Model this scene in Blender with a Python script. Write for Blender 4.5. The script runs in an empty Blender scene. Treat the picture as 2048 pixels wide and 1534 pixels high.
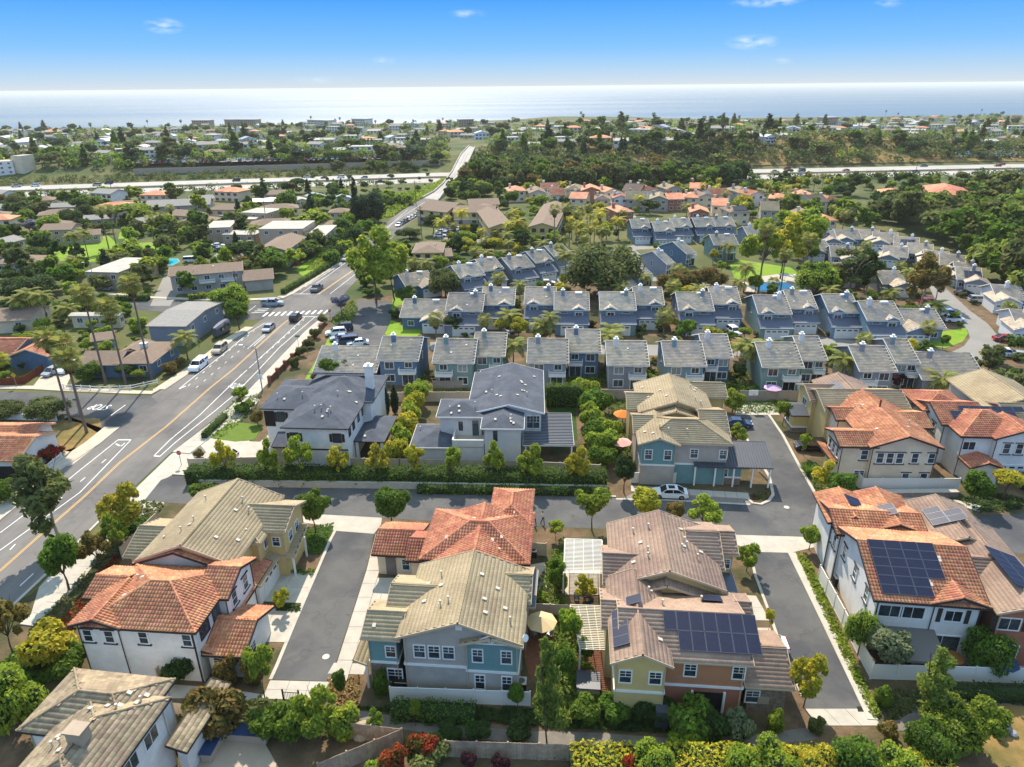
import bpy,math,random
import numpy as np
from mathutils import Vector,Matrix
SC = bpy.context.scene
COL = SC.collection
RN = random.Random(11)
NR = np.random.default_rng(5)
rad = math.radians

# ---------------------------------------------------------------- camera
FPX,PITCH,ROLL,CAMH = 1400.0,rad(23.0),rad(0.55),52.0
cam = bpy.data.cameras.new('camera'); co = bpy.data.objects.new('camera',cam); COL.objects.link(co)
cam.sensor_width = 36.0; cam.lens = 36.0 * FPX / 2048.0
cam.clip_start = 0.5; cam.clip_end = 90000
co.matrix_world = (Matrix.Translation((0,0,CAMH)) @ Matrix.Rotation(rad(90) - PITCH,4,'X') @ Matrix.Rotation(-ROLL,4,'Z'))
SC.camera = co

# ---------------------------------------------------------------- light
SUN_AZ,SUN_EL = rad(-9.0),rad(46.0)      # azimuth measured from +Y towards +X
sd = Vector((math.sin(SUN_AZ) * math.cos(SUN_EL),math.cos(SUN_AZ) * math.cos(SUN_EL),math.sin(SUN_EL)))
sun = bpy.data.lights.new('sun','SUN'); so = bpy.data.objects.new('sun',sun); COL.objects.link(so)
sun.energy = 3.6; sun.angle = rad(0.53); sun.color = (1.0,0.9,0.75)
so.rotation_euler = sd.to_track_quat('Z','Y').to_euler(); so.location = (0,0,200)
W = bpy.data.worlds.new('World'); SC.world = W; W.use_nodes = True
wn,wl = W.node_tree.nodes,W.node_tree.links
wn.clear()
wout = wn.new('ShaderNodeOutputWorld'); bg = wn.new('ShaderNodeBackground'); sky = wn.new('ShaderNodeTexSky')
sky.sky_type = 'NISHITA'; sky.sun_disc = False; sky.sun_elevation = SUN_EL; sky.sun_rotation = SUN_AZ
sky.altitude = 100; sky.air_density = 1.0; sky.dust_density = 0.0; sky.ozone_density = 5.0
bg.inputs[1].default_value = 0.1
def wnode(t,**k):
    n = wn.new(t)
    for a,b in k.items(): setattr(n,a,b)
    return n
# a few small wisps of cloud low over the sea
tcw = wnode('ShaderNodeTexCoord'); sep = wnode('ShaderNodeSeparateXYZ'); wl.new(tcw.outputs['Generated'],sep.inputs[0])
az = wnode('ShaderNodeMath',operation='ARCTAN2'); wl.new(sep.outputs[0],az.inputs[0]); wl.new(sep.outputs[1],az.inputs[1])
el = wnode('ShaderNodeMath',operation='ARCSINE'); wl.new(sep.outputs[2],el.inputs[0])
cmb = wnode('ShaderNodeCombineXYZ'); wl.new(az.outputs[0],cmb.inputs[0]); wl.new(el.outputs[0],cmb.inputs[1])
nz = wnode('ShaderNodeTexNoise'); nz.inputs['Scale'].default_value = 60; nz.inputs['Detail'].default_value = 6
mpw = wnode('ShaderNodeMapping'); mpw.inputs['Scale'].default_value = (1,2.6,1)
wl.new(cmb.outputs[0],mpw.inputs[0]); wl.new(mpw.outputs[0],nz.inputs['Vector'])
total = None
def sky_dir(u,v):
    x = (u - 1024) / FPX; y = -(v - 767) / FPX
    c,s = math.cos(ROLL),math.sin(ROLL)
    x,y = x * c + y * s,-x * s + y * c
    cp,sp = math.cos(PITCH),math.sin(PITCH)
    return Vector((x,cp + y * sp,-sp + y * cp))
for (u,v,a,b,w) in [(328,52,30,12,1.0),(935,27,32,7,.7),(767,122,22,8,.7),(1505,84,44,12,1.0),(1535,3,60,9,1.0),(640,160,60,7,.45),(1568,121,16,6,.45),(1778,6,22,7,.7)]:
    d = sky_dir(u,v).normalized(); A = math.atan2(d.x,d.y); E = math.asin(d.z); a *= .75; b *= .75
    m1 = wnode('ShaderNodeMath',operation='SUBTRACT'); wl.new(az.outputs[0],m1.inputs[0]); m1.inputs[1].default_value = A
    m2 = wnode('ShaderNodeMath',operation='SUBTRACT'); wl.new(el.outputs[0],m2.inputs[0]); m2.inputs[1].default_value = E
    m1b = wnode('ShaderNodeMath',operation='MULTIPLY'); wl.new(m1.outputs[0],m1b.inputs[0]); m1b.inputs[1].default_value = FPX / a
    m2b = wnode('ShaderNodeMath',operation='MULTIPLY'); wl.new(m2.outputs[0],m2b.inputs[0]); m2b.inputs[1].default_value = FPX / b
    cc = wnode('ShaderNodeCombineXYZ'); wl.new(m1b.outputs[0],cc.inputs[0]); wl.new(m2b.outputs[0],cc.inputs[1])
    ln = wnode('ShaderNodeVectorMath',operation='LENGTH'); wl.new(cc.outputs[0],ln.inputs[0])
    mr = wnode('ShaderNodeMapRange'); mr.inputs[1].default_value = 1.5; mr.inputs[2].default_value = 0.0; mr.inputs[4].default_value = w
    wl.new(ln.outputs['Value'],mr.inputs[0])
    if total is None: total = mr
    else:
        ad = wnode('ShaderNodeMath',operation='MAXIMUM'); wl.new(total.outputs[0],ad.inputs[0]); wl.new(mr.outputs[0],ad.inputs[1]); total = ad
nr2 = wnode('ShaderNodeMapRange'); nr2.inputs[1].default_value = .35; nr2.inputs[2].default_value = .68; wl.new(nz.outputs[0],nr2.inputs[0])
mul = wnode('ShaderNodeMath',operation='MULTIPLY'); wl.new(total.outputs[0],mul.inputs[0]); wl.new(nr2.outputs[0],mul.inputs[1])
mixw = wnode('ShaderNodeMixRGB'); wl.new(mul.outputs[0],mixw.inputs[0])
# even out the physical sky's range (the camera's exposure blending) and keep the low sky blue
bw = wnode('ShaderNodeRGBToBW'); wl.new(sky.outputs[0],bw.inputs[0])
dv = wnode('ShaderNodeMath',operation='MULTIPLY_ADD'); wl.new(bw.outputs[0],dv.inputs[0]); dv.inputs[1].default_value = 1.0; dv.inputs[2].default_value = 0.5
vd = wnode('ShaderNodeVectorMath',operation='DIVIDE'); wl.new(sky.outputs[0],vd.inputs[0]); wl.new(dv.outputs[0],vd.inputs[1])
rp = wnode('ShaderNodeValToRGB'); wl.new(el.outputs[0],rp.inputs[0]); cr = rp.color_ramp
cr.elements[0].position = 0.0; cr.elements[0].color = (0.395,0.464,0.686,1); cr.elements[1].position = .17; cr.elements[1].color = (0.030,0.145,0.397,1)
e_ = cr.elements.new(.045); e_.color = (0.190,0.333,0.599,1); e_ = cr.elements.new(.10); e_.color = (0.083,0.232,0.504,1); e_ = cr.elements.new(.4); e_.color = (.64,.57,.44,1); e_ = cr.elements.new(.9); e_.color = (1.0,.73,.43,1)  # higher stops, out of view, brightened and warmed as added fill light
vm = wnode('ShaderNodeVectorMath',operation='MULTIPLY'); wl.new(vd.outputs[0],vm.inputs[0]); wl.new(rp.outputs[0],vm.inputs[1])
vs_ = wnode('ShaderNodeVectorMath',operation='SCALE'); wl.new(vm.outputs[0],vs_.inputs[0]); vs_.inputs['Scale'].default_value = 8.5
wl.new(vs_.outputs[0],mixw.inputs[1]); mixw.inputs[2].default_value = (4.0,4.7,5.4,1)
wl.new(mixw.outputs[0],bg.inputs[0]); wl.new(bg.outputs[0],wout.inputs[0])
SC.view_settings.view_transform = 'Standard'; SC.view_settings.look = 'None'
SC.view_settings.exposure = 1.05; SC.view_settings.gamma = 1.0; SC.view_settings.use_curve_mapping = False
try:
    SC.cycles.max_bounces = 6; SC.cycles.diffuse_bounces = 3; SC.cycles.transparent_max_bounces = 8; SC.cycles.volume_bounces = 1
except Exception: pass

# ---------------------------------------------------------------- terrain
def interp(x,xs,ys): return np.interp(x,xs,ys)
def yf(x): return interp(x,[-900,-320,-40,175,345,1200],[340,418,475,475,492,520])
def yc(x): return interp(x,[-1500,-750,0,1000,2200],[1230,1350,1580,1800,2000])
SEA = -70.0
def T(x,y):
    x = np.asarray(x,float); y = np.asarray(y,float)
    d = y - yf(x)
    hb = interp(x,[-900,-60,20,90,260,420,900],[5,5,6,13,13,3,0])
    far = np.clip((d - 36) / 45,0,1) * (hb + 2.6) - 2.6
    fade = np.clip((y - 640) / 260,0,1)
    beyond = far - np.clip(y - 620,0,None) * .019 - np.maximum(hb,0) * .3 * fade
    near = -2.6 * np.clip((d + 44) / 9,0,1)
    t = np.where(d > 38,beyond,near)
    t = t + np.where(d > 60,1.8 * np.sin(x * .011 + 1) * np.sin(y * .009) * np.clip((d - 60) / 80,0,1),0)
    cd = np.clip((y - yc(x)) / 40,0,1)
    return t * (1 - cd) + (SEA - 12) * cd
def ray(u,v): return sky_dir(u,v)
def at(u,v,z=0.0):
    d = ray(u,v); t = (z - CAMH) / d.z
    return Vector((d.x * t,d.y * t,z))
def on(u,v):
    """the point of the ground that shows at (u, v)"""
    d = ray(u,v); p = at(u,v)
    if p.y < 400 and d.z < 0: return p
    t = 380.0 / d.y; step = 3.0
    while t * d.y < 2600:
        x,y,z = d.x * t,d.y * t,CAMH + d.z * t
        if z < float(T(x,y)): break
        t += step / d.y
    return Vector((x,y,float(T(x,y))))

# ---------------------------------------------------------------- materials
def lin(c):
    def f(a):
        a /= 255.0
        return a / 12.92 if a <= .04045 else ((a + .055) / 1.055) ** 2.4
    return (f(c[0]),f(c[1]),f(c[2]),1)
MATS = {}
def mat(name,col,col2=None,scale=1.0,rough=.85,bump=0.0,bscale=8.0,island=0.0,orand=0.0,spec=.3,metal=0.0,trans=0.0,siding=0.0,detail=4,crack=0,vert=0.0,col3=None,s3=.07,stretch=None):
    if name in MATS: return MATS[name]
    m = bpy.data.materials.new(name); m.use_nodes = True; MATS[name] = m
    n,l = m.node_tree.nodes,m.node_tree.links
    b = n['Principled BSDF']; b.inputs['Roughness'].default_value = rough; b.inputs['Metallic'].default_value = metal
    b.inputs['Specular IOR Level'].default_value = spec
    c1 = lin(col); geo = n.new('ShaderNodeNewGeometry')
    last = None
    src = n.new('ShaderNodeRGB'); src.outputs[0].default_value = c1; last = src.outputs[0]
    pos = geo.outputs['Position']
    if stretch:
        mp = n.new('ShaderNodeMapping'); mp.inputs['Rotation'].default_value = (0,0,stretch[3] if len(stretch) > 3 else 0)
        mp.inputs['Scale'].default_value = stretch[:3]; l.new(pos,mp.inputs[0]); pos = mp.outputs[0]
    if col2:
        t = n.new('ShaderNodeTexNoise'); t.inputs['Scale'].default_value = scale; t.inputs['Detail'].default_value = detail; t.inputs['Roughness'].default_value = .65
        l.new(pos,t.inputs['Vector'])
        mr = n.new('ShaderNodeMapRange'); mr.inputs[1].default_value = .35; mr.inputs[2].default_value = .65; l.new(t.outputs[0],mr.inputs[0])
        mx = n.new('ShaderNodeMixRGB'); l.new(mr.outputs[0],mx.inputs[0]); l.new(last,mx.inputs[1]); mx.inputs[2].default_value = lin(col2); last = mx.outputs[0]
    if col3:
        t = n.new('ShaderNodeTexNoise'); t.inputs['Scale'].default_value = s3; t.inputs['Detail'].default_value = 5; t.inputs['Roughness'].default_value = .6
        l.new(geo.outputs['Position'],t.inputs['Vector'])
        mr = n.new('ShaderNodeMapRange'); mr.inputs[1].default_value = .45; mr.inputs[2].default_value = .62; l.new(t.outputs[0],mr.inputs[0])
        mx = n.new('ShaderNodeMixRGB'); l.new(mr.outputs[0],mx.inputs[0]); l.new(last,mx.inputs[1]); mx.inputs[2].default_value = lin(col3); last = mx.outputs[0]
    if crack:
        nw = n.new('ShaderNodeTexNoise'); nw.inputs['Scale'].default_value = .5; l.new(geo.outputs['Position'],nw.inputs['Vector'])
        va = n.new('ShaderNodeVectorMath'); va.operation = 'SCALE'; va.inputs['Scale'].default_value = 4.5; l.new(nw.outputs['Color'],va.inputs[0])
        vb = n.new('ShaderNodeVectorMath'); l.new(geo.outputs['Position'],vb.inputs[0]); l.new(va.outputs[0],vb.inputs[1])
        vo = n.new('ShaderNodeTexVoronoi'); vo.feature = 'DISTANCE_TO_EDGE'; vo.inputs['Scale'].default_value = crack; l.new(vb.outputs[0],vo.inputs['Vector'])
        mr = n.new('ShaderNodeMapRange'); mr.inputs[1].default_value = .004; mr.inputs[2].default_value = .02; mr.inputs[3].default_value = .16; mr.inputs[4].default_value = 0; l.new(vo.outputs['Distance'],mr.inputs[0])
        mx = n.new('ShaderNodeMixRGB'); l.new(mr.outputs[0],mx.inputs[0]); l.new(last,mx.inputs[1]); mx.inputs[2].default_value = (.03,.03,.032,1); last = mx.outputs[0]
        for sc_,lo_,hi_,am_,cc_ in ((.16,.64,.67,.22,(.16,.155,.15,1)),(1.1,.7,.78,.45,(.03,.03,.03,1))):
            t = n.new('ShaderNodeTexNoise'); t.inputs['Scale'].default_value = sc_; t.inputs['Detail'].default_value = 2; l.new(geo.outputs['Position'],t.inputs['Vector'])
            mr = n.new('ShaderNodeMapRange'); mr.inputs[1].default_value = lo_; mr.inputs[2].default_value = hi_; mr.inputs[4].default_value = am_; l.new(t.outputs[0],mr.inputs[0])
            mx = n.new('ShaderNodeMixRGB'); l.new(mr.outputs[0],mx.inputs[0]); l.new(last,mx.inputs[1]); mx.inputs[2].default_value = cc_; last = mx.outputs[0]
    for amt,sock in ((island,'I'),(orand,'O')):
        if amt:
            if sock == 'I': r = geo.outputs['Random Per Island']
            else: r = n.new('ShaderNodeObjectInfo').outputs['Random']
            h = n.new('ShaderNodeHueSaturation')
            mr = n.new('ShaderNodeMapRange'); mr.inputs[3].default_value = 1 - amt; mr.inputs[4].default_value = 1 + amt; l.new(r,mr.inputs[0])
            l.new(mr.outputs[0],h.inputs['Value'])
            mh = n.new('ShaderNodeMath'); mh.operation = 'MULTIPLY'; mh.inputs[1].default_value = 7.31; l.new(r,mh.inputs[0])
            fr = n.new('ShaderNodeMath'); fr.operation = 'FRACT'; l.new(mh.outputs[0],fr.inputs[0])
            m2 = n.new('ShaderNodeMapRange'); m2.inputs[3].default_value = .5 - amt * .06; m2.inputs[4].default_value = .5 + amt * .06; l.new(fr.outputs[0],m2.inputs[0])
            l.new(m2.outputs[0],h.inputs['Hue'])
            l.new(last,h.inputs['Color']); last = h.outputs[0]
    l.new(last,b.inputs['Base Color'])
    if trans:
        tb = n.new('ShaderNodeBsdfTranslucent'); ms = n.new('ShaderNodeMixShader'); ms.inputs[0].default_value = trans
        hs = n.new('ShaderNodeHueSaturation'); hs.inputs['Value'].default_value = 1.5; hs.inputs['Hue'].default_value = .485; l.new(last,hs.inputs['Color'])
        l.new(hs.outputs[0],tb.inputs[0]); l.new(b.outputs[0],ms.inputs[1]); l.new(tb.outputs[0],ms.inputs[2])
        l.new(ms.outputs[0],n['Material Output'].inputs[0])
    hgt = None
    if bump:
        t = n.new('ShaderNodeTexNoise'); t.inputs['Scale'].default_value = bscale; t.inputs['Detail'].default_value = 3; l.new(geo.outputs['Position'],t.inputs['Vector'])
        hgt = t.outputs[0]; dist = bump
    if siding or vert:
        w = n.new('ShaderNodeTexWave'); w.wave_type = 'BANDS'; w.wave_profile = 'SAW'; w.bands_direction = 'Z' if siding else 'X'
        tc = n.new('ShaderNodeTexCoord')
        w.inputs['Scale'].default_value = .314 / (siding or vert); l.new(tc.outputs['Object'] if vert else geo.outputs['Position'],w.inputs['Vector'])
        hgt = w.outputs[1]; dist = .03
    if hgt is not None:
        bp = n.new('ShaderNodeBump'); bp.inputs['Strength'].default_value = 1.0; bp.inputs['Distance'].default_value = dist
        l.new(hgt,bp.inputs['Height']); l.new(bp.outputs[0],b.inputs['Normal'])
    return m
M = {}
def dm(k,*a,**kw): M[k] = mat(k,*a,**kw)
dm('asphalt',(92,91,91),(101,99,97),scale=.35,rough=.95,bump=.01,bscale=30,col3=(76,76,79),s3=.09,spec=.15,crack=.1)
dm('asphalt_main',(112,108,105),(124,119,114),scale=.5,rough=.95,bump=.01,bscale=30,spec=.15,col3=(98,94,93),s3=.06,crack=.08,stretch=(1.4,.12,1,rad(38)))
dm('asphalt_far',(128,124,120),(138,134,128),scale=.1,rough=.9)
dm('freeway',(172,166,158),(158,152,146),scale=.05,rough=.9)
dm('concrete',(186,178,164),(170,162,150),scale=.6,rough=.9,island=.06)
dm('concrete_warm',(190,176,158),(176,162,144),scale=.5,rough=.9,island=.06)
dm('path',(126,118,108),(110,103,95),scale=.8,rough=.95)
dm('kerb',(190,182,168),(172,164,152),scale=1,rough=.9)
dm('paver',(138,128,122),(118,108,104),scale=3,rough=.9)
dm('paint_white',(236,236,232),(205,205,202),scale=3,rough=.7)
dm('paint_yellow',(226,176,90),(205,160,92),scale=3,rough=.7)
dm('soil',(92,74,56),(120,98,74),scale=.5,rough=1,bump=.08,bscale=4,col3=(66,68,40),s3=.12)
dm('ground',(72,82,42),(112,104,64),scale=.12,rough=1,bump=.1,bscale=2,col3=(56,74,32),s3=.03)
dm('mulch',(96,66,46),(74,50,36),scale=2,rough=1,bump=.06,bscale=10)
dm('dry',(150,120,72),(120,96,56),scale=.4,rough=1,bump=.05,bscale=5,col3=(96,92,48),s3=.1)
dm('lawn',(120,150,34),(100,132,28),scale=.6,rough=1,bump=.04,bscale=14,col3=(124,146,40),s3=.1)
dm('lawn_dark',(56,84,26),(46,66,22),scale=.8,rough=1,bump=.04,bscale=14)
dm('turf',(96,116,40),(88,108,36),scale=1,rough=1)
dm('white',(232,230,226),rough=.5)
dm('stucco_white',(230,226,220),(220,214,206),scale=.7,col3=(213,210,204),s3=.35,rough=.95,bump=.01,bscale=18)
dm('stucco_cream',(222,204,176),(214,194,164),scale=.7,col3=(206,189,163),s3=.35,rough=.95,bump=.01,bscale=18)
dm('stucco_grey',(176,168,158),(168,160,150),scale=.7,col3=(163,156,146),s3=.35,rough=.95,bump=.01,bscale=18)
dm('stucco_pale',(206,202,196),(198,192,186),scale=.7,rough=.95,bump=.01,bscale=18)
dm('stucco_tan',(176,158,138),(166,148,128),scale=.7,rough=.95,bump=.01,bscale=18)
dm('stucco_yellow',(216,190,128),(208,182,120),scale=.7,rough=.95,siding=.2)
dm('stucco_orange',(190,132,96),(182,124,90),scale=.7,rough=.95,siding=.2)
dm('stucco_rose',(176,116,92),(168,108,86),scale=.7,rough=.95,siding=.2)
dm('teal',(112,148,148),(106,142,142),scale=1,rough=.8,vert=.35)
dm('stone',(150,132,118),(112,98,90),scale=4,rough=.95,bump=.05,bscale=7)
dm('sid_blue',(116,146,168),(110,138,160),scale=.8,rough=.8,siding=.22)
dm('sid_deep',(94,122,148),(88,114,140),scale=.8,rough=.8,siding=.22)
dm('sid_grey',(138,146,158),(130,138,150),scale=.8,rough=.8,siding=.22)
dm('sid_green',(124,150,148),(118,144,142),scale=.8,rough=.8,siding=.22)
dm('sid_teal',(126,154,166),(118,146,158),scale=.8,rough=.8,siding=.22)
dm('sid_white',(222,224,226),(214,216,220),scale=.8,rough=.8,siding=.3)
dm('metal_dark',(74,78,88),(70,73,82),scale=.8,rough=.45,spec=.5)
dm('metal_roof_pale',(158,162,168),(144,148,156),scale=.5,rough=.4,spec=.5)
dm('shingle_dark',(76,80,90),(66,70,80),scale=2.5,rough=.9,bump=.03,bscale=9,col3=(84,88,97),s3=.5)
dm('shingle_brown',(136,116,100),(122,104,90),scale=1.5,rough=.95,bump=.03,bscale=9)
dm('shingle_grey',(146,142,136),(132,128,124),scale=1.5,rough=.95,bump=.03,bscale=9)
dm('gravel_roof',(184,178,166),(166,160,150),scale=.4,rough=.95)
dm('tile_terra',(208,148,108),(182,116,82),scale=.5,col3=(176,116,86),s3=.22,rough=.8,island=.22)
dm('tile_terra_red',(202,138,104),(178,110,82),scale=.5,col3=(168,104,80),s3=.22,rough=.8,island=.2)
dm('tile_terra_deck',(120,66,48),rough=.9)  # under barrel tiles; darkened so the gaps look shaded
dm('tile_tan',(174,156,124),(164,146,114),scale=.4,col3=(152,134,106),s3=.22,rough=.85,island=.07)
dm('tile_brown',(164,138,118),(152,126,108),scale=.4,col3=(138,114,100),s3=.22,rough=.85,island=.09)
dm('tile_slate',(162,144,116),(134,118,96),scale=.3,rough=.85,island=.26)
dm('tile_grey',(202,182,158),(180,162,140),scale=1.2,rough=.9,island=.16,orand=.12,col3=(168,156,144),s3=.25)
dm('tile_deck',(88,80,72),rough=.9)  # under flat tiles; shade of the gaps put into the colour
dm('shaded_roof_low',(98,102,116),(90,94,108),scale=2,rough=.85,bump=.02,bscale=10,island=.08)  # low garage roofs, their bluish shadow put into the base colour
dm('trim_white',(228,226,220),rough=.6)
dm('trim_dark',(58,50,46),rough=.7)
dm('trim_tan',(190,168,140),rough=.7)
dm('glass',(74,84,88),(40,50,58),scale=1.6,rough=.1,spec=.5,orand=.6)
dm('glass_pale',(120,136,140),rough=.12,spec=.5)
dm('garage',(222,220,216),(214,212,208),scale=.8,rough=.6)
dm('solar',(20,26,48),(26,33,60),scale=3,rough=.45,spec=.25)
dm('solar_frame',(96,100,112),rough=.4,metal=.5)
dm('vent',(196,186,170),rough=.7)
dm('dark',(32,30,30),rough=.8)
dm('wood_brown',(120,72,48),(98,58,40),scale=3,rough=.9)
dm('wood_red',(132,70,44),(110,56,36),scale=3,rough=.9)
dm('fence_tan',(196,178,156),(184,166,146),scale=1,rough=.8,orand=.05)
dm('fence_wood',(176,156,132),(150,130,110),scale=2,rough=.95,island=.12)
dm('fence_grey',(150,144,138),(140,134,128),scale=1,rough=.9)
dm('fence_white',(222,216,206),rough=.6,orand=.04)
dm('bark',(110,92,76),(78,64,52),scale=3,rough=.95,bump=.03,bscale=6)
dm('bark_pale',(176,162,142),(136,120,100),scale=2,rough=.95)
dm('palm_bark',(126,112,100),(100,86,76),scale=4,rough=.95)
for k,c1,c2 in [('leaf_mid',(104,130,42),(78,106,36)),('leaf_dark',(70,94,42),(54,76,36)),('leaf_lime',(144,160,54),(112,134,46)),('leaf_yellow',(188,178,56),(150,154,50)),
                  ('leaf_olive',(112,118,64),(86,96,52)),('leaf_rust',(134,112,58),(100,100,48)),('leaf_grey',(136,146,108),(106,120,86)),('leaf_palm',(150,148,78),(112,122,58)),
                  ('leaf_gold',(190,178,66),(138,146,54)),('leaf_purple',(150,146,164),(112,112,120)),('leaf_red',(166,44,34),(96,92,42)),('leaf_plum',(84,48,52),(60,40,42)),
                  ('leaf_hedge',(94,122,46),(70,98,36)),('leaf_blue',(66,88,58),(48,68,48)),('leaf_pine',(130,146,62),(98,116,52))]:
    dm(k,c1,c2,scale=.9,rough=.75,island=.28,orand=.16,trans=.38,spec=.2)
dm('skirt',(150,122,84),(120,96,66),scale=2,rough=1,island=.2)
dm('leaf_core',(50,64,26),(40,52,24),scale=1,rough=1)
dm('tyre',(24,24,26),rough=.8)
dm('rim',(150,152,156),rough=.35,metal=.7)
for k,c in [('car_white',(232,234,236)),('car_black',(20,20,24)),('car_silver',(160,164,170)),('car_grey',(92,96,102)),('car_blue',(50,70,104)),('car_red',(150,26,26)),('car_beige',(176,164,146)),('car_navy',(34,42,66))]:
    dm(k,c,rough=.25,spec=.6)
dm('car_glass',(18,22,28),rough=.05,spec=.7)
dm('lamp_red',(150,20,18),rough=.3)
dm('lamp_clear',(214,216,220),rough=.2)
dm('pole',(130,128,124),rough=.6)
dm('pole_wood',(96,80,66),rough=.9)
dm('brick',(138,92,68),(118,76,58),scale=3,rough=.95,bump=.03,bscale=7)
dm('fabric_tan',(214,186,142),rough=.9); dm('fabric_orange',(226,122,56),rough=.9); dm('fabric_pink',(226,170,160),rough=.9)
dm('fabric_lilac',(196,160,190),rough=.9); dm('fabric_cream',(226,218,198),rough=.9); dm('fabric_navy',(40,60,92),rough=.9); dm('fabric_grey',(112,106,102),rough=.9)
dm('skin',(190,140,112),rough=.6); dm('cloth_dark',(34,36,44),rough=.9); dm('cloth_grey',(120,122,128),rough=.9); dm('cloth_pale',(200,196,190),rough=.9)
dm('rock',(176,160,138),(140,126,108),scale=1.2,rough=.95,bump=.1,bscale=2); dm('rock_grey',(150,150,152),(120,118,118),scale=1,rough=.95)
dm('sign_red',(178,40,36),rough=.5); dm('sign_yellow',(226,168,36),rough=.5); dm('sign_green',(30,120,92),rough=.5); dm('sign_white',(230,232,234),rough=.5)
dm('bin_blue',(40,62,100),rough=.6); dm('wood_table',(176,122,70),rough=.6)

def tree_mat_water():
    m = bpy.data.materials.new('pool_water'); m.use_nodes = True; b = m.node_tree.nodes['Principled BSDF']
    b.inputs['Base Color'].default_value = lin((60,190,216)); b.inputs['Roughness'].default_value = .08; M['pool_water'] = m
    n,l = m.node_tree.nodes,m.node_tree.links
    t = n.new('ShaderNodeTexNoise'); t.inputs['Scale'].default_value = 1.5; bp = n.new('ShaderNodeBump'); bp.inputs['Distance'].default_value = .05
    g = n.new('ShaderNodeNewGeometry'); l.new(g.outputs['Position'],t.inputs['Vector']); l.new(t.outputs[0],bp.inputs['Height']); l.new(bp.outputs[0],b.inputs['Normal'])
    m = bpy.data.materials.new('sea_water'); m.use_nodes = True; b = m.node_tree.nodes['Principled BSDF']; M['sea'] = m
    b.inputs['Base Color'].default_value = lin((44,84,100)); b.inputs['Roughness'].default_value = .36; b.inputs['Specular IOR Level'].default_value = .5
    n,l = m.node_tree.nodes,m.node_tree.links
    g = n.new('ShaderNodeNewGeometry'); mp = n.new('ShaderNodeMapping'); mp.inputs['Scale'].default_value = (.0003,.0016,1); l.new(g.outputs['Position'],mp.inputs[0])
    t = n.new('ShaderNodeTexNoise'); t.inputs['Scale'].default_value = 1; t.inputs['Detail'].default_value = 7; l.new(mp.outputs[0],t.inputs['Vector'])
    mr = n.new('ShaderNodeMapRange'); mr.inputs[1].default_value = .3; mr.inputs[2].default_value = .7; mr.inputs[3].default_value = .3; mr.inputs[4].default_value = .48; l.new(t.outputs[0],mr.inputs[0]); l.new(mr.outputs[0],b.inputs['Roughness'])
    t2 = n.new('ShaderNodeTexNoise'); t2.inputs['Scale'].default_value = .02; t2.inputs['Detail'].default_value = 6; l.new(g.outputs['Position'],t2.inputs['Vector'])
    bp = n.new('ShaderNodeBump'); bp.inputs['Distance'].default_value = 3.0; l.new(t2.outputs[0],bp.inputs['Height']); l.new(bp.outputs[0],b.inputs['Normal'])
tree_mat_water()

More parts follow.
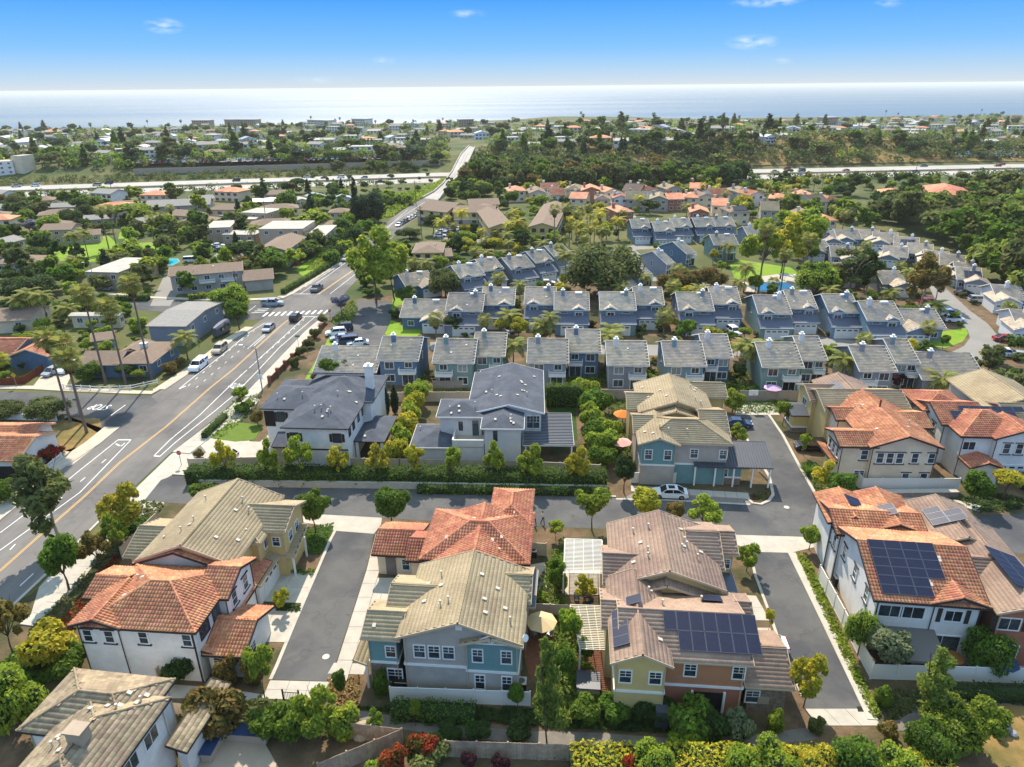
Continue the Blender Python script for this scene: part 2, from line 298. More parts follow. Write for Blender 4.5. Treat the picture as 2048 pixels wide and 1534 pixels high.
# ---------------------------------------------------------------- mesh helpers
class MB:
    def __init__(s): s.v = []; s.f = []; s.m = []
    def add(s,vs,fs,mi=0):
        o = len(s.v); s.v += [tuple(p) for p in vs]; s.f += [tuple(i + o for i in f) for f in fs]; s.m += [mi] * len(fs)
    def box(s,a,b,mi=0):
        x0,y0,z0 = a; x1,y1,z1 = b
        s.add([(x0,y0,z0),(x1,y0,z0),(x1,y1,z0),(x0,y1,z0),(x0,y0,z1),(x1,y0,z1),(x1,y1,z1),(x0,y1,z1)],
              [(3,2,1,0),(4,5,6,7),(0,1,5,4),(1,2,6,5),(2,3,7,6),(3,0,4,7)],mi)
    def bar(s,p,q,w,h,mi=0,up=Vector((0,0,1))):
        """a box from p to q, w wide and h high, its base line through p and q"""
        p = Vector(p); q = Vector(q); d = (q - p); L = d.length
        if L < 1e-6: return
        d /= L; r = d.cross(up)
        if r.length < 1e-4: r = Vector((1,0,0))
        r.normalize(); r *= w / 2; n = r.cross(d).normalized() * h
        s.add([p - r,p + r,q + r,q - r,p - r + n,p + r + n,q + r + n,q - r + n],
              [(3,2,1,0),(4,5,6,7),(0,1,5,4),(1,2,6,5),(2,3,7,6),(3,0,4,7)],mi)
    def tube(s,p,q,r0,r1,n=7,mi=0,cap=True):
        p = Vector(p); q = Vector(q); d = (q - p).normalized(); a = d.orthogonal().normalized(); b = d.cross(a)
        vs = []
        for c,r in ((p,r0),(q,r1)):
            for i in range(n):
                t = 2 * math.pi * i / n; vs.append(c + (a * math.cos(t) + b * math.sin(t)) * r)
        fs = [(i,(i + 1) % n,n + (i + 1) % n,n + i) for i in range(n)]
        if cap: fs += [tuple(range(n,2 * n)),tuple(range(n - 1,-1,-1))]
        s.add(vs,fs,mi)
    def prism(s,poly,z0,z1,mi=0):
        n = len(poly)
        a = sum(poly[i][0] * poly[(i + 1) % n][1] - poly[(i + 1) % n][0] * poly[i][1] for i in range(n))
        if a < 0: poly = poly[::-1]
        s.add([(p[0],p[1],z0) for p in poly] + [(p[0],p[1],z1) for p in poly],[tuple(range(n,2 * n)),tuple(range(n - 1,-1,-1))] + [(i,(i + 1) % n,n + (i + 1) % n,n + i) for i in range(n)],mi)
    def slab(s,poly,nrm,t,mi=0):
        """polygon thickened downwards against nrm"""
        n = len(poly); P = [Vector(p) for p in poly]; Q = [p - nrm * t for p in P]
        s.add(P + Q,[tuple(range(n)),tuple(range(2 * n - 1,n - 1,-1))] + [(i,n + i,n + (i + 1) % n,(i + 1) % n) for i in range(n)],mi)
    def sphere(s,c,r,nu=8,nv=6,mi=0):
        if not hasattr(r,'__len__'): r = (r,r,r)
        vs = []; fs = []
        for j in range(nv + 1):
            ph = math.pi * j / nv
            for i in range(nu):
                th = 2 * math.pi * i / nu; vs.append((c[0] + r[0] * math.sin(ph) * math.cos(th),c[1] + r[1] * math.sin(ph) * math.sin(th),c[2] + r[2] * math.cos(ph)))
        for j in range(nv):
            for i in range(nu): fs.append((j * nu + i,(j + 1) * nu + i,(j + 1) * nu + (i + 1) % nu,j * nu + (i + 1) % nu))
        s.add(vs,fs,mi)
    def mesh(s,name,mats,Mx=None,smooth=False):
        me = bpy.data.meshes.new(name)
        v = s.v
        if Mx is not None: v = [tuple(Mx @ Vector(p)) for p in v]
        me.from_pydata(v,[],s.f)
        for m in (mats if isinstance(mats,(list,tuple)) else [mats]): me.materials.append(M[m] if isinstance(m,str) else m)
        if any(s.m): me.polygons.foreach_set('material_index',s.m)
        if smooth: me.polygons.foreach_set('use_smooth',[True] * len(s.f))
        me.update()
        return me
    def build(s,name,mats,parent=None,smooth=False,inv=None):
        if not s.f: return None
        return obj(name,s.mesh(name,mats,inv,smooth),parent)
def obj(name,data,parent=None,mx=None):
    o = bpy.data.objects.new(name,data); COL.objects.link(o)
    if parent is not None: o.parent = parent
    if mx is not None: o.matrix_local = mx
    return o
def tag(o,label=None,cat=None,group=None,kind=None):
    if label: o['label'] = label
    if cat: o['category'] = cat
    if group: o['group'] = group
    if kind: o['kind'] = kind
    return o
def thing(name,label,cat,loc=(0,0,0),rz=0,group=None):
    o = obj(name,None); o.location = loc; o.rotation_euler = (0,0,rz); o.empty_display_size = .5
    return tag(o,label,cat,group)
def npmesh(name,V,F,mats,mi=None,smooth=False):
    """V (n,3) F (m,k) with one face size"""
    me = bpy.data.meshes.new(name); k = F.shape[1]
    me.vertices.add(len(V)); me.vertices.foreach_set('co',V.astype(np.float32).ravel())
    me.loops.add(F.size); me.loops.foreach_set('vertex_index',F.astype(np.int32).ravel())
    me.polygons.add(len(F)); me.polygons.foreach_set('loop_start',np.arange(0,F.size,k,dtype=np.int32))
    for m in (mats if isinstance(mats,(list,tuple)) else [mats]): me.materials.append(M[m] if isinstance(m,str) else m)
    if mi is not None: me.polygons.foreach_set('material_index',np.asarray(mi,np.int32))
    if smooth: me.polygons.foreach_set('use_smooth',np.ones(len(F),bool))
    me.update(calc_edges=True); return me
AVOID = []
# ---------------------------------------------------------------- roofs and walls
UP = Vector((0,0,1))
def in_poly(S_,T_,poly,tol=0.0):
    ok = np.ones(S_.shape,bool); n = len(poly)
    a = sum(poly[i][0] * poly[(i + 1) % n][1] - poly[(i + 1) % n][0] * poly[i][1] for i in range(n))
    sg = 1 if a > 0 else -1
    for i in range(n):
        (x0,y0),(x1,y1) = poly[i],poly[(i + 1) % n]
        L = math.hypot(x1 - x0,y1 - y0)
        if L < 1e-6: continue
        ok &= sg * ((x1 - x0) * (T_ - y0) - (y1 - y0) * (S_ - x0)) / L > -tol
    return ok
TILES = {'barrel': (.31,.40),'flat': (.36,.40),'slate': (.42,.42),'shake': (.9,.42)}
def tiles_for(poly,nrm,style,out):
    """rows of tiles over one roof plane; out collects vertices and faces"""
    w,e = TILES[style]
    a = nrm.cross(UP)
    if a.length < 1e-4: return
    a.normalize(); d = nrm.cross(a).normalized()
    if d.z > 0: d = -d; 
    o = Vector(poly[0])
    P2 = [((Vector(p) - o).dot(a),(Vector(p) - o).dot(d)) for p in poly]
    s0,s1 = min(p[0] for p in P2),max(p[0] for p in P2); t0,t1 = min(p[1] for p in P2),max(p[1] for p in P2)
    ns = max(1,int(round((s1 - s0) / w))); ww = (s1 - s0) / ns
    nt = int((t1 - t0) / e) + 1
    Sx,Tx = np.meshgrid(s0 + ww * (np.arange(ns) + .5),t1 - e * (np.arange(nt) + .5))
    if style in ('flat','slate','shake'):
        Sx = Sx + (np.arange(nt) % 2)[:,None] * ww * .5
    ok = in_poly(Sx,Tx,P2,.04)
    Sx = Sx[ok]; Tx = Tx[ok]; N = len(Sx)
    if N == 0: return
    jit = NR.uniform(-.006,.006,N)
    if style == 'barrel':
        prof = [(-.5,.015),(-.28,.085),(0,.11),(.28,.085),(.5,.015)]
        loc = []
        for k,(ps,pn) in enumerate(prof): loc.append((ps * ww,-e / 2 - .04,pn * .75))
        for k,(ps,pn) in enumerate(prof): loc.append((ps * ww,e / 2 + .02,pn + .035))
        loc += [(-.5 * ww,e / 2 + .02,0),(.5 * ww,e / 2 + .02,0)]
        F4 = [(0,1,6,5),(1,2,7,6),(2,3,8,7),(3,4,9,8),(5,6,7,10),(7,8,9,11),(10,7,11,11)]
        F4[-1] = (10,7,9,11)
        F4 = [(0,1,6,5),(1,2,7,6),(2,3,8,7),(3,4,9,8),(5,6,7,10),(7,8,9,11)]
    else:
        g = ww / 2 - .006; up = {'flat': .026,'slate': .04,'shake': .028}[style]
        loc = [(-g,-e / 2 - .03,.008),(g,-e / 2 - .03,.008),(g,e / 2 + .02,up),(-g,e / 2 + .02,up),(g,e / 2 + .02,0),(-g,e / 2 + .02,0)]
        F4 = [(0,1,2,3),(3,2,4,5)]
    L = np.array(loc); k = len(L)
    A = np.array(a); D = np.array(d); Nn = np.array(nrm); O = np.array(o)
    s = np.clip(Sx[:,None] + L[None,:,0],s0,s1); t = Tx[:,None] + L[None,:,1]; n = L[None,:,2] + np.where(L[None,:,2] > .02,jit[:,None],0)
    V = O + s[...,None] * A + t[...,None] * D + n[...,None] * Nn
    base = sum(len(x) for x in out[0])
    F = (np.arange(N) * k)[:,None,None] + np.array(F4)[None] + base
    out[0].append(V.reshape(-1,3)); out[1].append(F.reshape(-1,4))

class Block:
    """one roofed volume. O front-left eave corner, ux along the front, uy to the back"""
    def __init__(s,O,ux,uy,w,d,z,kind,pitch,ov,z0=0.0,wall='stucco_white',wall2=None,zb=3.0):
        s.O = Vector((O[0],O[1],0)); s.ux = ux; s.uy = uy; s.w = w; s.d = d; s.z = z; s.kind = kind; s.p = pitch; s.ov = ov; s.z0 = z0; s.wall = wall; s.wall2 = wall2; s.zb = zb
    def P(s,a,b,z=0): q = s.O + s.ux * a + s.uy * b; return Vector((q.x,q.y,z))
    def planes(s):
        w,d,z,p = s.w,s.d,s.z - s.ov * s.p if s.kind != 'flat' else s.z,s.p
        P = s.P; k = s.kind
        if k == 'gx': h = d / 2 * p; r0,r1 = P(0,d / 2,z + h),P(w,d / 2,z + h); return [[P(0,0,z),P(w,0,z),r1,r0],[P(w,d,z),P(0,d,z),r0,r1]],[(r0,r1)]
        if k == 'gy': h = w / 2 * p; r0,r1 = P(w / 2,0,z + h),P(w / 2,d,z + h); return [[P(0,d,z),P(0,0,z),r0,r1],[P(w,0,z),P(w,d,z),r1,r0]],[(r0,r1)]
        if k == 'hip':
            if w >= d:
                h = d / 2 * p; r0,r1 = P(d / 2,d / 2,z + h),P(w - d / 2,d / 2,z + h)
                pl = [[P(0,0,z),P(w,0,z),r1,r0],[P(w,0,z),P(w,d,z),r1],[P(w,d,z),P(0,d,z),r0,r1],[P(0,d,z),P(0,0,z),r0]]
                return pl,[(r0,r1),(P(0,0,z),r0),(P(0,d,z),r0),(P(w,0,z),r1),(P(w,d,z),r1)]
            h = w / 2 * p; r0,r1 = P(w / 2,w / 2,z + h),P(w / 2,d - w / 2,z + h)
            pl = [[P(0,0,z),P(w,0,z),r0],[P(w,0,z),P(w,d,z),r1,r0],[P(w,d,z),P(0,d,z),r1],[P(0,d,z),P(0,0,z),r0,r1]]
            return pl,[(r0,r1),(P(0,0,z),r0),(P(w,0,z),r0),(P(0,d,z),r1),(P(w,d,z),r1)]
        if k == 'hf':   # ridge to the back, hipped front, gabled back
            h = w / 2 * p; r0,r1 = P(w / 2,w / 2,z + h),P(w / 2,d,z + h)
            return [[P(0,0,z),P(w,0,z),r0],[P(w,0,z),P(w,d,z),r1,r0],[P(0,d,z),P(0,0,z),r0,r1]],[(r0,r1),(P(0,0,z),r0),(P(w,0,z),r0)]
        if k == 'shed': return [[P(0,0,z),P(w,0,z),P(w,d,z + d * p),P(0,d,z + d * p)]],[]
        if k == 'shedr': return [[P(w,0,z),P(w,d,z),P(0,d,z + w * p),P(0,0,z + w * p)]],[]
        if k == 'flat': return [[P(0,0,z),P(w,0,z),P(w,d,z),P(0,d,z)]],[]
    def wall_mesh(s,mb,mi,mi2):
        o = s.ov; a0,a1,b0,b1 = o,s.w - o,o,s.d - o; k = s.kind; top = s.z - .02
        if a1 - a0 < .3 or b1 - b0 < .3: return
        C = [s.P(a0,b0),s.P(a1,b0),s.P(a1,b1),s.P(a0,b1)]
        def sect(z0,z1,m): mb.prism([(c.x,c.y) for c in C],z0,z1,m)
        if s.wall2: sect(s.z0,s.zb,mi2); sect(s.zb,top,mi)
        else: sect(s.z0,top,mi)
        t = .0
        if k in ('gx','gy','hf','shed','shedr'):
            if k == 'gx': h = (b1 - b0) / 2 * s.p; m = (b0 + b1) / 2; R = [(s.P(a0,b0,top),s.P(a0,b1,top),s.P(a0,m,top + h)),(s.P(a1,b0,top),s.P(a1,b1,top),s.P(a1,m,top + h))]
            elif k in ('gy','hf'): h = (a1 - a0) / 2 * s.p; m = (a0 + a1) / 2; R = [(s.P(a0,b0,top),s.P(a1,b0,top),s.P(m,b0,top + h)),(s.P(a0,b1,top),s.P(a1,b1,top),s.P(m,b1,top + h))]
            elif k == 'shed': h = (b1 - b0) * s.p; R = [(s.P(a0,b0,top),s.P(a0,b1,top),s.P(a0,b1,top + h)),(s.P(a1,b0,top),s.P(a1,b1,top),s.P(a1,b1,top + h))]
            else: h = (a1 - a0) * s.p; R = [(s.P(a1,b0,top),s.P(a0,b0,top),s.P(a0,b0,top + h)),(s.P(a1,b1,top),s.P(a0,b1,top),s.P(a0,b1,top + h))]
            if k == 'hf': R = R[1:]
            q,r = (R[0],R[1]) if len(R) > 1 else (R[0],None)
            for tri in R: mb.add(tri,[(0,1,2)],mi)
            if k == 'shed': mb.add([R[0][1],R[1][1],R[1][2],R[0][2]],[(0,1,2,3)],mi)
            if k == 'shedr': mb.add([R[0][1],R[1][1],R[1][2],R[0][2]],[(0,1,2,3)],mi)
    def face(s,side):
        """wall face: origin at its left end as seen from outside, direction, outward normal, length"""
        o = s.ov
        if side == 'F': return s.P(o,o),s.ux,-s.uy,s.w - 2 * o
        if side == 'R': return s.P(s.w - o,o),s.uy,s.ux,s.d - 2 * o
        if side == 'B': return s.P(s.w - o,s.d - o),-s.ux,s.uy,s.w - 2 * o
        return s.P(o,s.d - o),-s.uy,-s.ux,s.d - 2 * o

WIN = {}
def win_mesh(w,h,style,glass='glass',trim='trim_white'):
    """frame and pane meshes, origin at the lower middle of the wall opening, x along the wall, -y outwards"""
    k = (round(w,2),round(h,2),style,glass,trim)
    if k in WIN: return WIN[k]
    f = MB(); t = .11 if style != 'thin' else .05; pr = .07
    x = w / 2
    f.box((-x - t,-pr,-t),(x + t,.02,0)); f.box((-x - t,-pr,h),(x + t,.02,h + t))
    f.box((-x - t,-pr,0),(-x,.02,h)); f.box((x,-pr,0),(x + t,.02,h))
    m = .05
    if style in ('hung',): f.box((-x,-.045,h * .5 - m / 2),(x,.02,h * .5 + m / 2)); 
    if style == 'hung': f.box((-m / 2,-.045,h * .5 + m / 2),(m / 2,.02,h)); f.box((-x,-.045,h * .75),(x,.02,h * .75 + .03))
    if style in ('slide','door'): f.box((-m / 2,-.05,0),(m / 2,.02,h))
    if style == 'triple':
        for q in (-x / 3,x / 3): f.box((q - m / 2,-.05,0),(q + m / 2,.02,h))
    if style == 'sill':
        f.m = [0] * len(f.f); f.box((-x - t - .18,-.14,-t - .12),(x + t + .18,.02,-t - .002),1); f.box((-x - t - .18,-.12,h + t + .002),(x + t + .18,.02,h + t + .1),1)
        f.box((-x,-.045,h * .5 - m / 2),(x,.02,h * .5 + m / 2),0); trim = 'trim_white'
    p = MB(); p.add([(-x,-.02,0),(x,-.02,0),(x,-.02,h),(-x,-.02,h)],[(0,1,2,3)])
    WIN[k] = (f.mesh('window',[trim,'trim_dark'] if style == 'sill' else trim),p.mesh('pane',glass)); return WIN[k]
CAPS = {}
class House:
    def __init__(s,name,label,cat,base,ang,group=None):
        s.root = thing(name,label,cat,base,ang,group)
        s.ang = ang; s.inv = (Matrix.Translation(base) @ Matrix.Rotation(ang,4,'Z')).inverted()
        s.blocks = []; s.base = Vector(base)
        s.ux = Vector((math.cos(ang),math.sin(ang),0)); s.uy = Vector((-math.sin(ang),math.cos(ang),0))
    def rect(s,A,B,C,z,zz=None):
        """A, B: the near eave corners in the survey, C: a back corner or the depth in metres"""
        g = s.base.z
        a,b = at(A[0],A[1],z + g),at(B[0],B[1],z + g)
        ux,uy = s.ux,s.uy
        w = (b - a).dot(ux)
        if isinstance(C,tuple): d = (at(C[0],C[1],z + g) - (a + b) / 2).dot(uy)
        else: d = C
        mid = (a + b) / 2; O = mid - ux * w / 2
        return O,w,d
    def block(s,A,B,C,z,kind='gx',roof='tile_tan',style='flat',pitch=.36,ov=.5,wall='stucco_white',wall2=None,zb=3.0,z0=0,thick=.16,fascia='trim_tan',walls=True,caps=True,dx=(0,0),open_=False):
        O,w,d = s.rect(A,B,C,z)
        O = O + s.ux * dx[0]; w += dx[1] - dx[0]
        g = s.base.z
        b = Block(O,s.ux,s.uy,w,d,z + g,kind,pitch,ov,z0 + g,wall,wall2,zb + g)
        b.roof = roof; b.style = style
        if walls and not open_:
            mb = MB(); b.wall_mesh(mb,0,1); mb.build('wall',[wall,wall2 or wall],s.root,inv=s.inv)
            if wall2:
                tb = MB(); o = ov - .05
                for (p,q) in ((b.P(o,o),b.P(w - o,o)),(b.P(w - o,o),b.P(w - o,d - o)),(b.P(o,d - o),b.P(o,o))): tb.bar(p + UP * (zb - .12 + g),q + UP * (zb - .12 + g),.1,.24)
                tb.build('belt_trim','trim_white',s.root,inv=s.inv)
        pl,rid = b.planes(); deck = MB(); out = ([],[])
        tz = UP * (RN.random() * .012)
        pl = [[p + tz for p in q] for q in pl]
        for poly in pl:
            n = (poly[1] - poly[0]).cross(poly[2] - poly[0]).normalized()
            if n.z < 0: n = -n
            deck.slab(poly if True else poly,n,thick)
            if style in TILES: tiles_for(poly,n,style,out)
        dmat = {'barrel': 'tile_terra_deck','flat': 'tile_deck','slate': 'tile_deck','shake': 'tile_deck'}.get(style,roof)
        rf = deck.build('roof',dmat,s.root,inv=s.inv)
        if out[0]:
            V = np.concatenate(out[0]); F = np.concatenate(out[1]); R3 = np.array(s.inv.to_3x3()); V = V @ R3.T + np.array(s.inv.translation)
            o = obj('roof_tiles',npmesh('roof_tiles',V,F,roof),rf); o['kind'] = 'stuff'
        if fascia:
            fb = MB(); zt = .02
            for poly in pl:
                zs = min(p.z for p in poly)
                for i in range(len(poly)):
                    p,q = poly[i],poly[(i + 1) % len(poly)]
                    eave = abs(p.z - zs) < .01 and abs(q.z - zs) < .01
                    key = any((p - r[0]).length + (q - r[1]).length < .05 or (p - r[1]).length + (q - r[0]).length < .05 for r in [(a + tz,c + tz) for a,c in rid])
                    if key: continue
                    out_ = (q - p).cross(UP).normalized(); cen = sum(poly,Vector()) / len(poly)
                    if out_.dot(cen - p) > 0: out_ = -out_
                    off = out_ * .025 - UP * (thick + .03)
                    fb.bar(p + off,q + off,.05,thick + (.02 if eave else .08))
            fb.build('fascia',fascia,rf,inv=s.inv)
        if caps and style in ('barrel','flat','slate'):
            cb = MB(); r = .13 if style == 'barrel' else .1
            for p,q in rid:
                p = p + tz; q = q + tz; L = (q - p).length; n = max(1,int(L / .42)); dd = (q - p) / n
                for i in range(n):
                    a0 = p + dd * i + UP * .05; cb.tube(a0,a0 + dd * 1.08,r * 1.05,r * .85,6,cap=False)
            cm = cb.build('ridge_caps',roof,rf,inv=s.inv)
            if cm: cm['kind'] = 'stuff'
        if walls and not open_ and style in TILES and z > 5 and style != 'shake':
            for e_ in ('F','R'):
                O_,u_,n_,L_ = b.face(e_)
                for t_ in ((.015,.985) if e_ == 'F' else (.98,)): q_ = MB(); p_ = O_ + u_ * (t_ * L_) + n_ * .07; q_.tube(p_ + UP * g,p_ + UP * (z + g),.05,.05,5); s.part('downspout',q_,'trim_dark' if style == 'barrel' else 'trim_tan')
        s.blocks.append(b); AVOID.append([(q.x,q.y) for q in (b.P(0,0),b.P(w,0),b.P(w,d),b.P(0,d))]); return b
    def window(s,b,side,t,z,w=1.0,h=1.3,style='hung',glass='glass',trim='trim_white',name='window',out=0.0):
        O,u,n,L = b.face(side)
        p = O + u * (t * L) + n * (.012 + out); p.z = z + s.base.z
        R3 = Matrix((u,-n,UP)).transposed().to_4x4()
        fm,pm = win_mesh(w,h,style,glass,trim)
        o = obj(name,fm,s.root,s.inv @ Matrix.Translation(p) @ R3)
        obj('pane',pm,o); return o
    def part(s,name,mb,mats,parent=None,smooth=False): return mb.build(name,mats,parent or s.root,smooth,s.inv)
    def shutter(s,b,side,t,z,w,h,m='trim_dark'):
        O,u,n,L = b.face(side); q = MB()
        for k in (-1,1):
            p = O + u * (t * L + k * (w / 2 + .32)) + n * .01; p.z = z + s.base.z
            q = MB(); q.bar(p - u * .2 + n * .03,p + u * .2 + n * .03,.06,h); s.part('shutter',q,m)
    def vents(s,b,n=6,pl=0,kind=0):
        """flat roof vents and short pipes, each a part of its own"""
        P,_ = b.planes(); poly = P[pl % len(P)]
        nr = (poly[1] - poly[0]).cross(poly[2] - poly[0]).normalized()
        if nr.z < 0: nr = -nr
        e0 = (poly[1] - poly[0]); top = (poly[2] + poly[-1]) / 2 - (poly[0] + poly[1]) / 2
        for i in range(n):
            a,c = RN.uniform(-.34,.34),RN.uniform(.2,.8)
            a *= (1 - c * (.6 if len(poly) == 3 else .2))
            p = (poly[0] + poly[1]) / 2 + e0 * a + top * c
            q = MB()
            if RN.random() < .6:
                d = top.normalized() * .2; q.bar(p - d + nr * .05,p + d + nr * .05,.32,.1,up=nr); s.part('roof_vent',q,'vent')
            else:
                q.tube(p - nr * .1,p + UP * .55,.07,.07,6); q.tube(p + UP * .45,p + UP * .6,.12,.12,6); s.part('vent_pipe',q,'vent')
    def panels(s,b,pl,rows,s0,t0,pw=1.05,ph=1.75,gap=.03,m='solar',split=0):
        """solar panels on roof plane pl; rows = list of (first column, last column); s0, t0 metres from the eave's left end and up the slope"""
        P,_ = b.planes(); poly = P[pl]; a = (poly[1] - poly[0]).normalized()
        nr = (poly[1] - poly[0]).cross(poly[2] - poly[0]).normalized()
        if nr.z < 0: nr = -nr
        d = nr.cross(a).normalized()
        if d.z < 0: d = -d
        k = 'pan%s%s' % (pw,ph)
        if k not in WIN:
            q = MB(); q.box((0,0,0),(pw,ph,.04)); f = MB(); 
            for (x0,y0,x1,y1) in ((0,0,pw,.03),(0,ph - .03,pw,ph),(0,0,.03,ph),(pw - .03,0,pw,ph)): f.box((x0,y0,.041),(x1,y1,.055))
            if split: f.box((0,ph / 2 - .012,.041),(pw,ph / 2 + .012,.05))
            WIN[k] = (q.mesh('solar_panel',m),f.mesh('frame','solar_frame'))
        for r,(c0,c1) in enumerate(rows):
            for c in range(c0,c1):
                p = poly[0] + a * (s0 + c * (pw + gap)) + d * (t0 + r * (ph + gap)) + nr * .2
                R3 = Matrix((a,d,nr)).transposed().to_4x4()
                o = obj('solar_panel',WIN[k][0],s.root,s.inv @ Matrix.Translation(p) @ R3); obj('frame',WIN[k][1],o)
    def chimney(s,b,ta,tb_,w=.9,h=1.6,m='sid_blue',pot=True,z0=None):
        p = b.P(b.w * ta,b.d * tb_); pk = b.z + (b.d / 2 * b.p if b.kind == 'gx' else b.w / 2 * b.p)
        q = MB(); u = s.ux * w / 2; v = s.uy * w / 2.4
        C = [p - u - v,p + u - v,p + u + v,p - u + v]; zt = pk + h
        q.prism([(c.x,c.y) for c in C],b.z - .5 if z0 is None else z0,zt,0); ch = s.part('chimney',q,m)
        q = MB(); u = u * 1.2; v = v * 1.2; C = [p - u - v,p + u - v,p + u + v,p - u + v]; q.prism([(c.x,c.y) for c in C],zt - .02,zt + .14)
        if pot: q.tube((p.x,p.y,zt + .14),(p.x,p.y,zt + .45),.22,.22,8); q.tube((p.x,p.y,zt + .42),(p.x,p.y,zt + .5),.3,.3,8)
        s.part('chimney_cap',q,'white' if pot else m,ch)
    def garage(s,b,side,t,w=4.9,h=2.2,z=0.0):
        O,u,n,L = b.face(side); k = 'gd%.1f%s' % (w,side if False else '')
        if k not in WIN:
            q = MB()
            for r in range(4): q.box((-w / 2,-.05,r * h / 4 + .01),(w / 2,0,(r + 1) * h / 4 - .01))
            f = MB()
            for c in range(4): f.box((-w / 2 + w * (c + .18) / 4,-.06,h * .8),(-w / 2 + w * (c + .82) / 4,-.052,h * .93))
            t_ = MB(); t_.box((-w / 2 - .14,-.07,0),(-w / 2,.02,h + .14)); t_.box((w / 2,-.07,0),(w / 2 + .14,.02,h + .14)); t_.box((-w / 2,-.07,h),(w / 2,.02,h + .14))
            WIN[k] = (q.mesh('garage_door','garage'),f.mesh('pane','glass'),t_.mesh('door_frame','trim_white'))
        p = O + u * (t * L) + n * .012; p.z = z + s.base.z
        o = obj('garage_door',WIN[k][0],s.root,s.inv @ Matrix.Translation(p) @ Matrix((u,-n,UP)).transposed().to_4x4())
        obj('pane',WIN[k][1],o); obj('door_frame',WIN[k][2],o)
    def balcony(s,b,side,t,z,w=2.6,dep=1.3,m='trim_white'):
        O,u,n,L = b.face(side); p = O + u * (t * L); p.z = z + s.base.z; q = MB()
        a,c = p - u * w / 2,p + u * w / 2
        q.bar(a + n * dep / 2,c + n * dep / 2,dep,.16)
        q.bar(a + n * dep + UP * 1.0,c + n * dep + UP * 1.0,.08,.08)
        for e in (a,c): q.bar(e + UP * 1.0,e + n * dep + UP * 1.0,.08,.08)
        bal = s.part('balcony',q,m); q = MB(); N = int(w / .16)
        for i in range(N + 1): r = a + (c - a) * i / N + n * dep; q.bar(r + UP * .14 - u * .03,r + UP * .14 + u * .03,.04,.88)
        for e in (a,c):
            for i in range(1,7): r = e + n * dep * i / 7; q.bar(r + UP * .14 - u * .02,r + UP * .14 + u * .02,.04,.88)
        s.part('railing',q,m,bal)
    def posts(s,pts,h,r=.1,m='trim_white'):
        for p in pts:
            q = MB(); q.box((p[0] - r,p[1] - r,s.base.z),(p[0] + r,p[1] + r,s.base.z + h)); s.part('post',q,m)
def angle_of(A,B,z=0):
    a,b = at(A[0],A[1],z),at(B[0],B[1],z); return math.atan2(b.y - a.y,b.x - a.x)

# ---------------------------------------------------------------- plants
def leaves(N,blobs,size,shell=.55,flat=0.0,seed=0,up=.35,aspect=1.6,taper=None):
    """N leaf-sized faces spread through blobs (cx, cy, cz, rx, ry, rz)"""
    g = np.random.default_rng(seed); B = np.array(blobs,float); wgt = (B[:,3] * B[:,4] * B[:,5]) ** (2 / 3); wgt /= wgt.sum()
    k = g.choice(len(B),N,p=wgt); d = g.normal(size=(N,3)); d /= np.linalg.norm(d,axis=1)[:,None]
    r = shell + (1 - shell) * g.random(N) ** .6
    C = B[k,:3] + d * r[:,None] * B[k,3:6]
    nrm = d * .7 + g.normal(size=(N,3)) * .55 + np.array([0,0,up]); nrm /= np.linalg.norm(nrm,axis=1)[:,None]
    a = np.cross(nrm,g.normal(size=(N,3))); a /= np.linalg.norm(a,axis=1)[:,None]; b = np.cross(nrm,a)
    s = size * (0.6 + .8 * g.random(N))[:,None]
    V = np.stack([C - a * s * aspect / 2,C - b * s * .5 + nrm * s * .12,C + a * s * aspect / 2,C + b * s * .5 + nrm * s * .12],1).reshape(-1,3)
    F = np.arange(N * 4).reshape(-1,4); return V,F
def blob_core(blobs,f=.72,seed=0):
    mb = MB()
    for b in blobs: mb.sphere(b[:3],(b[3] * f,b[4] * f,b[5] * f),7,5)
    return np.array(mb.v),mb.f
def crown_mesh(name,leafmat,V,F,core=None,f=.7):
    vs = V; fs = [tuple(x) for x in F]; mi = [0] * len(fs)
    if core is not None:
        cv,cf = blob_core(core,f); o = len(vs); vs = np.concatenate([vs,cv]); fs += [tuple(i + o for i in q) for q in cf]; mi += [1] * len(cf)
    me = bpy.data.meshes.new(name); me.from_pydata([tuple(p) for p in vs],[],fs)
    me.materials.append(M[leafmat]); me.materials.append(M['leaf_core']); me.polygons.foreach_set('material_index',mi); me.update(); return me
def lumpy(seed,n,R=1.0,rz=.8,spread=.62,br=(.38,.6)):
    g = random.Random(seed); out = [(0,0,0,R * .62,R * .62,R * rz * .62)]
    for i in range(n):
        th = 2 * math.pi * (i + g.random() * .6) / n * 1.62; ph = math.acos(g.uniform(-.75,.95))
        r = R * spread * g.uniform(.72,1.28); q = R * g.uniform(br[0] * .8,br[1] * 1.1)
        out.append((r * math.sin(ph) * math.cos(th),r * math.sin(ph) * math.sin(th),r * rz * math.cos(ph),q,q,q * .85))
    return out
def limb_mesh(name,h,top,m='bark',r=.09,n=4,seed=1,lean=0):
    g = random.Random(seed); q = MB(); p = Vector((0,0,-.05)); k = 3; pts = [p]
    for i in range(k): pts.append(pts[-1] + Vector((g.uniform(-.06,.06) * h + lean / k,g.uniform(-.06,.06) * h,h / k)))
    for i in range(k): q.tube(pts[i],pts[i + 1],r * (1 - .18 * i),r * (1 - .18 * (i + 1)),7,cap=False)
    for i in range(n):
        th = 2 * math.pi * i / n + g.random(); e = pts[-1] + Vector((math.cos(th) * top * .55,math.sin(th) * top * .55,top * g.uniform(.4,1.0)))
        mid = pts[-1] * .5 + e * .5 + Vector((0,0,top * .12)); q.tube(pts[-1],mid,r * .5,r * .34,5,cap=False); q.tube(mid,e,r * .34,r * .12,5,cap=False)
    return q.mesh(name,m)
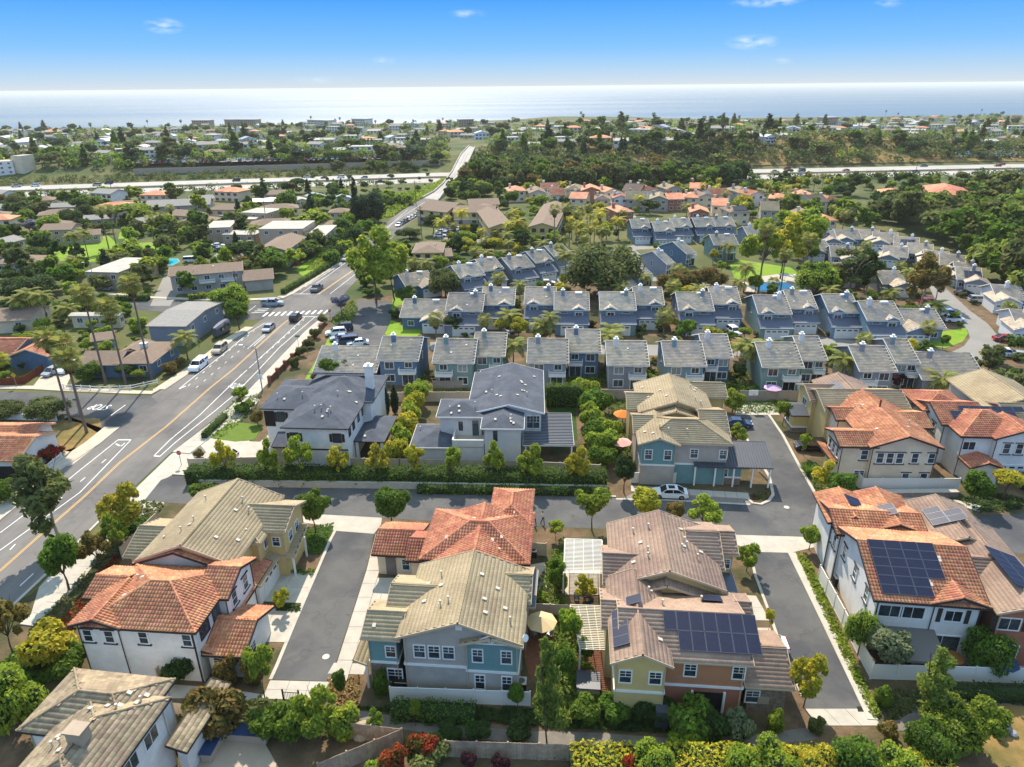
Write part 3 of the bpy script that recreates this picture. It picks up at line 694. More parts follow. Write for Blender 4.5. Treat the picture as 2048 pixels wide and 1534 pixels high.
TRUNK = {}; CROWN = {}
# kind: (crown maker, trunk height fraction...) all nominal for a tree 1 unit high; scaled by height, width
def make_kind(kind,leafmat,var=3,far=False):
    var = 2
    key = (kind,leafmat,far)
    if key in CROWN: return CROWN[key]
    out = []
    for v in range(var):
        sd_ = hash((kind,v)) % 1000 if False else (sum(map(ord,kind)) * 7 + v * 131)
        q = .28 if far else 1.0
        if kind == 'round':      # clipped ball on a stem
            B = [(0,0,.62,.3,.3,.31)] + [(b[0] * .3,b[1] * .3,.62 + b[2] * .3,b[3] * .22,b[4] * .22,b[5] * .22) for b in lumpy(sd_,9,1,1,.85)]
            V,F = leaves(int(4200 * q),B,.036,.7,seed=v); tr = (.4,.2,.022,4,'bark')
        elif kind == 'broad':
            B = [(b[0] * .36,b[1] * .36,.64 + b[2] * .34,b[3] * .36,b[4] * .36,b[5] * .36) for b in lumpy(sd_,10)]
            V,F = leaves(int(4400 * q if not far else 840),B,.04 if not far else .1,.5,seed=v); tr = (.36,.4,.03,5,'bark')
        elif kind == 'airy':
            B = [(b[0] * .3,b[1] * .3,.62 + b[2] * .36,b[3] * .24,b[4] * .24,b[5] * .24) for b in lumpy(sd_ + 3,13,spread=.85,br=(.3,.55))]
            V,F = leaves(int(3000 * q if not far else 560),B,.04 if not far else .1,.3,seed=v); tr = (.36,.5,.018,7,'bark')
        elif kind == 'euc':
            g = random.Random(sd_); B = []
            for i in range(13):
                th = g.random() * 6.28; r = g.uniform(.05,.33); z = g.uniform(.42,.95); B.append((math.cos(th) * r,math.sin(th) * r,z - r * .3,g.uniform(.08,.16),g.uniform(.08,.16),g.uniform(.06,.12)))
            V,F = leaves(int(2600 * q),B,.04 if not far else .085,.2,seed=v,up=.1); tr = (.45,.5,.022,8,'bark_pale')
        elif kind == 'umbrella':
            g = random.Random(sd_); B = [(0,0,.74,.4,.4,.12)]
            for i in range(12): th = i * 2.4; r = .36 * math.sqrt((i + .5) / 12); B.append((math.cos(th) * r,math.sin(th) * r,.78 - r * .35 + g.uniform(-.03,.03),.15,.15,.09))
            V,F = leaves(int(2800 * q),B,.045 if not far else .09,.5,seed=v); tr = (.5,.35,.035,7,'bark')
        elif kind == 'dome':
            B = [(b[0] * .5,b[1] * .5,.5 + b[2] * .42,b[3] * .46,b[4] * .46,b[5] * .46) for b in lumpy(sd_ + 9,12,1,.8,.66)]
            V,F = leaves(int(5200 * q if not far else 950),B,.036 if not far else .09,.55,seed=v); tr = (.3,.4,.04,6,'bark')
        elif kind == 'conifer':
            g = random.Random(sd_); B = []
            for i in range(16):
                z = .1 + .86 * i / 16; r = .2 * (1 - z) ** .75 + .015; th = i * 2.4
                for t in range(2 if z < .7 else 1): B.append((math.cos(th + t * 3) * r * .5,math.sin(th + t * 3) * r * .5,z,r * .62 + .01,r * .62 + .01,.05))
            V,F = leaves(int(2600 * q),B,.03 if not far else .06,.3,seed=v,up=-.1); tr = (.9,.05,.016,0,'bark')
        elif kind == 'pine':
            g = random.Random(sd_); B = []
            for i in range(15):
                z = .22 + .74 * i / 15; r = (.24 * (1 - z) ** .6 + .03) * g.uniform(.7,1.15); th = i * 2.4 + g.random()
                B.append((math.cos(th) * r * .55,math.sin(th) * r * .55,z,r * .62,r * .62,.055))
            V,F = leaves(int(3200 * q),B,.022,.1,seed=v,up=.1,aspect=3.2); tr = (.92,.05,.012,0,'bark')
        elif kind == 'cypress':
            B = [(0,0,.12 + .8 * i / 9,.085 * math.sin(math.pi * (.22 + .72 * i / 9)) + .02,.085 * math.sin(math.pi * (.22 + .72 * i / 9)) + .02,.09) for i in range(10)]
            V,F = leaves(1500,B,.028,.7,seed=v); tr = (.2,.02,.015,0,'bark')
        elif kind == 'shrub':
            B = [(b[0] * .48,b[1] * .48,.48 + b[2] * .5,b[3] * .46,b[4] * .46,b[5] * .5) for b in lumpy(sd_,7,1,1)]
            V,F = leaves(2400 if not far else 400,B,.07 if not far else .1,.5,seed=v); tr = None
        elif kind == 'spiky':
            g = np.random.default_rng(v); n = 60; th = g.random(n) * 6.28; el = g.uniform(.2,1.3,n); a = np.stack([np.cos(th) * np.cos(el),np.sin(th) * np.cos(el),np.sin(el)],1)
            s = np.stack([-np.sin(th),np.cos(th),0 * th],1) * .03; L = g.uniform(.4,.6,n)[:,None]
            V = np.stack([-s,s,a * L + s * .3,a * L - s * .3],1).reshape(-1,3) + np.array([0,0,.08]); F = np.arange(n * 4).reshape(-1,4); B = None; tr = None
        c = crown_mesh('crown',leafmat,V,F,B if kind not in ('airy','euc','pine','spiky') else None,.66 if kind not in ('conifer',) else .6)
        t = limb_mesh('trunk',tr[0],tr[1],tr[4],tr[2],tr[3],v + 3) if tr else None
        out.append((c,t))
    CROWN[key] = out; return out
ONE = {}
def plant(name,label,cat,kind,leafmat,p,h,w=None,group=None,far=False,single=False):
    """p base point, h height, w crown width as a factor of the nominal"""
    vs = make_kind(kind,leafmat,3,far); i = RN.randrange(2); c,t = vs[i]
    w = w or 1.0; rz = RN.random() * 6.28; s = (h * w,h * w,h)
    if t is None or single:
        o = obj(name,c); o.location = p; o.rotation_euler = (0,0,rz); o.scale = s; return tag(o,label,cat,group)
    r = thing(name,label,cat,p,rz,group); r.scale = s
    obj('crown',c,r); obj('trunk',t,r); return r
# palms
def frond_feather(L=2.6,droop=.9,n=9,wl_=.62,seed=0):
    V = []; F = []; g = random.Random(seed); pts = []
    for i in range(n + 1): t = i / n; pts.append(Vector((L * t * (1 - .18 * t * t),0,L * (.42 * t - droop * t * t))))
    for i in range(n):
        a,b = pts[i],pts[i + 1]; w0 = wl_ * math.sin(math.pi * min(.97,.12 + .86 * i / n)); 
        for sgn in (-1,1):
            for k in range(3):
                q = a + (b - a) * (k / 3.0); o = len(V); ww = w0 * g.uniform(.8,1.1)
                V += [q,q + (b - a) * .26,q + (b - a) * .8 + Vector((.12,sgn * ww,-.35 * ww)),q + (b - a) * .5 + Vector((.1,sgn * ww,-.35 * ww))]; F.append((o,o + 1,o + 2,o + 3))
    for i in range(n): 
        a,b = pts[i],pts[i + 1]; o = len(V); h = Vector((0,.025,0)); V += [a - h,a + h,b + h,b - h]; F.append((o,o + 1,o + 2,o + 3))
    return V,F
def frond_fan(L=1.5,seed=0):
    V = []; F = []; st = L * .45; base = Vector((st,0,.12 * st)); o = Vector((0,.03,0)); V += [-o,o,base + o,base - o]; F.append((0,1,2,3)); g = random.Random(seed)
    n = 13
    for i in range(n):
        t = -1.25 + 2.5 * i / (n - 1); d = Vector((math.cos(t),math.sin(t),0)); s = Vector((-math.sin(t),math.cos(t),0)) * .075
        l1 = L * .62; e = base + d * l1 + Vector((0,0,-.16 * l1)); e2 = e + d * l1 * .35 + Vector((0,0,-.3 * l1)); k = len(V)
        V += [base,e - s,e + s,base + Vector((0,0,.01)),e2]; F.append((k,k + 1,k + 2)); F.append((k + 1,k + 4,k + 2))
    return V,F
FR = {}
def frond_mesh(kind,m):
    if (kind,m) not in FR:
        V,F = frond_feather() if kind == 'feather' else frond_fan()
        me = bpy.data.meshes.new('frond'); me.from_pydata([tuple(v) for v in V],[],F); me.materials.append(M[m]); me.update(); FR[(kind,m)] = me
    return FR[(kind,m)]
def palm(label,p,h,kind='fan',s=1.0,m='leaf_palm',lean=(0,0),nf=26,group=None,detail=True,name='palm_tree',skirt=True):
    r = thing(name,label,'palm tree',p,0,group); q = MB(); k = 6; L = Vector((lean[0],lean[1],0)); pts = [Vector((0,0,-.1)) + L * (i / k) ** 1.6 + UP * h * i / k for i in range(k + 1)]
    r0 = .2 if kind == 'fan' else .17; r0 *= s ** .5 * (1 if h > 9 else .85)
    for i in range(k): q.tube(pts[i],pts[i + 1],r0 * (1 - .07 * i) * (1.25 if i == 0 else 1),r0 * (1 - .07 * (i + 1)),7,cap=False)
    q.build('trunk','palm_bark',r); top = pts[-1]; fm = frond_mesh(kind,m)
    if kind == 'fan' and skirt:
        V,F = leaves(260,[(0,0,-.7,.55,.55,.75)],.28,.6,seed=2,up=-.6,aspect=2.6)
        k_ = 'skirt'
        if k_ not in ONE: ONE[k_] = npmesh('dead_skirt',V,F,'skirt')
        o = obj('dead_skirt',ONE[k_],r); o.location = top; o.scale = (s,s,s * 1.3)
    mats = []
    for i in range(nf):
        th = i * 2.399 + RN.uniform(-.15,.15); t = (i + .5) / nf
        if kind == 'fan': el = 1.35 - 2.15 * t
        else: el = 1.05 - 1.25 * t
        mats.append(Matrix.Translation(top) @ Matrix.Rotation(th,4,'Z') @ Matrix.Rotation(-el,4,'Y') @ Matrix.Scale(s * RN.uniform(.85,1.12),4))
    if detail:
        for mx in mats: obj('frond',fm,r,mx)
    else:
        k2 = ('pc',kind,m)
        if k2 not in ONE:
            V = []; F = []; fv = np.array([v.co[:] for v in fm.vertices]); 
            for i in range(18):
                th = i * 2.399; el = (1.2 - 2.0 * i / 18) if kind == 'fan' else (1.0 - 1.3 * i / 18); mx = np.array((Matrix.Rotation(th,4,'Z') @ Matrix.Rotation(-el,4,'Y')).to_3x3()); o = len(V) and sum(len(x) for x in V)
                V.append(fv @ mx.T); F += [tuple(j + o for j in pp.vertices) for pp in fm.polygons]
            me = bpy.data.meshes.new('crown'); me.from_pydata(np.concatenate(V).tolist(),[],F); me.materials.append(M[m]); me.update(); ONE[k2] = me
        o = obj('crown',ONE[k2],r); o.location = top; o.scale = (s,s,s)
    return r
def hedge(label,pts,w,h,m='leaf_hedge',size=.16,dens=26,name='hedge',z=0,kind=None,cat='hedge',group=None):
    """clipped hedge along ground points"""
    mb = MB(); Vs = []; Fs = []; n = 0; g = NR
    for a,b in zip(pts,pts[1:]):
        a = Vector(a); b = Vector(b); d = b - a; L = d.length; d /= L; s = Vector((d.y,-d.x,0)); mb.bar(a + UP * 0,b,w * .82,h * .9)
        N = int(dens * L * (w + 2 * h)); t = g.random(N) * L; r = g.random(N) * (w + 2 * h); side = np.where(r < h,-1,np.where(r > h + w,1,0))
        off = np.where(side == 0,r - h - w / 2,side * w / 2); zz = np.where(side == 0,h,np.where(side < 0,r,r - h - w))
        bump = .14 * np.sin(t * 1.7 + a.x) + .1 * g.normal(size=N)
        C = np.array(a)[None] + t[:,None] * np.array(d) + (off + side * bump)[:,None] * np.array(s) + np.stack([0 * t,0 * t,zz + (side == 0) * bump],1)
        nn = g.normal(size=(N,3)) * .6 + side[:,None] * np.array(s) * .8 + np.array([0,0,.5]); nn /= np.linalg.norm(nn,axis=1)[:,None]
        aa = np.cross(nn,g.normal(size=(N,3))); aa /= np.linalg.norm(aa,axis=1)[:,None]; bb = np.cross(nn,aa); q = size * g.uniform(.6,1.4,N)[:,None]
        V = np.stack([C - aa * q * .8,C - bb * q * .5,C + aa * q * .8,C + bb * q * .5],1).reshape(-1,3); Vs.append(V); Fs.append(np.arange(N * 4).reshape(-1,4) + n); n += N * 4
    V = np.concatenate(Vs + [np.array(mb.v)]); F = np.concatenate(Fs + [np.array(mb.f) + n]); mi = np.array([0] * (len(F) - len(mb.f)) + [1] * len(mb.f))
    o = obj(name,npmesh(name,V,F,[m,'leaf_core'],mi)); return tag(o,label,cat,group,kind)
def cover(name,label,poly,n,m,size=.3,h=.35,z=0.0,cat='ground cover'):
    """low planting over a bed: one mass"""
    P2 = [(p[0],p[1]) for p in poly]; x0,x1 = min(p[0] for p in P2),max(p[0] for p in P2); y0,y1 = min(p[1] for p in P2),max(p[1] for p in P2)
    X = NR.uniform(x0,x1,n * 3); Y = NR.uniform(y0,y1,n * 3); ok = np.zeros(len(X),bool); j = len(P2) - 1
    for i in range(len(P2)):
        (xi,yi),(xj,yj) = P2[i],P2[j]; c = ((yi > Y) != (yj > Y)) & (X < (xj - xi) * (Y - yi) / ((yj - yi) or 1e-9) + xi); ok ^= c; j = i
    X = X[ok][:n]; Y = Y[ok][:n]; N = len(X)
    if N == 0: return
    cl = (np.sin(X * 1.3) * np.sin(Y * 1.7 + X) + 1) / 2
    C = np.stack([X,Y,z + h * (.15 + .85 * cl * NR.random(N))],1); nn = NR.normal(size=(N,3)) * .5 + np.array([0,0,.8]); nn /= np.linalg.norm(nn,axis=1)[:,None]
    aa = np.cross(nn,NR.normal(size=(N,3))); aa /= np.linalg.norm(aa,axis=1)[:,None]; bb = np.cross(nn,aa); q = size * NR.uniform(.5,1.4,N)[:,None]
    V = np.stack([C - aa * q * .8,C - bb * q * .5,C + aa * q * .8,C + bb * q * .5],1).reshape(-1,3)
    o = obj(name,npmesh(name,V,np.arange(N * 4).reshape(-1,4),m)); o['kind'] = 'stuff'; o['label'] = label; o['category'] = cat; return o
# ---------------------------------------------------------------- vehicles
CAR = {}
def car_parts(kind):
    """meshes of one vehicle, length along +x, wheels on z=0"""
    if kind in CAR: return CAR[kind]
    spec = dict(sedan=(4.9,1.86,1.45),suv=(4.8,1.95,1.75),pickup=(5.7,2.0,1.85),van=(5.2,2.0,1.95),compact=(4.3,1.8,1.5))[kind]; L,Wd,Hh = spec; x0 = -L / 2
    belt = {'sedan': .93,'suv': 1.08,'pickup': 1.12,'van': 1.12,'compact': .95}[kind]
    # side outline of the lower body (x, z), front at +x
    lo = .24
    if kind in ('sedan','compact'): body = [(x0,lo + .1),(x0 - .0,.66),(x0 + .1,belt - .04),(x0 + .8,belt + .03),(L / 2 - 1.5,belt),(L / 2 - .55,belt - .14),(L / 2 - .08,.66),(L / 2,lo + .12)]
    elif kind == 'pickup': body = [(x0,lo + .2),(x0,belt),(x0 + .1,belt + .03),(L / 2 - 1.6,belt + .02),(L / 2 - .3,belt - .06),(L / 2 - .04,.8),(L / 2,lo + .15)]
    else: body = [(x0,lo + .12),(x0,.7),(x0 + .06,belt),(L / 2 - 1.45,belt + .02),(L / 2 - .45,belt - .12),(L / 2 - .06,.72),(L / 2,lo + .14)]
    def arch(cx,r=.4): return [(cx + r * math.cos(a),lo + .06 + r * math.sin(a)) for a in [math.pi * k / 5 for k in range(6)]]
    ax,bx = x0 + .95,L / 2 - .92
    out = body + [(bx + .42,lo)] + arch(bx) + [(bx - .42,lo),(ax + .42,lo)] + arch(ax) + [(ax - .42,lo)]
    q = MB(); n = len(out); hw = Wd / 2
    def inset(x,z,side): 
        t = .06 * max(0,(z - .6) / .5) + .1 * max(0,(abs(x) - (L / 2 - .5)) / .5) ** 1.5; return side * (hw - t)
    A = [(x,inset(x,z,-1),z) for x,z in out]; B = [(x,inset(x,z,1),z) for x,z in out]
    q.add(A + B,[(i,(i + 1) % n,n + (i + 1) % n,n + i) for i in range(n)]); 
    q.add(A,[tuple(range(n - 1,-1,-1))]); q.add(B,[tuple(range(n))])
    # cabin: rings of glass with a painted roof
    if kind == 'sedan': cab = [(x0 + .55,belt),(x0 + 1.45,Hh - .03),(x0 + 2.1,Hh),(L / 2 - 1.95,Hh - .05),(L / 2 - 1.2,belt)]
    elif kind == 'compact': cab = [(x0 + .2,belt),(x0 + .75,Hh - .03),(x0 + 1.6,Hh),(L / 2 - 1.75,Hh - .05),(L / 2 - 1.05,belt)]
    elif kind == 'suv': cab = [(x0 + .08,belt),(x0 + .42,Hh - .05),(x0 + 1.6,Hh),(L / 2 - 1.95,Hh - .04),(L / 2 - 1.25,belt)]
    elif kind == 'van': cab = [(x0 + .06,belt),(x0 + .22,Hh - .04),(x0 + 1.6,Hh),(L / 2 - 1.6,Hh - .05),(L / 2 - .85,belt)]
    else: cab = [(x0 + 1.9,belt),(x0 + 2.1,Hh - .03),(x0 + 2.6,Hh),(L / 2 - 2.1,Hh - .03),(L / 2 - 1.45,belt)]
    hb,ht = hw - .08,hw - .26
    g = MB(); a,b,c,d,e = cab
    def y_at(z): return hb + (ht - hb) * (z - belt) / (Hh - belt)
    Lf = [(x,-y_at(z),z) for x,z in cab]; Rt = [(x,y_at(z),z) for x,z in cab]; m = 5
    g.add(Lf + Rt,[(0,1,m + 1,m),(3,4,m + 4,m + 3),(4,3,2,1,0),(m,m + 1,m + 2,m + 3,m + 4)])
    top = MB(); top.add([(x,-y_at(z) - .012,z + .012) for x,z in cab[1:4]] + [(x,y_at(z) + .012,z + .012) for x,z in cab[1:4]],[(0,1,4,3),(1,2,5,4)])
    for sg in (-1,1):     # pillars
        for i,j in ((0,1),(4,3)): p,r = cab[i],cab[j]; top.bar((p[0],sg * (y_at(p[1]) + .005),p[1]),(r[0],sg * (y_at(r[1]) + .005),r[1]),.07,.05)
        xm = (cab[1][0] + cab[3][0]) / 2 - .1; top.bar((xm,sg * (y_at(belt) + .005),belt),(xm,sg * (y_at(Hh) + .005),Hh - .03),.08,.05,up=Vector((1,0,0)))
        for i in range(1,3): p,r = cab[i],cab[i + 1]; top.bar((p[0],sg * (y_at(p[1]) + .0),p[1] - .05),(r[0],sg * y_at(r[1]),r[1] - .05),.06,.07)
    if kind == 'pickup': top.box((x0 + .1,-hw + .15,belt + .02),(x0 + 1.85,hw - .15,belt + .05))
    w = MB(); w.tube((0,-.11,0),(0,.11,0),.34,.34,14); rm = MB(); rm.tube((0,-.125,0),(0,.125,0),.21,.21,10)
    hl = MB(); hl.box((-.08,-.2,-.07),(.03,.2,.07))
    tl = MB(); tl.box((-.03,-.2,-.09),(.06,.2,.09))
    mir = MB(); mir.box((-.08,-.1,-.06),(.08,.1,.08))
    CAR[kind] = dict(body=q,cabin=g,top=top,wheel=w.mesh('wheel','tyre'),rim=rm.mesh('rim','rim'),hl=hl.mesh('headlight','lamp_clear'),tl=tl.mesh('taillight','lamp_red'),mir=mir,spec=spec,ax=(ax,bx),belt=belt,cache={}); return CAR[kind]
def car(kind,colr,label,p,ang,group=None,name='parked_car',far=False,shell=False,sun=False):
    k = car_parts(kind); L,Wd,Hh = k['spec']
    ck = k['cache']
    if colr not in ck: ck[colr] = (k['body'].mesh('body',colr),k['top'].mesh('roof',colr),k['mir'].mesh('mirror',colr))
    if 'g' not in ck: ck['g'] = k['cabin'].mesh('cabin_glass','car_glass')
    r = thing(name,label,{'pickup': 'pickup truck','van': 'van','suv': 'suv'}.get(kind,'car'),p,ang,group)
    obj('body',ck[colr][0],r); obj('cabin_glass',ck['g'],r); obj('roof',ck[colr][1],r)
    for x in k['ax']:
        for s in (-1,1):
            w = obj('wheel',k['wheel'],r); w.location = (x,s * (Wd / 2 - .12),.34)
            if not far: obj('rim',k['rim'],w)
    if far: return r
    for s in (-1,1):
        o = obj('headlight',k['hl'],r); o.location = (L / 2 - .1,s * (Wd / 2 - .36),.68)
        o = obj('taillight',k['tl'],r); o.location = (-L / 2 + .02,s * (Wd / 2 - .3),.78)
        o = obj('mirror',ck[colr][2],r); o.location = (L / 2 - 1.5,s * (Wd / 2 + .04),k['belt'] + .06)
    if sun: q = MB(); q.box((-.6,-.4,Hh + .012),(.25,.4,Hh + .03)); q.build('sunroof','car_glass',r)
    if shell: q = MB(); q.box((-L / 2 + .05,-.9,k['belt'] + .03),(-L / 2 + 1.85,.9,Hh - .03)); q.build('truck_shell',colr,r); q = MB(); q.box((-L / 2 + .3,-.915,k['belt'] + .2),(-L / 2 + 1.6,.915,Hh - .2)); q.build('shell_window','car_glass',r)
    return r
# ---------------------------------------------------------------- fences
PAN = {}
def fence(label,pts,h,pw=2.4,m='fence_tan',name='fence',kind='flat',cat='fence',z=0,group=None,post=.13,ph=.12,boards=0):
    a0 = Vector(pts[0]); r = thing(name,label,cat,(a0.x,a0.y,z),0,group); inv = Vector((a0.x,a0.y,z))
    for a,b in zip(pts,pts[1:]):
        a = Vector((a[0],a[1],z)) - inv; b = Vector((b[0],b[1],z)) - inv; L = (b - a).length; n = max(1,int(round(L / pw))); d = (b - a) / n; u = d.normalized(); l = d.length
        k = (round(l,2),h,m,kind)
        if k not in PAN:
            q = MB()
            if kind == 'flat': q.box((post / 2,-.03,.06),(l - post / 2,.03,h)); q.box((post / 2,-.045,h - .08),(l - post / 2,.045,h + .02)); q.box((post / 2,-.045,.04),(l - post / 2,.045,.14))
            elif kind == 'board':
                nb = int(l / .155)
                for i in range(nb): q.box((l * i / nb + .006,-.02 + (.012 if i % 2 else 0),.03),(l * (i + 1) / nb - .006,.02 + (.012 if i % 2 else 0),h + RN.uniform(-.02,.02)))
            elif kind == 'rail':
                for zz in (.35,.8): q.box((0,-.03,h * zz),(l,.03,h * zz + .12))
            elif kind == 'picket':
                for zz in (.3,.8): q.box((0,-.02,h * zz),(l,.02,h * zz + .07))
                for i in range(int(l / .2)): q.box((i * .2 + .05,-.03,.05),(i * .2 + .13,.0,h))
            P_ = MB(); P_.box((-post / 2,-post / 2,0),(post / 2,post / 2,h + ph)); PAN[k] = (q.mesh('panel',m),P_.mesh('post',m))
        for i in range(n + 1):
            mx = Matrix.Translation(a + d * i) @ Matrix.Rotation(math.atan2(u.y,u.x),4,'Z')
            obj('post',PAN[k][1],r,mx)
            if i < n: obj('panel',PAN[k][0],r,mx)
    return r
def wall_run(label,pts,h,t,m,name='garden_wall',cat='wall',z=0,cap=None):
    q = MB()
    for a,b in zip(pts,pts[1:]): q.bar((a[0],a[1],z - .05),(b[0],b[1],z - .05),t,h)
    o = q.build(name,m); tag(o,label,cat)
    if cap:
        q = MB()
        for a,b in zip(pts,pts[1:]): q.bar((a[0],a[1],z + h - .05),(b[0],b[1],z + h - .05),t + .12,.07)
        q.build('coping',cap,o)
    return o
# ================================================================ SETTING
def px(pts,z=0.0): return [at(u,v,z) for u,v in pts]
LAY = [0.02]
def patch(name,pts,m,z=None,thick=0.0,world=False,kind='structure',parent=None):
    if z is None: LAY[0] += .004; z = LAY[0]
    P_ = [Vector((p[0],p[1],z)) for p in pts] if world else px(pts,0)
    P_ = [Vector((p.x,p.y,z)) for p in P_]
    if name in ('main_road','side_street','street','alley','concrete_apron','estate_street','swimming_pool','pool_deck','car_park','driveway','park_lawn','lawn','footpath','driveway_pad'): AVOID.append([(p.x,p.y) for p in P_])
    q = MB()
    if thick: q.prism([(p.x,p.y) for p in P_],-.05,z)
    else: q.add(P_,[tuple(range(len(P_)))])
    o = q.build(name,m,parent); 
    if kind: o['kind'] = kind
    if not thick:
        me = o.data
        if me.polygons[0].normal.z < 0: me.flip_normals()
    return o
# terrain sheet
def terrain():
    xs = np.concatenate([np.linspace(-3200,-1000,23)[:-1],np.linspace(-1000,1400,161),np.linspace(1400,3600,22)[1:]])
    ys = np.concatenate([np.linspace(-60,380,23)[:-1],np.linspace(380,620,61),np.linspace(620,2300,127)[1:]])
    X,Y = np.meshgrid(xs,ys); Z = T(X,Y); Z = Z + np.where(Y > 560,.0,0)
    nx,ny = len(xs),len(ys); V = np.stack([X,Y,Z],-1).reshape(-1,3)
    I = np.arange(nx * ny).reshape(ny,nx); F = np.stack([I[:-1,:-1],I[:-1,1:],I[1:,1:],I[1:,:-1]],-1).reshape(-1,4)
    o = obj('ground',npmesh('ground',V,F,'ground',smooth=True)); o['kind'] = 'structure'
terrain()
q = MB(); q.add([(-60000,900,SEA),(60000,900,SEA),(60000,60000,SEA),(-60000,60000,SEA)],[(0,1,2,3)]); o = q.build('sea',[M['sea']]); o['kind'] = 'structure'

GA = rad(-5.2)                               # street grid angle
gx,gy = Vector((math.cos(GA),math.sin(GA),0)),Vector((-math.sin(GA),math.cos(GA),0))
# soil under the near planting
patch('planting_ground',[(-300,1700),(-300,1330),(60,1190),(300,985),(420,850),(640,640),(700,600),(1010,560),(2300,560),(2300,1700)],'soil',.012)
# main road
RL = [(-420,1330),(-150,1143),(0,1036),(127,931),(200,882),(303,793),(376,746),(421,714),(516,645),(580,589),(634,555),(682,524),(714,501),(762,455),(800,424),(846,396)]
RR = [(-180,1400),(42,1194),(96,1143),(195,1044),(266,976),(339,908),(420,845),(488,792),(527,751),(612,662),(644,635),(668,611),(706,568),(736,535),(770,490),(808,454),(850,424),(878,400)]
patch('main_road',RL + RR[::-1],'asphalt_main')
ROADZ = LAY[0]
def strip(name,a,b,w,m,z,side=0,thick=0):
    """strip of width w metres along the ground line through pixel points a"""
    pts = px(a); out1 = []; out2 = []
    for i,p in enumerate(pts):
        d = (pts[min(i + 1,len(pts) - 1)] - pts[max(i - 1,0)]).normalized(); n = Vector((-d.y,d.x,0))
        out1.append(p + n * (w * (side + .5))); out2.append(p + n * (w * (side - .5)))
    q = MB(); k = len(pts)
    for i in range(k - 1):
        poly = [(v.x,v.y) for v in (out1[i],out1[i + 1],out2[i + 1],out2[i])]
        if thick: q.prism(poly,-.05,z)
        else: 
            pl = [(x,y,z) for x,y in poly]; nn = (Vector(pl[1]) - Vector(pl[0])).cross(Vector(pl[2]) - Vector(pl[1]))
            q.add(pl if nn.z > 0 else pl[::-1],[(0,1,2,3)])
    o = q.build(name,m); o['kind'] = 'structure'; return o
def lines_dash(name,a,on_,off,w,m,z,s0=0.0):
    """painted dashes along a surveyed line, each dash an object of its own"""
    P_ = px(a); acc = 0; k = s0; segs = []; n = 0
    par = None
    for p,r in zip(P_,P_[1:]):
        L = (r - p).length; d = (r - p) / L; nrm = Vector((-d.y,d.x,0)) * w / 2
        while k < acc + L:
            s = max(k - acc,0); e = min(s + on_,L); c,f = p + d * s,p + d * e; q = MB()
            q.add([(c - nrm).to_tuple()[:2] + (z,),(f - nrm).to_tuple()[:2] + (z,),(f + nrm).to_tuple()[:2] + (z,),(c + nrm).to_tuple()[:2] + (z,)],[(3,2,1,0)])
            if q.v:
                o = q.build(name,m); o['kind'] = 'structure'
                if o.data.polygons[0].normal.z < 0: o.data.flip_normals()
            k += on_ + off; n += 1
            if n > 200: return
        acc += L
zp = ROADZ + .006
# side street on the left, its far kerb and the intersection
patch('side_street',[(-200,800),(-20,783),(130,787),(303,793),(316,806),(222,862),(130,829),(-20,838),(-220,846)],'asphalt',ROADZ + .004)
patch('side_street',[(575,592),(566,600),(520,604),(300,600),(180,588),(180,602),(300,622),(500,640),(524,640),(560,610)],'asphalt',ROADZ + .004)
patch('side_street',[(645,640),(668,612),(690,618),(722,600),(796,604),(782,640),(768,668),(772,682),(800,690),(860,690),(862,702),(700,706),(690,672),(712,632),(700,625)],'asphalt',ROADZ + .004)
# concrete gutter strips and pavements along the main road
strip('pavement',[(-150,1150),(0,1042),(127,937),(200,888),(240,855)],0,2.6,'concrete_warm',.13,-.5 + 1.0,1)
strip('pavement',[(330,780),(376,749),(421,717),(470,678),(508,655)],0,2.2,'concrete_warm',.13,.5,1)
strip('pavement',[(566,597),(590,586),(634,557),(682,526),(714,503),(762,457)],0,2.2,'concrete_warm',.13,.5,1)
strip('pavement',[(-60,778),(60,779),(130,783),(250,788),(303,789),(320,780)],0,1.5,'concrete_warm',.13,.5,1)
patch('pavement',[(130,831),(222,863),(206,884),(196,866),(160,846),(128,840)],'concrete_warm',.05)
strip('pavement',[(180,586),(300,597),(400,601),(500,601),(560,598)],0,1.6,'concrete_warm',.13,.5,1)
strip('kerb',[(-150,1146),(0,1039),(127,934),(200,884)],0,.25,'kerb',.14,0,1)
strip('kerb',[(-180,1404),(42,1197),(96,1146),(195,1047),(262,984)],0,.35,'kerb',.14,0,1)
strip('kerb',[(488,793),(527,752),(612,663),(644,636)],0,.3,'kerb',.14,0,1)
# near pavement (slabs) along the right side of the main road
def slabs(a,w,side,L=1.5,m='concrete',z=.13,name='pavement_slab',parent=None):
    P_ = px(a); 
    par = obj('pavement',None); par['kind'] = 'structure'
    for p,r in zip(P_,P_[1:]):
        LL = (r - p).length; n = max(1,int(round(LL / L))); d = (r - p) / n; u = d.normalized(); nn = Vector((-u.y,u.x,0)) * w * side; g = u * .02
        for i in range(n):
            c,f = p + d * i + g,p + d * (i + 1) - g
            q = MB(); q.prism([(v.x,v.y) for v in (c,f,f + nn,c + nn)],-.02,z + RN.uniform(-.006,.006)); q.build(name,m,par)
    return par
slabs([(488,794),(527,753),(566,712),(612,664),(640,639)],2.2,-1,2.0)
slabs([(345,905),(420,848),(470,806)],3.0,-1,2.0)
slabs([(40,1250),(92,1205),(130,1170),(172,1118),(200,1085),(232,1058)],1.6,-1,1.6)
patch('verge_path',[(60,1236),(78,1175),(128,1120),(172,1118),(140,1165),(100,1215),(64,1250)],'concrete',.03)
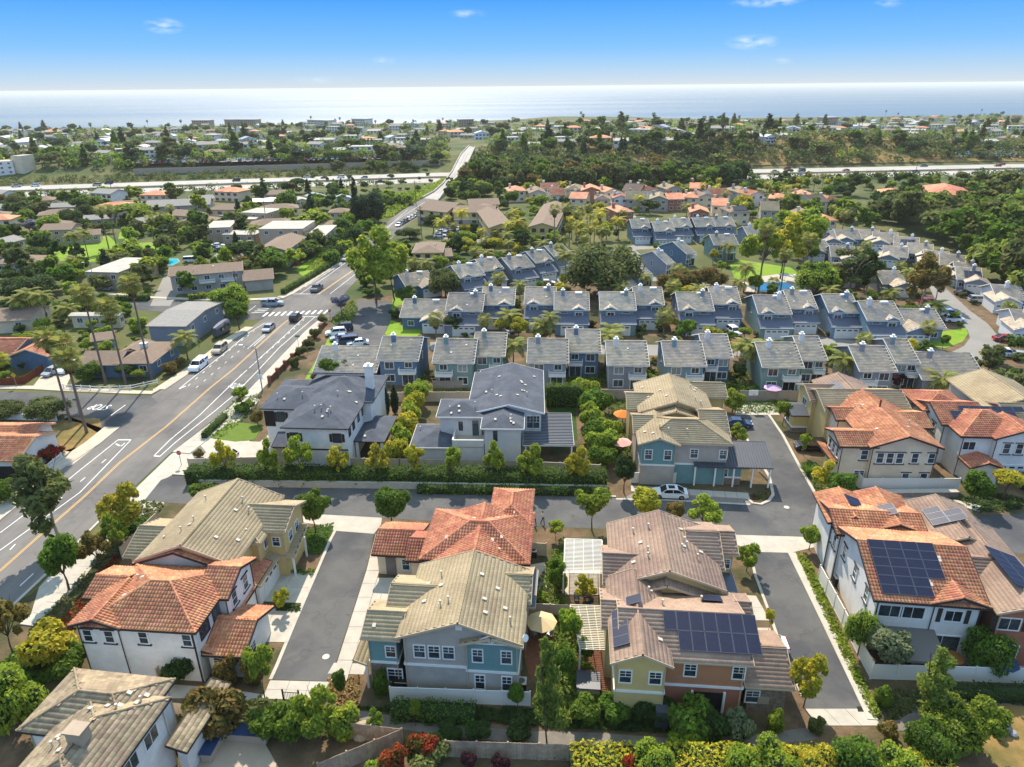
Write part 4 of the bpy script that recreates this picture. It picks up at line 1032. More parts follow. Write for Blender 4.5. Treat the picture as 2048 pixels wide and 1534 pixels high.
# broad concrete corner apron where the near street meets the road
patch('corner_apron',[(264,984),(341,910),(420,850),(500,790),(520,800),(470,850),(520,905),(470,920),(430,935),(380,948),(345,950),(322,962),(290,1000),(330,1003),(322,1020),(250,1040)],'concrete',.026)
patch('tree_pit',[(383,905),(402,893),(412,905),(392,922)],'path',.15,.15)
# near street
ST = [(288,1002),(322,960),(345,952),(400,955),(500,960),(764,975),(1100,991),(1232,997),(1300,985),(1470,1000),(1505,1008),(1525,1008),(1548,992),(1543,978),(1530,940),(1499,889),(1473,838),(1472,831),(1538,831),(1566,872),(1598,932),(1629,986),(1660,1012),(1710,1023),(1725,1000),(1900,1012),(1935,1032),(2048,1028),(2200,1020),(2200,1120),(2048,1108),(1900,1095),(1700,1080),(1600,1076),(1470,1070),(1202,1058),(1100,1054),(764,1037),(655,1031),(588,1026),(420,1012)]
patch('street',ST,'asphalt',.03)
strip('kerb',[(345,949),(400,952),(500,957),(764,972),(1100,988),(1232,994)],0,.3,'kerb',.14,0,1)
strip('street_gutter',[(1232,998),(1330,1000),(1500,1009)],0,.35,'kerb',.037,0)
strip('street_gutter',[(1706,1024),(1800,1028),(1933,1035)],0,.35,'kerb',.037,0)
patch('parking_bay',[(1245,998),(1270,984),(1492,998),(1504,1009),(1330,1001)],'paver',.036)
patch('parking_bay',[(1712,1024),(1722,1002),(1905,1012),(1930,1034)],'paver',.036)
slabs([(1262,984),(1500,999)],1.5,1,1.6)
slabs([(1650,986),(1725,999),(1905,1010),(1960,1024)],1.5,1,1.6)
strip('kerb',[(1538,831),(1566,872),(1598,932),(1629,986),(1645,1003),(1665,1015),(1712,1026)],0,.4,'kerb',.14,0,1)
strip('kerb',[(1473,838),(1499,889),(1538,954),(1543,975),(1546,990),(1538,1002),(1522,1009),(1505,1007),(1492,995)],0,.4,'kerb',.14,0,1)
patch('planting_bed',[(1494,996),(1505,1004),(1522,1006),(1538,999),(1543,982),(1540,976),(1500,990)],'mulch',.11,.1)
# alley one
ALW = [(671,1061),(660,1082),(629,1155),(590,1245),(553,1334),(541,1360),(658,1363),(673,1322),(731,1143),(748,1067)]
patch('alley',ALW,'asphalt',.038)
patch('concrete_apron',[(588,1026),(655,1030),(764,1036),(762,1050),(748,1068),(671,1062),(640,1050),(600,1045)],'concrete',.042)
def slab_area(poly_px,nx_,ny_,m='concrete',z=.05,gap=.03,name='concrete_slab',pname='driveway'):
    """a concrete pad cut into slabs; poly = four corners: near-left, near-right, far-right, far-left"""
    A,B,C,D = px(poly_px); par = obj(pname,None); par['kind'] = 'structure'
    for i in range(nx_):
        for j in range(ny_):
            def b(s,t): return (A * (1 - s) + B * s) * (1 - t) + (D * (1 - s) + C * s) * t
            g1 = gap / max((B - A).length / nx_,.1) / nx_ / 2; g2 = gap / max((D - A).length / ny_,.1) / ny_ / 2
            s0,s1,t0,t1 = i / nx_ + g1,(i + 1) / nx_ - g1,j / ny_ + g2,(j + 1) / ny_ - g2
            q = MB(); q.prism([(v.x,v.y) for v in (b(s0,t0),b(s1,t0),b(s1,t1),b(s0,t1))],-.02,z + RN.uniform(-.003,.003)); q.build(name,m,par)
    return par
slab_area([(525,1398),(648,1402),(660,1364),(540,1361)],3,2,pname='alley_end')
strip('gutter',[(671,1061),(660,1082),(629,1155),(590,1245),(553,1334),(541,1360)],0,.35,'kerb',.1,0,1)
slabs([(752,1069),(733,1143),(676,1322),(662,1363)][::-1],1.5,-1,2.2)
# driveways off alley one
slab_area([(588,1204),(560,1180),(602,1128),(632,1148)],1,1) if False else None
slab_area([(503,1202),(607,1207),(634,1147),(540,1144)],2,2)
slab_area([(470,1284),(570,1285),(598,1219),(505,1215)],2,2)
slab_area([(694,1292),(722,1292),(775,1158),(738,1158)],2,6)
slab_area([(700,1252),(790,1250),(800,1156),(745,1156)],2,3)
slab_area([(655,1348),(727,1350),(735,1328),(668,1326)],2,1)
# alley two
ALE = [(1500,1103),(1510,1150),(1538,1225),(1557,1281),(1605,1394),(1612,1418),(1726,1418),(1699,1350),(1640,1224),(1580,1105)]
patch('alley',ALE,'asphalt',.038)
patch('concrete_apron',[(1470,1070),(1600,1074),(1655,1078),(1640,1092),(1582,1106),(1500,1104),(1475,1090)],'concrete',.042)
slab_area([(1640,1452),(1765,1452),(1730,1418),(1608,1418)],3,1,pname='alley_end')
strip('gutter',[(1500,1103),(1510,1150),(1538,1225),(1557,1281),(1605,1394)],0,.3,'kerb',.1,0,1)
strip('gutter',[(1583,1106),(1640,1222),(1701,1348),(1745,1440)],0,.9,'concrete',.1,0,1)
slab_area([(1470,1240),(1540,1242),(1512,1192),(1478,1190)],1,2)
slab_area([(1490,1300),(1560,1302),(1540,1256),(1488,1256)],1,2)
# drain grate and manholes
q = MB(); P_ = px([(1716,1424),(1732,1424),(1727,1414),(1713,1414)]); q.prism([(p.x,p.y) for p in P_],0,.075); o = q.build('drain_grate','dark'); tag(o,'dark square drain grate at the foot of the right alley','drain grate')
for i,(u,v) in enumerate([(652,1314),(1640,1045),(1642,1042),(1573,1015),(1484,1015)][:4]):
    q = MB(); p = at(u,v); q.tube(p + UP * .03,p + UP * .06,.36,.36,14); o = q.build('manhole_cover','vent'); tag(o,['round manhole cover in the alley left of the grey and blue house','larger of two manhole covers in the street junction','smaller manhole cover beside the one in the junction','manhole cover in the street below the carport'][i],'manhole cover')
# bottom footpath
patch('footpath',[(700,1418),(760,1428),(900,1448),(1040,1462),(1200,1466),(1376,1480),(1500,1470),(1620,1455),(1640,1478),(1500,1496),(1376,1502),(1200,1492),(1040,1486),(900,1474),(760,1452),(700,1440)],'path',.03)
patch('footpath',[(1756,1446),(1800,1440),(1842,1404),(1870,1388),(2060,1392),(2200,1396),(2200,1422),(2048,1416),(1890,1412),(1850,1432),(1806,1462),(1770,1462)],'path',.03)
patch('footpath',[(300,1398),(330,1368),(440,1376),(530,1390),(520,1402),(420,1396)],'concrete',.03)
# lawns
patch('lawn',[(430,862),(420,876),(470,884),(510,880),(528,850),(470,845),(446,852)],'turf',.06)
patch('driveway_pad',[(372,925),(420,880),(520,884),(560,850),(575,880),(570,920),(470,935),(400,930)],'concrete',.05)
patch('front_path',[(470,920),(510,912),(512,820),(498,822)],'concrete',.055) if False else None
patch('lawn',[(600,775),(650,690),(668,650),(700,640),(690,672),(700,706),(640,700),(626,775)],'lawn',.03)
patch('lawn',[(780,640),(785,600),(800,560),(850,580),(850,600),(795,612)],'lawn',.03)
patch('lawn',[(770,668),(782,640),(810,650),(840,640),(845,664),(830,676),(800,688)],'lawn',.034)
patch('back_lawn',[(1096,800),(1150,800),(1155,880),(1100,880)],'lawn_dark',.03)
patch('back_lawn',[(604,1062),(668,1052),(662,1070),(640,1110),(606,1106)],'lawn_dark',.05)
# clubhouse, garages and streets between the blue houses
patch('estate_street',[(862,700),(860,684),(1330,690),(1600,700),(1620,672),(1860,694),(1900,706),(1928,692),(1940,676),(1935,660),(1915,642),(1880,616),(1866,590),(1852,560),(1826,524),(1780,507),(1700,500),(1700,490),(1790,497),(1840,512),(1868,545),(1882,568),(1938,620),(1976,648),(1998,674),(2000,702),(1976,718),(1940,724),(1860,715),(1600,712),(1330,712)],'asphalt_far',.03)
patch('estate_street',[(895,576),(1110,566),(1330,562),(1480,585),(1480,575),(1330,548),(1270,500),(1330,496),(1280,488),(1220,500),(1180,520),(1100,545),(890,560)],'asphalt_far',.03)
patch('lawn',[(1855,690),(1850,680),(1880,664),(1932,656),(1936,668),(1925,684),(1890,697)],'lawn',.05)
patch('lawn',[(1470,560),(1460,530),(1480,520),(1580,535),(1600,548),(1500,556)],'lawn',.05)
patch('pool_deck',[(1490,585),(1500,556),(1560,548),(1620,552),(1610,582)],'concrete',.06)
patch('swimming_pool',[(1515,582),(1516,572),(1540,564),(1580,568),(1584,574),(1560,584)],[M['pool_water']],.08) if False else None
def pool(label,pts):
    P_ = px(pts); q = MB(); q.prism([(p.x,p.y) for p in P_],0,.14); o = q.build('coping','concrete'); 
    c = sum(P_,Vector()) / len(P_); q = MB(); q.add([(c + (p - c) * .94).to_tuple()[:2] + (.15,) for p in P_],[tuple(range(len(P_)))])
    r = thing('swimming_pool',label,'swimming pool',(c.x,c.y,0)); o.parent = r; o.matrix_parent_inverse = Matrix.Translation(-c)
    w = q.build('water',[M['pool_water']],r); w.matrix_parent_inverse = Matrix.Translation(-c)
    if w.data.polygons[0].normal.z < 0: w.data.flip_normals()
pool('bright blue pool with a white curved edge in the park between the grey roofs',[(1512,583),(1514,573),(1540,563),(1566,565),(1584,570),(1582,577),(1560,584),(1540,582)])
pool('blue pool behind the flat roofed building on the left',[(322,531),(318,525),(335,518),(356,518),(360,524),(345,532)])
# left side: lawns, yards
patch('park_lawn',[(95,505),(110,486),(170,478),(215,470),(235,488),(320,484),(318,510),(230,520),(180,524),(120,522)],'lawn',.03)
patch('park_lawn',[(236,478),(240,464),(262,462),(270,476)],'lawn',.034)
patch('verge',[(590,540),(640,505),(690,474),(712,492),(660,522),(610,556)],'lawn',.05)
patch('dry_verge',[(112,900),(100,850),(135,835),(200,838),(206,868),(190,890),(150,905)],'dry',.05)
patch('driveway',[(62,778),(88,745),(104,735),(148,740),(130,778)],'concrete_warm',.05)
patch('driveway',[(125,935),(118,905),(165,892),(205,880),(190,895),(145,930)],'concrete_warm',.05)
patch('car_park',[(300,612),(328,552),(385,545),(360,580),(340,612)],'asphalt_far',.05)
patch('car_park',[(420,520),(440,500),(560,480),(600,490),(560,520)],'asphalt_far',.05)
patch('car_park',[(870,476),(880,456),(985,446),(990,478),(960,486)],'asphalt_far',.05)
patch('patio',[(380,1534),(400,1480),(520,1470),(560,1540),(540,1600),(380,1600)],'stucco_tan',.05)
patch('patio',[(1056,1200),(1060,1130),(1090,1125),(1095,1200)],'concrete_warm',.05)
patch('patio',[(1045,1300),(1055,1225),(1108,1225),(1100,1330),(1060,1360)],'brick',.05)
patch('patio',[(1145,1390),(1150,1290),(1210,1290),(1225,1395)],'brick',.05)
patch('patio',[(1130,1190),(1128,1140),(1200,1140),(1200,1190)],'concrete_warm',.05)
patch('patio',[(1780,1315),(1760,1290),(1960,1290),(2100,1300),(2100,1345),(1790,1335)],'concrete_warm',.05)
# road markings
cy = [(-70,1180 - 12),(0,1142),(98,1055),(170,992),(240,925),(334,852),(420,776),(470,736),(560,653),(576,640)]
for off in (-.12,.12): strip('centre_line',cy,0,.1,'paint_yellow',zp,off / .1)
cy2 = [(638,588),(700,545),(712,536)]
for off in (-.14,.14): strip('centre_line',cy2,0,.13,'paint_yellow',zp,off / .13)
for ln_ in ([(-60,1144),(0,1101),(160,985),(262,880)],[(0,1066),(75,1010),(157,943),(236,880)],[(308,912),(340,880),(400,830),(470,762),(560,680),(610,634)],[(320,913),(352,884),(430,822),(478,782)],[(478,780),(515,742),(560,694),(630,634)],[(358,778),(380,760),(450,706),(500,664),(530,646)],[(495,698),(530,668)],[(508,692),(530,672)],[(585,588),(640,555),(700,515)],[(600,588),(655,552),(712,510)],[(660,588),(706,552),(730,532)],[(715,500),(770,458),(815,420)],[(757,470),(800,436),(850,404)]):
    strip('lane_line',ln_,0,.13,'paint_white',zp,0)
lines_dash('lane_dash',[(20,1100),(96,1020),(190,938),(250,886)],1.2,4.2,.13,'paint_white',zp)
lines_dash('lane_dash',[(40,1172),(110,1108),(170,1040)],2.2,4.5,.13,'paint_white',zp)
lines_dash('lane_dash',[(376,772),(440,716),(500,668),(520,652)],1.0,2.2,.13,'paint_white',zp)
lines_dash('lane_dash',[(392,776),(455,722),(490,692)],1.0,2.2,.13,'paint_white',zp)
lines_dash('lane_dash',[(480,752),(540,700),(590,656),(612,636)],1.0,2.2,.13,'paint_white',zp)
lines_dash('lane_dash',[(600,580),(690,524),(712,506)],1.0,2.4,.13,'paint_white',zp)
for (a,b) in (((308,912),(320,913)),((478,781),(462,775)),((590,633),(648,634)),((583,588),(640,588)),((236,880),(262,880)),((232,888),(240,892)),((358,778),(372,772))):
    strip('stop_line',[a,b],0,.25,'paint_white',zp + .002,0)
for i in range(11):
    t = i / 10; p0 = (526 + t * 122,633 - t * 6); p1 = (536 + t * 120,625 - t * 5); strip('crosswalk_bar',[p0,p1],0,.55,'paint_white',zp + .002,0)
for i in range(4): strip('crosswalk_bar',[(503 + i * 6,626 - i * 3.6),(530 + i * 6 - i * 2,624 - i * 3.4)],0,.3,'paint_white',zp + .002,0)
strip('lane_line',[(498,622),(512,611)],0,.13,'paint_white',zp,0); strip('lane_line',[(222,831),(251,810)],0,.14,'paint_white',zp,0)
# worn lettering SLOW-style marking: STOP painted on the side street and KEEP CLEAR boxes are read as words
def word(txt,p,ang,w,h,m='paint_white',z=None,name='road_lettering',parent=None,mx=None,ext=0.0):
    c = bpy.data.curves.new(name,'FONT'); c.body = txt; c.align_x = 'CENTER'; c.align_y = 'CENTER'; c.size = 1; c.extrude = ext
    o = bpy.data.objects.new(name,c); COL.objects.link(o); bpy.context.view_layer.update()
    dep = bpy.context.evaluated_depsgraph_get(); me = bpy.data.meshes.new_from_object(o.evaluated_get(dep)); bpy.data.objects.remove(o)
    co_ = np.array([v.co[:] for v in me.vertices]); ex = co_.max(0) - co_.min(0)
    me.materials.append(M[m]); o = bpy.data.objects.new(name,me); COL.objects.link(o)
    if mx is not None: o.matrix_world = mx @ Matrix.Diagonal((w / ex[0],h / ex[1],1,1))
    else: o.location = p; o.rotation_euler = (0,0,ang); o.scale = (w / ex[0],h / ex[1],1); o['kind'] = 'structure'
    if parent: o.parent = parent; o.matrix_parent_inverse = parent.matrix_world.inverted()
    return o
p = at(200,814); word('STOP',(p.x,p.y,zp + .004),rad(180 - 8),3.6,2.2)
p = at(472,772); word('SLOW',(p.x,p.y,zp + .004),rad(-22),2.6,2.0)
p = at(470,779); word('BIKE',(p.x - .5,p.y - 2.6,zp + .004),rad(-22),2.2,1.8) if False else None

# bridge over the freeway and the far road
def ribbon(name,A,B,m,z0,z1,thick=0):
    q = MB(); n = len(A)
    for i in range(n - 1):
        f0,f1 = i / (n - 1),(i + 1) / (n - 1); za,zb_ = z0 + (z1 - z0) * f0,z0 + (z1 - z0) * f1
        q.add([(A[i].x,A[i].y,za),(B[i].x,B[i].y,za),(B[i + 1].x,B[i + 1].y,zb_),(A[i + 1].x,A[i + 1].y,zb_)],[(0,1,2,3)])
        if thick: 
            for s_ in (A,B): q.bar((s_[i].x,s_[i].y,za - thick),(s_[i + 1].x,s_[i + 1].y,zb_ - thick),.6,thick + .8)
            q.add([(A[i].x,A[i].y,za - thick),(B[i].x,B[i].y,za - thick),(B[i + 1].x,B[i + 1].y,zb_ - thick),(A[i + 1].x,A[i + 1].y,zb_ - thick)],[(3,2,1,0)])
    return q.build(name,m)
zb0,zb1 = .05,7.6
LA = [(846,396),(868,384),(886,368),(904,344),(915,322),(922,309),(938,292)]; RB = [(878,400),(886,388),(900,372),(922,346),(936,326),(942,312),(950,295)]
LA = [at(u,v,zb0 + (zb1 - zb0) * i / 6) for i,(u,v) in enumerate(LA)]; RB = [at(u,v,zb0 + (zb1 - zb0) * i / 6) for i,(u,v) in enumerate(RB)]
br = thing('road_bridge','long pale concrete road bridge crossing the freeway towards the coast','bridge',(LA[3].x,LA[3].y,0)); bi = Matrix.Translation(-Vector((LA[3].x,LA[3].y,0)))
o = ribbon('deck',LA,RB,'freeway',zb0,zb1,1.4); o.parent = br; o.matrix_parent_inverse = bi
for k in (3,4):
    c = (LA[k] + RB[k]) / 2; q = MB(); q.box((c.x - 4,c.y - .8,-9),(c.x + 4,c.y + .8,1.2)); o = q.build('pier','concrete',br); o.matrix_parent_inverse = bi
for k in (0.38,.62):
    P3 = [(LA[i] * (1 - k) + RB[i] * k) for i in range(7)]; q = MB()
    for i in range(6): q.bar((P3[i].x,P3[i].y,zb0 + (zb1 - zb0) * i / 6 + .01),(P3[i + 1].x,P3[i + 1].y,zb0 + (zb1 - zb0) * (i + 1) / 6 + .01),.3,.01)
    o = q.build('lane_line','path',br); o.matrix_parent_inverse = bi
# freeway: two carriageways with a planted median and sound walls
FX = np.linspace(-900,1200,43)
def fw(off0,off1,m,name,z=-2.45):
    q = MB()
    for x0,x1 in zip(FX,FX[1:]): q.add([(x0,yf(x0) + off0,z),(x1,yf(x1) + off0,z),(x1,yf(x1) + off1,z),(x0,yf(x0) + off1,z)],[(0,1,2,3)])
    o = q.build(name,m); o['kind'] = 'structure'; return o
fw(-29,-4,'freeway','freeway'); fw(4,29,'freeway','freeway'); fw(-4,4,'dry','median',-2.4)
for a_,b_ in ((-21,-20.6),(-12.5,-12.1),(12.1,12.5),(20.6,21)): fw(a_,b_,'paint_white','lane_line',-2.42)
q = MB()
for x0,x1 in zip(FX,FX[1:]): q.bar((x0,yf(x0),-2.5),(x1,yf(x1),-2.5),.5,1.0)
q.build('median_barrier','concrete'); bpy.data.objects['median_barrier']['kind'] = 'structure'
q = MB()
for x0,x1 in zip(FX[13:18],FX[14:18]): q.bar((x0,yf(x0) + 52,.2),(x1,yf(x1) + 52,.2),.4,3.6)
o = q.build('sound_wall','stucco_tan'); tag(o,'long tan sound wall on the far side of the freeway','wall')
q = MB()
for x0,x1 in zip(np.arange(60,440,20.),np.arange(80,460,20.)):
    for k in range(9):
        d0,d1 = 40 + k * 10,50 + k * 10; c = [(x0,yf(x0) + d0),(x1,yf(x1) + d0),(x1,yf(x1) + d1),(x0,yf(x0) + d1)]; q.add([(x,y,float(T(x,y)) + .35) for x,y in c],[(0,1,2,3)])
o = q.build('bank','dry'); o['kind'] = 'structure'

# ================================================================ NEAR HOUSES
def hb(u,v): p = at(u,v); return (p.x,p.y,0)
E2 = 6.6
def B2(H,side,b,ts,z,w=1.0,h=1.3,style='hung',**k):
    for t in ts: H.window(b,side,t,z,w,h,style,**k)

# --- A: white house with terracotta roof, lower left
H = House('house','white stucco house with terracotta hip roof and arched entry, lower left','house',hb(300,1300),GA)
tr = dict(roof='tile_terra',style='barrel',wall='stucco_white',fascia='trim_dark',pitch=.4)
a = H.block((156,1253),(392,1260),(240,1124),E2,'hip',**tr)
f = H.block((134,1250),(238,1256),6.0,E2 + .02,'gy',dx=(0,0),**{**tr,'pitch': .34}); f.O += 0 * gx
w1 = H.block((161,1196),(235,1196),5.0,E2 - .1,'gx',**{**tr,'pitch': .34})
w2 = H.block((385,1196),(458,1192),6.5,E2 - .03,'gx',**tr)
bk = H.block((262,1128),(440,1132),8.0,E2 - .06,'gy',**{**tr,'pitch': .36})
lo = H.block((402,1308),(488,1311),7.0,3.2,'gx',**tr)
st = H.block((398,1305),(425,1306),14.0,3.25,'shedr',**{**tr,'pitch': .3})
en = H.block((296,1304),(370,1306),3.0,3.0,'gy',**{**tr,'ov': .3,'pitch': .3})
for t in (.2,.72): H.window(f,'F',t,4.4,.8,1.3,'sill',trim='trim_dark')
for t in (.5,.92): H.window(a,'F',t,4.4,.8,1.3,'sill',trim='trim_dark')
for t in (.2,.5): H.window(a,'R',t,4.3,1.5,1.3,'slide',trim='trim_dark')
for t in (.25,.7): H.window(w2,'R',t,4.2,.9,1.5,'sill',trim='trim_dark')
H.window(lo,'F',.3,.9,1.3,1.4,'hung'); H.window(lo,'R',.35,.9,1.0,1.4,'hung')
q = MB(); O,u,n,L = en.face('F'); c = O + u * L / 2 + n * .03
q.add([c - u * .8 + UP * .02,c + u * .8 + UP * .02] + [c + u * (.8 * math.cos(t)) + UP * (1.7 + .75 * math.sin(t)) for t in [math.pi * k / 8 for k in range(9)]],[tuple(range(11))]); H.part('entry_arch',q,'stucco_tan')
H.vents(a,3,3); H.vents(bk,3,0)
for t,s in ((.02,'F'),(.98,'F')): O,u,n,L = a.face(s); q = MB(); p = O + u * (t * L) + n * .06; q.tube(p,p + UP * E2,.06,.06,6); H.part('downspout',q,'trim_dark')

# --- B: tan roofed yellow house behind A
H = House('house','yellow house with a big tan gable roof where the near street meets the main road','house',hb(400,1090),GA)
tt = dict(roof='tile_tan',style='flat',wall='stucco_yellow',fascia='trim_tan',pitch=.4)
a = H.block((266,1120),(470,1125),(462,985),E2 + .3,'gy',**tt)
x = H.block((440,1060),(572,1058),6.5,E2,'gx',**tt)
h_ = H.block((455,1084),(520,1084),8.0,E2 - .2,'hip',**tt)
lw = H.block((243,1113),(330,1112),7.5,4.6,'gx',**tt)
g1 = H.block((468,1170),(522,1168),8,3.1,'shedr',**{**tt,'wall': 'stucco_white','pitch': .3})
g2 = H.block((520,1112),(592,1108),4.5,3.0,'shed',**{**tt,'wall': 'stucco_yellow','pitch': .3},open_=True)
H.posts([g2.P(.4,.3),g2.P(g2.w - .4,.3),g2.P(g2.w - .4,3.9)],2.8)
for t in (.3,.65): H.window(x,'R',t,3.9,.9,1.2,'hung')
H.window(h_,'R',.3,4.2,1.6,1.1,'triple'); H.window(a,'R',.1,4.3,1.2,1.3,'slide'); H.window(x,'F',.85,4.2,.8,1.1)
H.garage(g1,'R',.5,4.4); H.vents(a,5,1); H.vents(a,4,0); H.vents(h_,2,0)

# --- C: terracotta roof, cream walls, centre left
H = House('house','cream house with a red terracotta hip roof, right of the first alley','house',hb(900,1110),GA)
tr = dict(roof='tile_terra_red',style='barrel',wall='stucco_cream',fascia='trim_dark',pitch=.38)
a = H.block((836,1122),(1060,1121),(1061,1024),E2,'hip',**tr)
f = H.block((862,1134),(1030,1136),10,E2 - .02,'gy',**{**tr,'pitch': .36})
s1 = H.block((742,1108),(836,1110),6.5,3.2,'gx',**tr)
s2 = H.block((810,1119),(870,1122),5.5,4.6,'gx',**tr)
s3 = H.block((974,1046),(1062,1046),7.5,E2 + .15,'hip',**tr)
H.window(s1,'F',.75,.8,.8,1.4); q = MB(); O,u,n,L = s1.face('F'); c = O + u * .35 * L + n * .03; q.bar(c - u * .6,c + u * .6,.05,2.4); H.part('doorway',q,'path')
H.vents(a,4,0); H.vents(a,3,2)

# --- D: tan roof, grey and blue-green front
H = House('house','grey and teal house with a long tan roof and three windows abreast, front centre','house',hb(900,1330),GA)
tt = dict(roof='tile_tan',style='flat',fascia='trim_tan',pitch=.36,wall='stucco_tan')
a = H.block((790,1276),(1044,1284),(1056,1136),E2 + .3,'gy',**{**tt,'wall': 'stucco_grey','wall2': 'stucco_grey','zb': 3.3})
f = H.block((918,1288),(1046,1292),4.5,E2 + .1,'gy',**{**tt,'wall': 'teal','wall2': 'stucco_grey','zb': 3.1,'pitch': .28})
l1 = H.block((719,1277),(800,1275),5.2,E2 - .3,'gx',**{**tt,'wall': 'teal','wall2': 'stone','zb': 3.0})
l2 = H.block((768,1226),(900,1226),5.6,E2 + .1,'gx',**{**tt,'pitch': .4})
r1 = H.block((985,1203),(1062,1202),5.6,E2 - .1,'gx',**{**tt,'pitch': .42})
pr = H.block((706,1325),(732,1325),5.0,3.3,'shedr',**{**tt,'pitch': .4},open_=True)
pp_ = H.block((1052,1215),(1070,1215),6,4.2,'shedr',**{**tt,'roof': 'metal_dark','style': 'plain','pitch': .1},walls=False)
B2(H,'F',a,(.14,.27,.4),4.2,.95,1.35); B2(H,'F',f,(.22,.78),4.2,.85,1.4); B2(H,'F',f,(.25,.78),1.0,.8,1.6)
H.window(l1,'F',.78,3.7,.85,1.2); H.window(l1,'F',.86,.7,1.3,1.5)
q = MB(); O,u,n,L = a.face('F'); c = O + u * .5 * L + n * .03; c.z = 7.6; q.bar(c - u * .3,c + u * .3,.08,.6); H.part('gable_vent',q,'trim_white')
q = MB(); O,u,n,L = f.face('F'); c = O + u * .5 * L + n * .3; c.z = 6.55
for k in (-1,1): q.bar(c + u * k * 1.7,c + UP * 1.0,.1,.12); q.bar(c + UP * .2 + u * k * .1,c + u * k * .8 + UP * .55,.1,.1)
q.bar(c - u * 2.2,c + u * 2.2,.1,.14); q.bar(c,c + UP * .95,.1,.1,up=Vector((1,0,0))); H.part('gable_bracket',q,'trim_white')
H.posts([l1.P(.2,.2),l1.P(.2,4.6)],3.0); H.vents(a,6,0); H.vents(a,6,1); H.vents(l1,1,0)
H.garage(l2,'L',.5,4.4)

# --- E1 / E2: brown roofs, yellow and orange
H = House('house','yellow house with a wide brown gable roof behind the orange and yellow one','house',hb(1320,1150),GA)
tb_ = dict(roof='tile_brown',style='flat',fascia='trim_tan',pitch=.36,wall='stucco_yellow')
a = H.block((1222,1172),(1452,1174),(1398,1052),E2 + .4,'gy',**tb_)
l1 = H.block((1206,1168),(1300,1168),6.5,E2 + .1,'gx',**{**tb_,'pitch': .4})
r1 = H.block((1380,1136),(1450,1136),8.5,E2 + .2,'gx',**{**tb_,'pitch': .4})
r2 = H.block((1430,1107),(1478,1107),5.5,E2 - .2,'gx',**tb_)
md = H.block((1224,1200),(1440,1198),9.0,E2 - .5,'gy',**{**tb_,'pitch': .34})
pr = H.block((1440,1190),(1478,1188),10,3.5,'shedr',**{**tb_,'roof': 'metal_dark','style': 'plain','pitch': .25},open_=True)
H.posts([pr.P(pr.w - .3,.3),pr.P(pr.w - .3,5),pr.P(pr.w - .3,9.6)],3.2)
H.vents(a,7,1); H.vents(a,6,0); H.vents(md,4,0); H.window(r2,'F',.6,4.2,.8,1.1)
H = House('house','orange and yellow house with a big dark solar array on its brown roof','house',hb(1360,1400),GA)
a = H.block((1240,1318),(1507,1323),(1478,1188),E2,'gx',**{**tb_,'wall': 'stucco_orange','wall2': 'stucco_rose','zb': 3.3,'pitch': .34})
f = H.block((1222,1326),(1347,1329),11.5,E2 + .35,'gy',**{**tb_,'wall2': 'stucco_yellow','zb': 3.3,'pitch': .44})
lw = H.block((1203,1256),(1262,1254),5.5,E2,'gx',**{**tb_,'pitch': .3})
r1 = H.block((1492,1374),(1590,1373),7.2,3.4,'gx',**{**tb_,'wall': 'stone'})
rr = H.block((1478,1250),(1512,1250),4.6,E2 - .3,'gx',**tb_)
B2(H,'F',f,(.2,.8),4.3,.95,1.3); B2(H,'F',a,(.55,.95),4.4,.95,1.3); H.window(r1,'F',.12,1.0,1.1,1.3)
H.panels(a,0,[(1,7),(0,7)],4.0,.9,1.14,1.85); H.panels(f,0,[(0,3)],0,0) if False else None
H.panels(f,0,[(0,4)],5.4,.4,1.12,1.5); H.panels(f,0,[(0,1)],4.1,1.9,1.12,1.5)
H.panels(a,1,[(0,1)],1.4,1.0,1.9,1.3)
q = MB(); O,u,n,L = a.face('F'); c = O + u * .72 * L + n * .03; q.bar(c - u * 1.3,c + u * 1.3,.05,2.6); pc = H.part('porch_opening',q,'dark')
q = MB(); 
for k in (-1.4,1.4): q.bar(c + u * k - u * .1 + n * .1,c + u * k + u * .1 + n * .1,.2,2.8)
H.part('porch_frame',q,'trim_white',pc)
q = MB(); O,u,n,L = f.face('F'); c = O + u * .98 * L + n * .5; q.bar(c - u * .55,c + u * .55,.9,2.0); H.part('storage_cabinet',q,'metal_dark')
for k in (.35,.5): q = MB(); O,u,n,L = r1.face('F'); c = O + u * k * L + n * .06 + UP * .9; q.bar(c - u * .25,c + u * .25,.1,.8); H.part('meter_box',q,'stucco_tan')
H.vents(a,4,1); H.vents(f,2,1)

# --- F / G: white terracotta and orange houses right
H = House('house','white house with orange tile roof, solar array and grey patio awning, lower right','house',hb(1830,1290),rad(-7.5))
tr = dict(roof='tile_terra',style='barrel',wall='stucco_white',fascia='trim_dark',pitch=.38)
a = H.block((1752,1204),(1980,1209),(1912,1062),E2,'gx',**tr)
f = H.block((1866,1208),(1984,1212),6,E2 + .06,'gy',**{**tr,'pitch': .34})
b1 = H.block((1676,1072),(1860,1074),7.0,E2 - .05,'gx',**{**tr,'pitch': .3})
b2 = H.block((1658,1046),(1760,1048),6.5,E2 - .1,'gy',**{**tr,'pitch': .34})
b3 = H.block((1740,1062),(1856,1066),8.0,E2 - .1,'gy',**{**tr,'pitch': .34})
sd_ = H.block((1700,1130),(1720,1128),5.0,E2 - .6,'shedr',**{**tr,'pitch': .2}) if False else None
H.panels(a,0,[(0,3),(0,3),(0,4),(0,4),(0,4),(0,4)],.9,.7,1.55,1.0); H.panels(b3,0,[(0,2)],4.0,2.0); H.panels(b2,1,[(0,2)],2.5,1.2)
for t in (.3,.72): H.window(a,'F',t * .5 + .0,4.3,2.1,1.3,'slide')
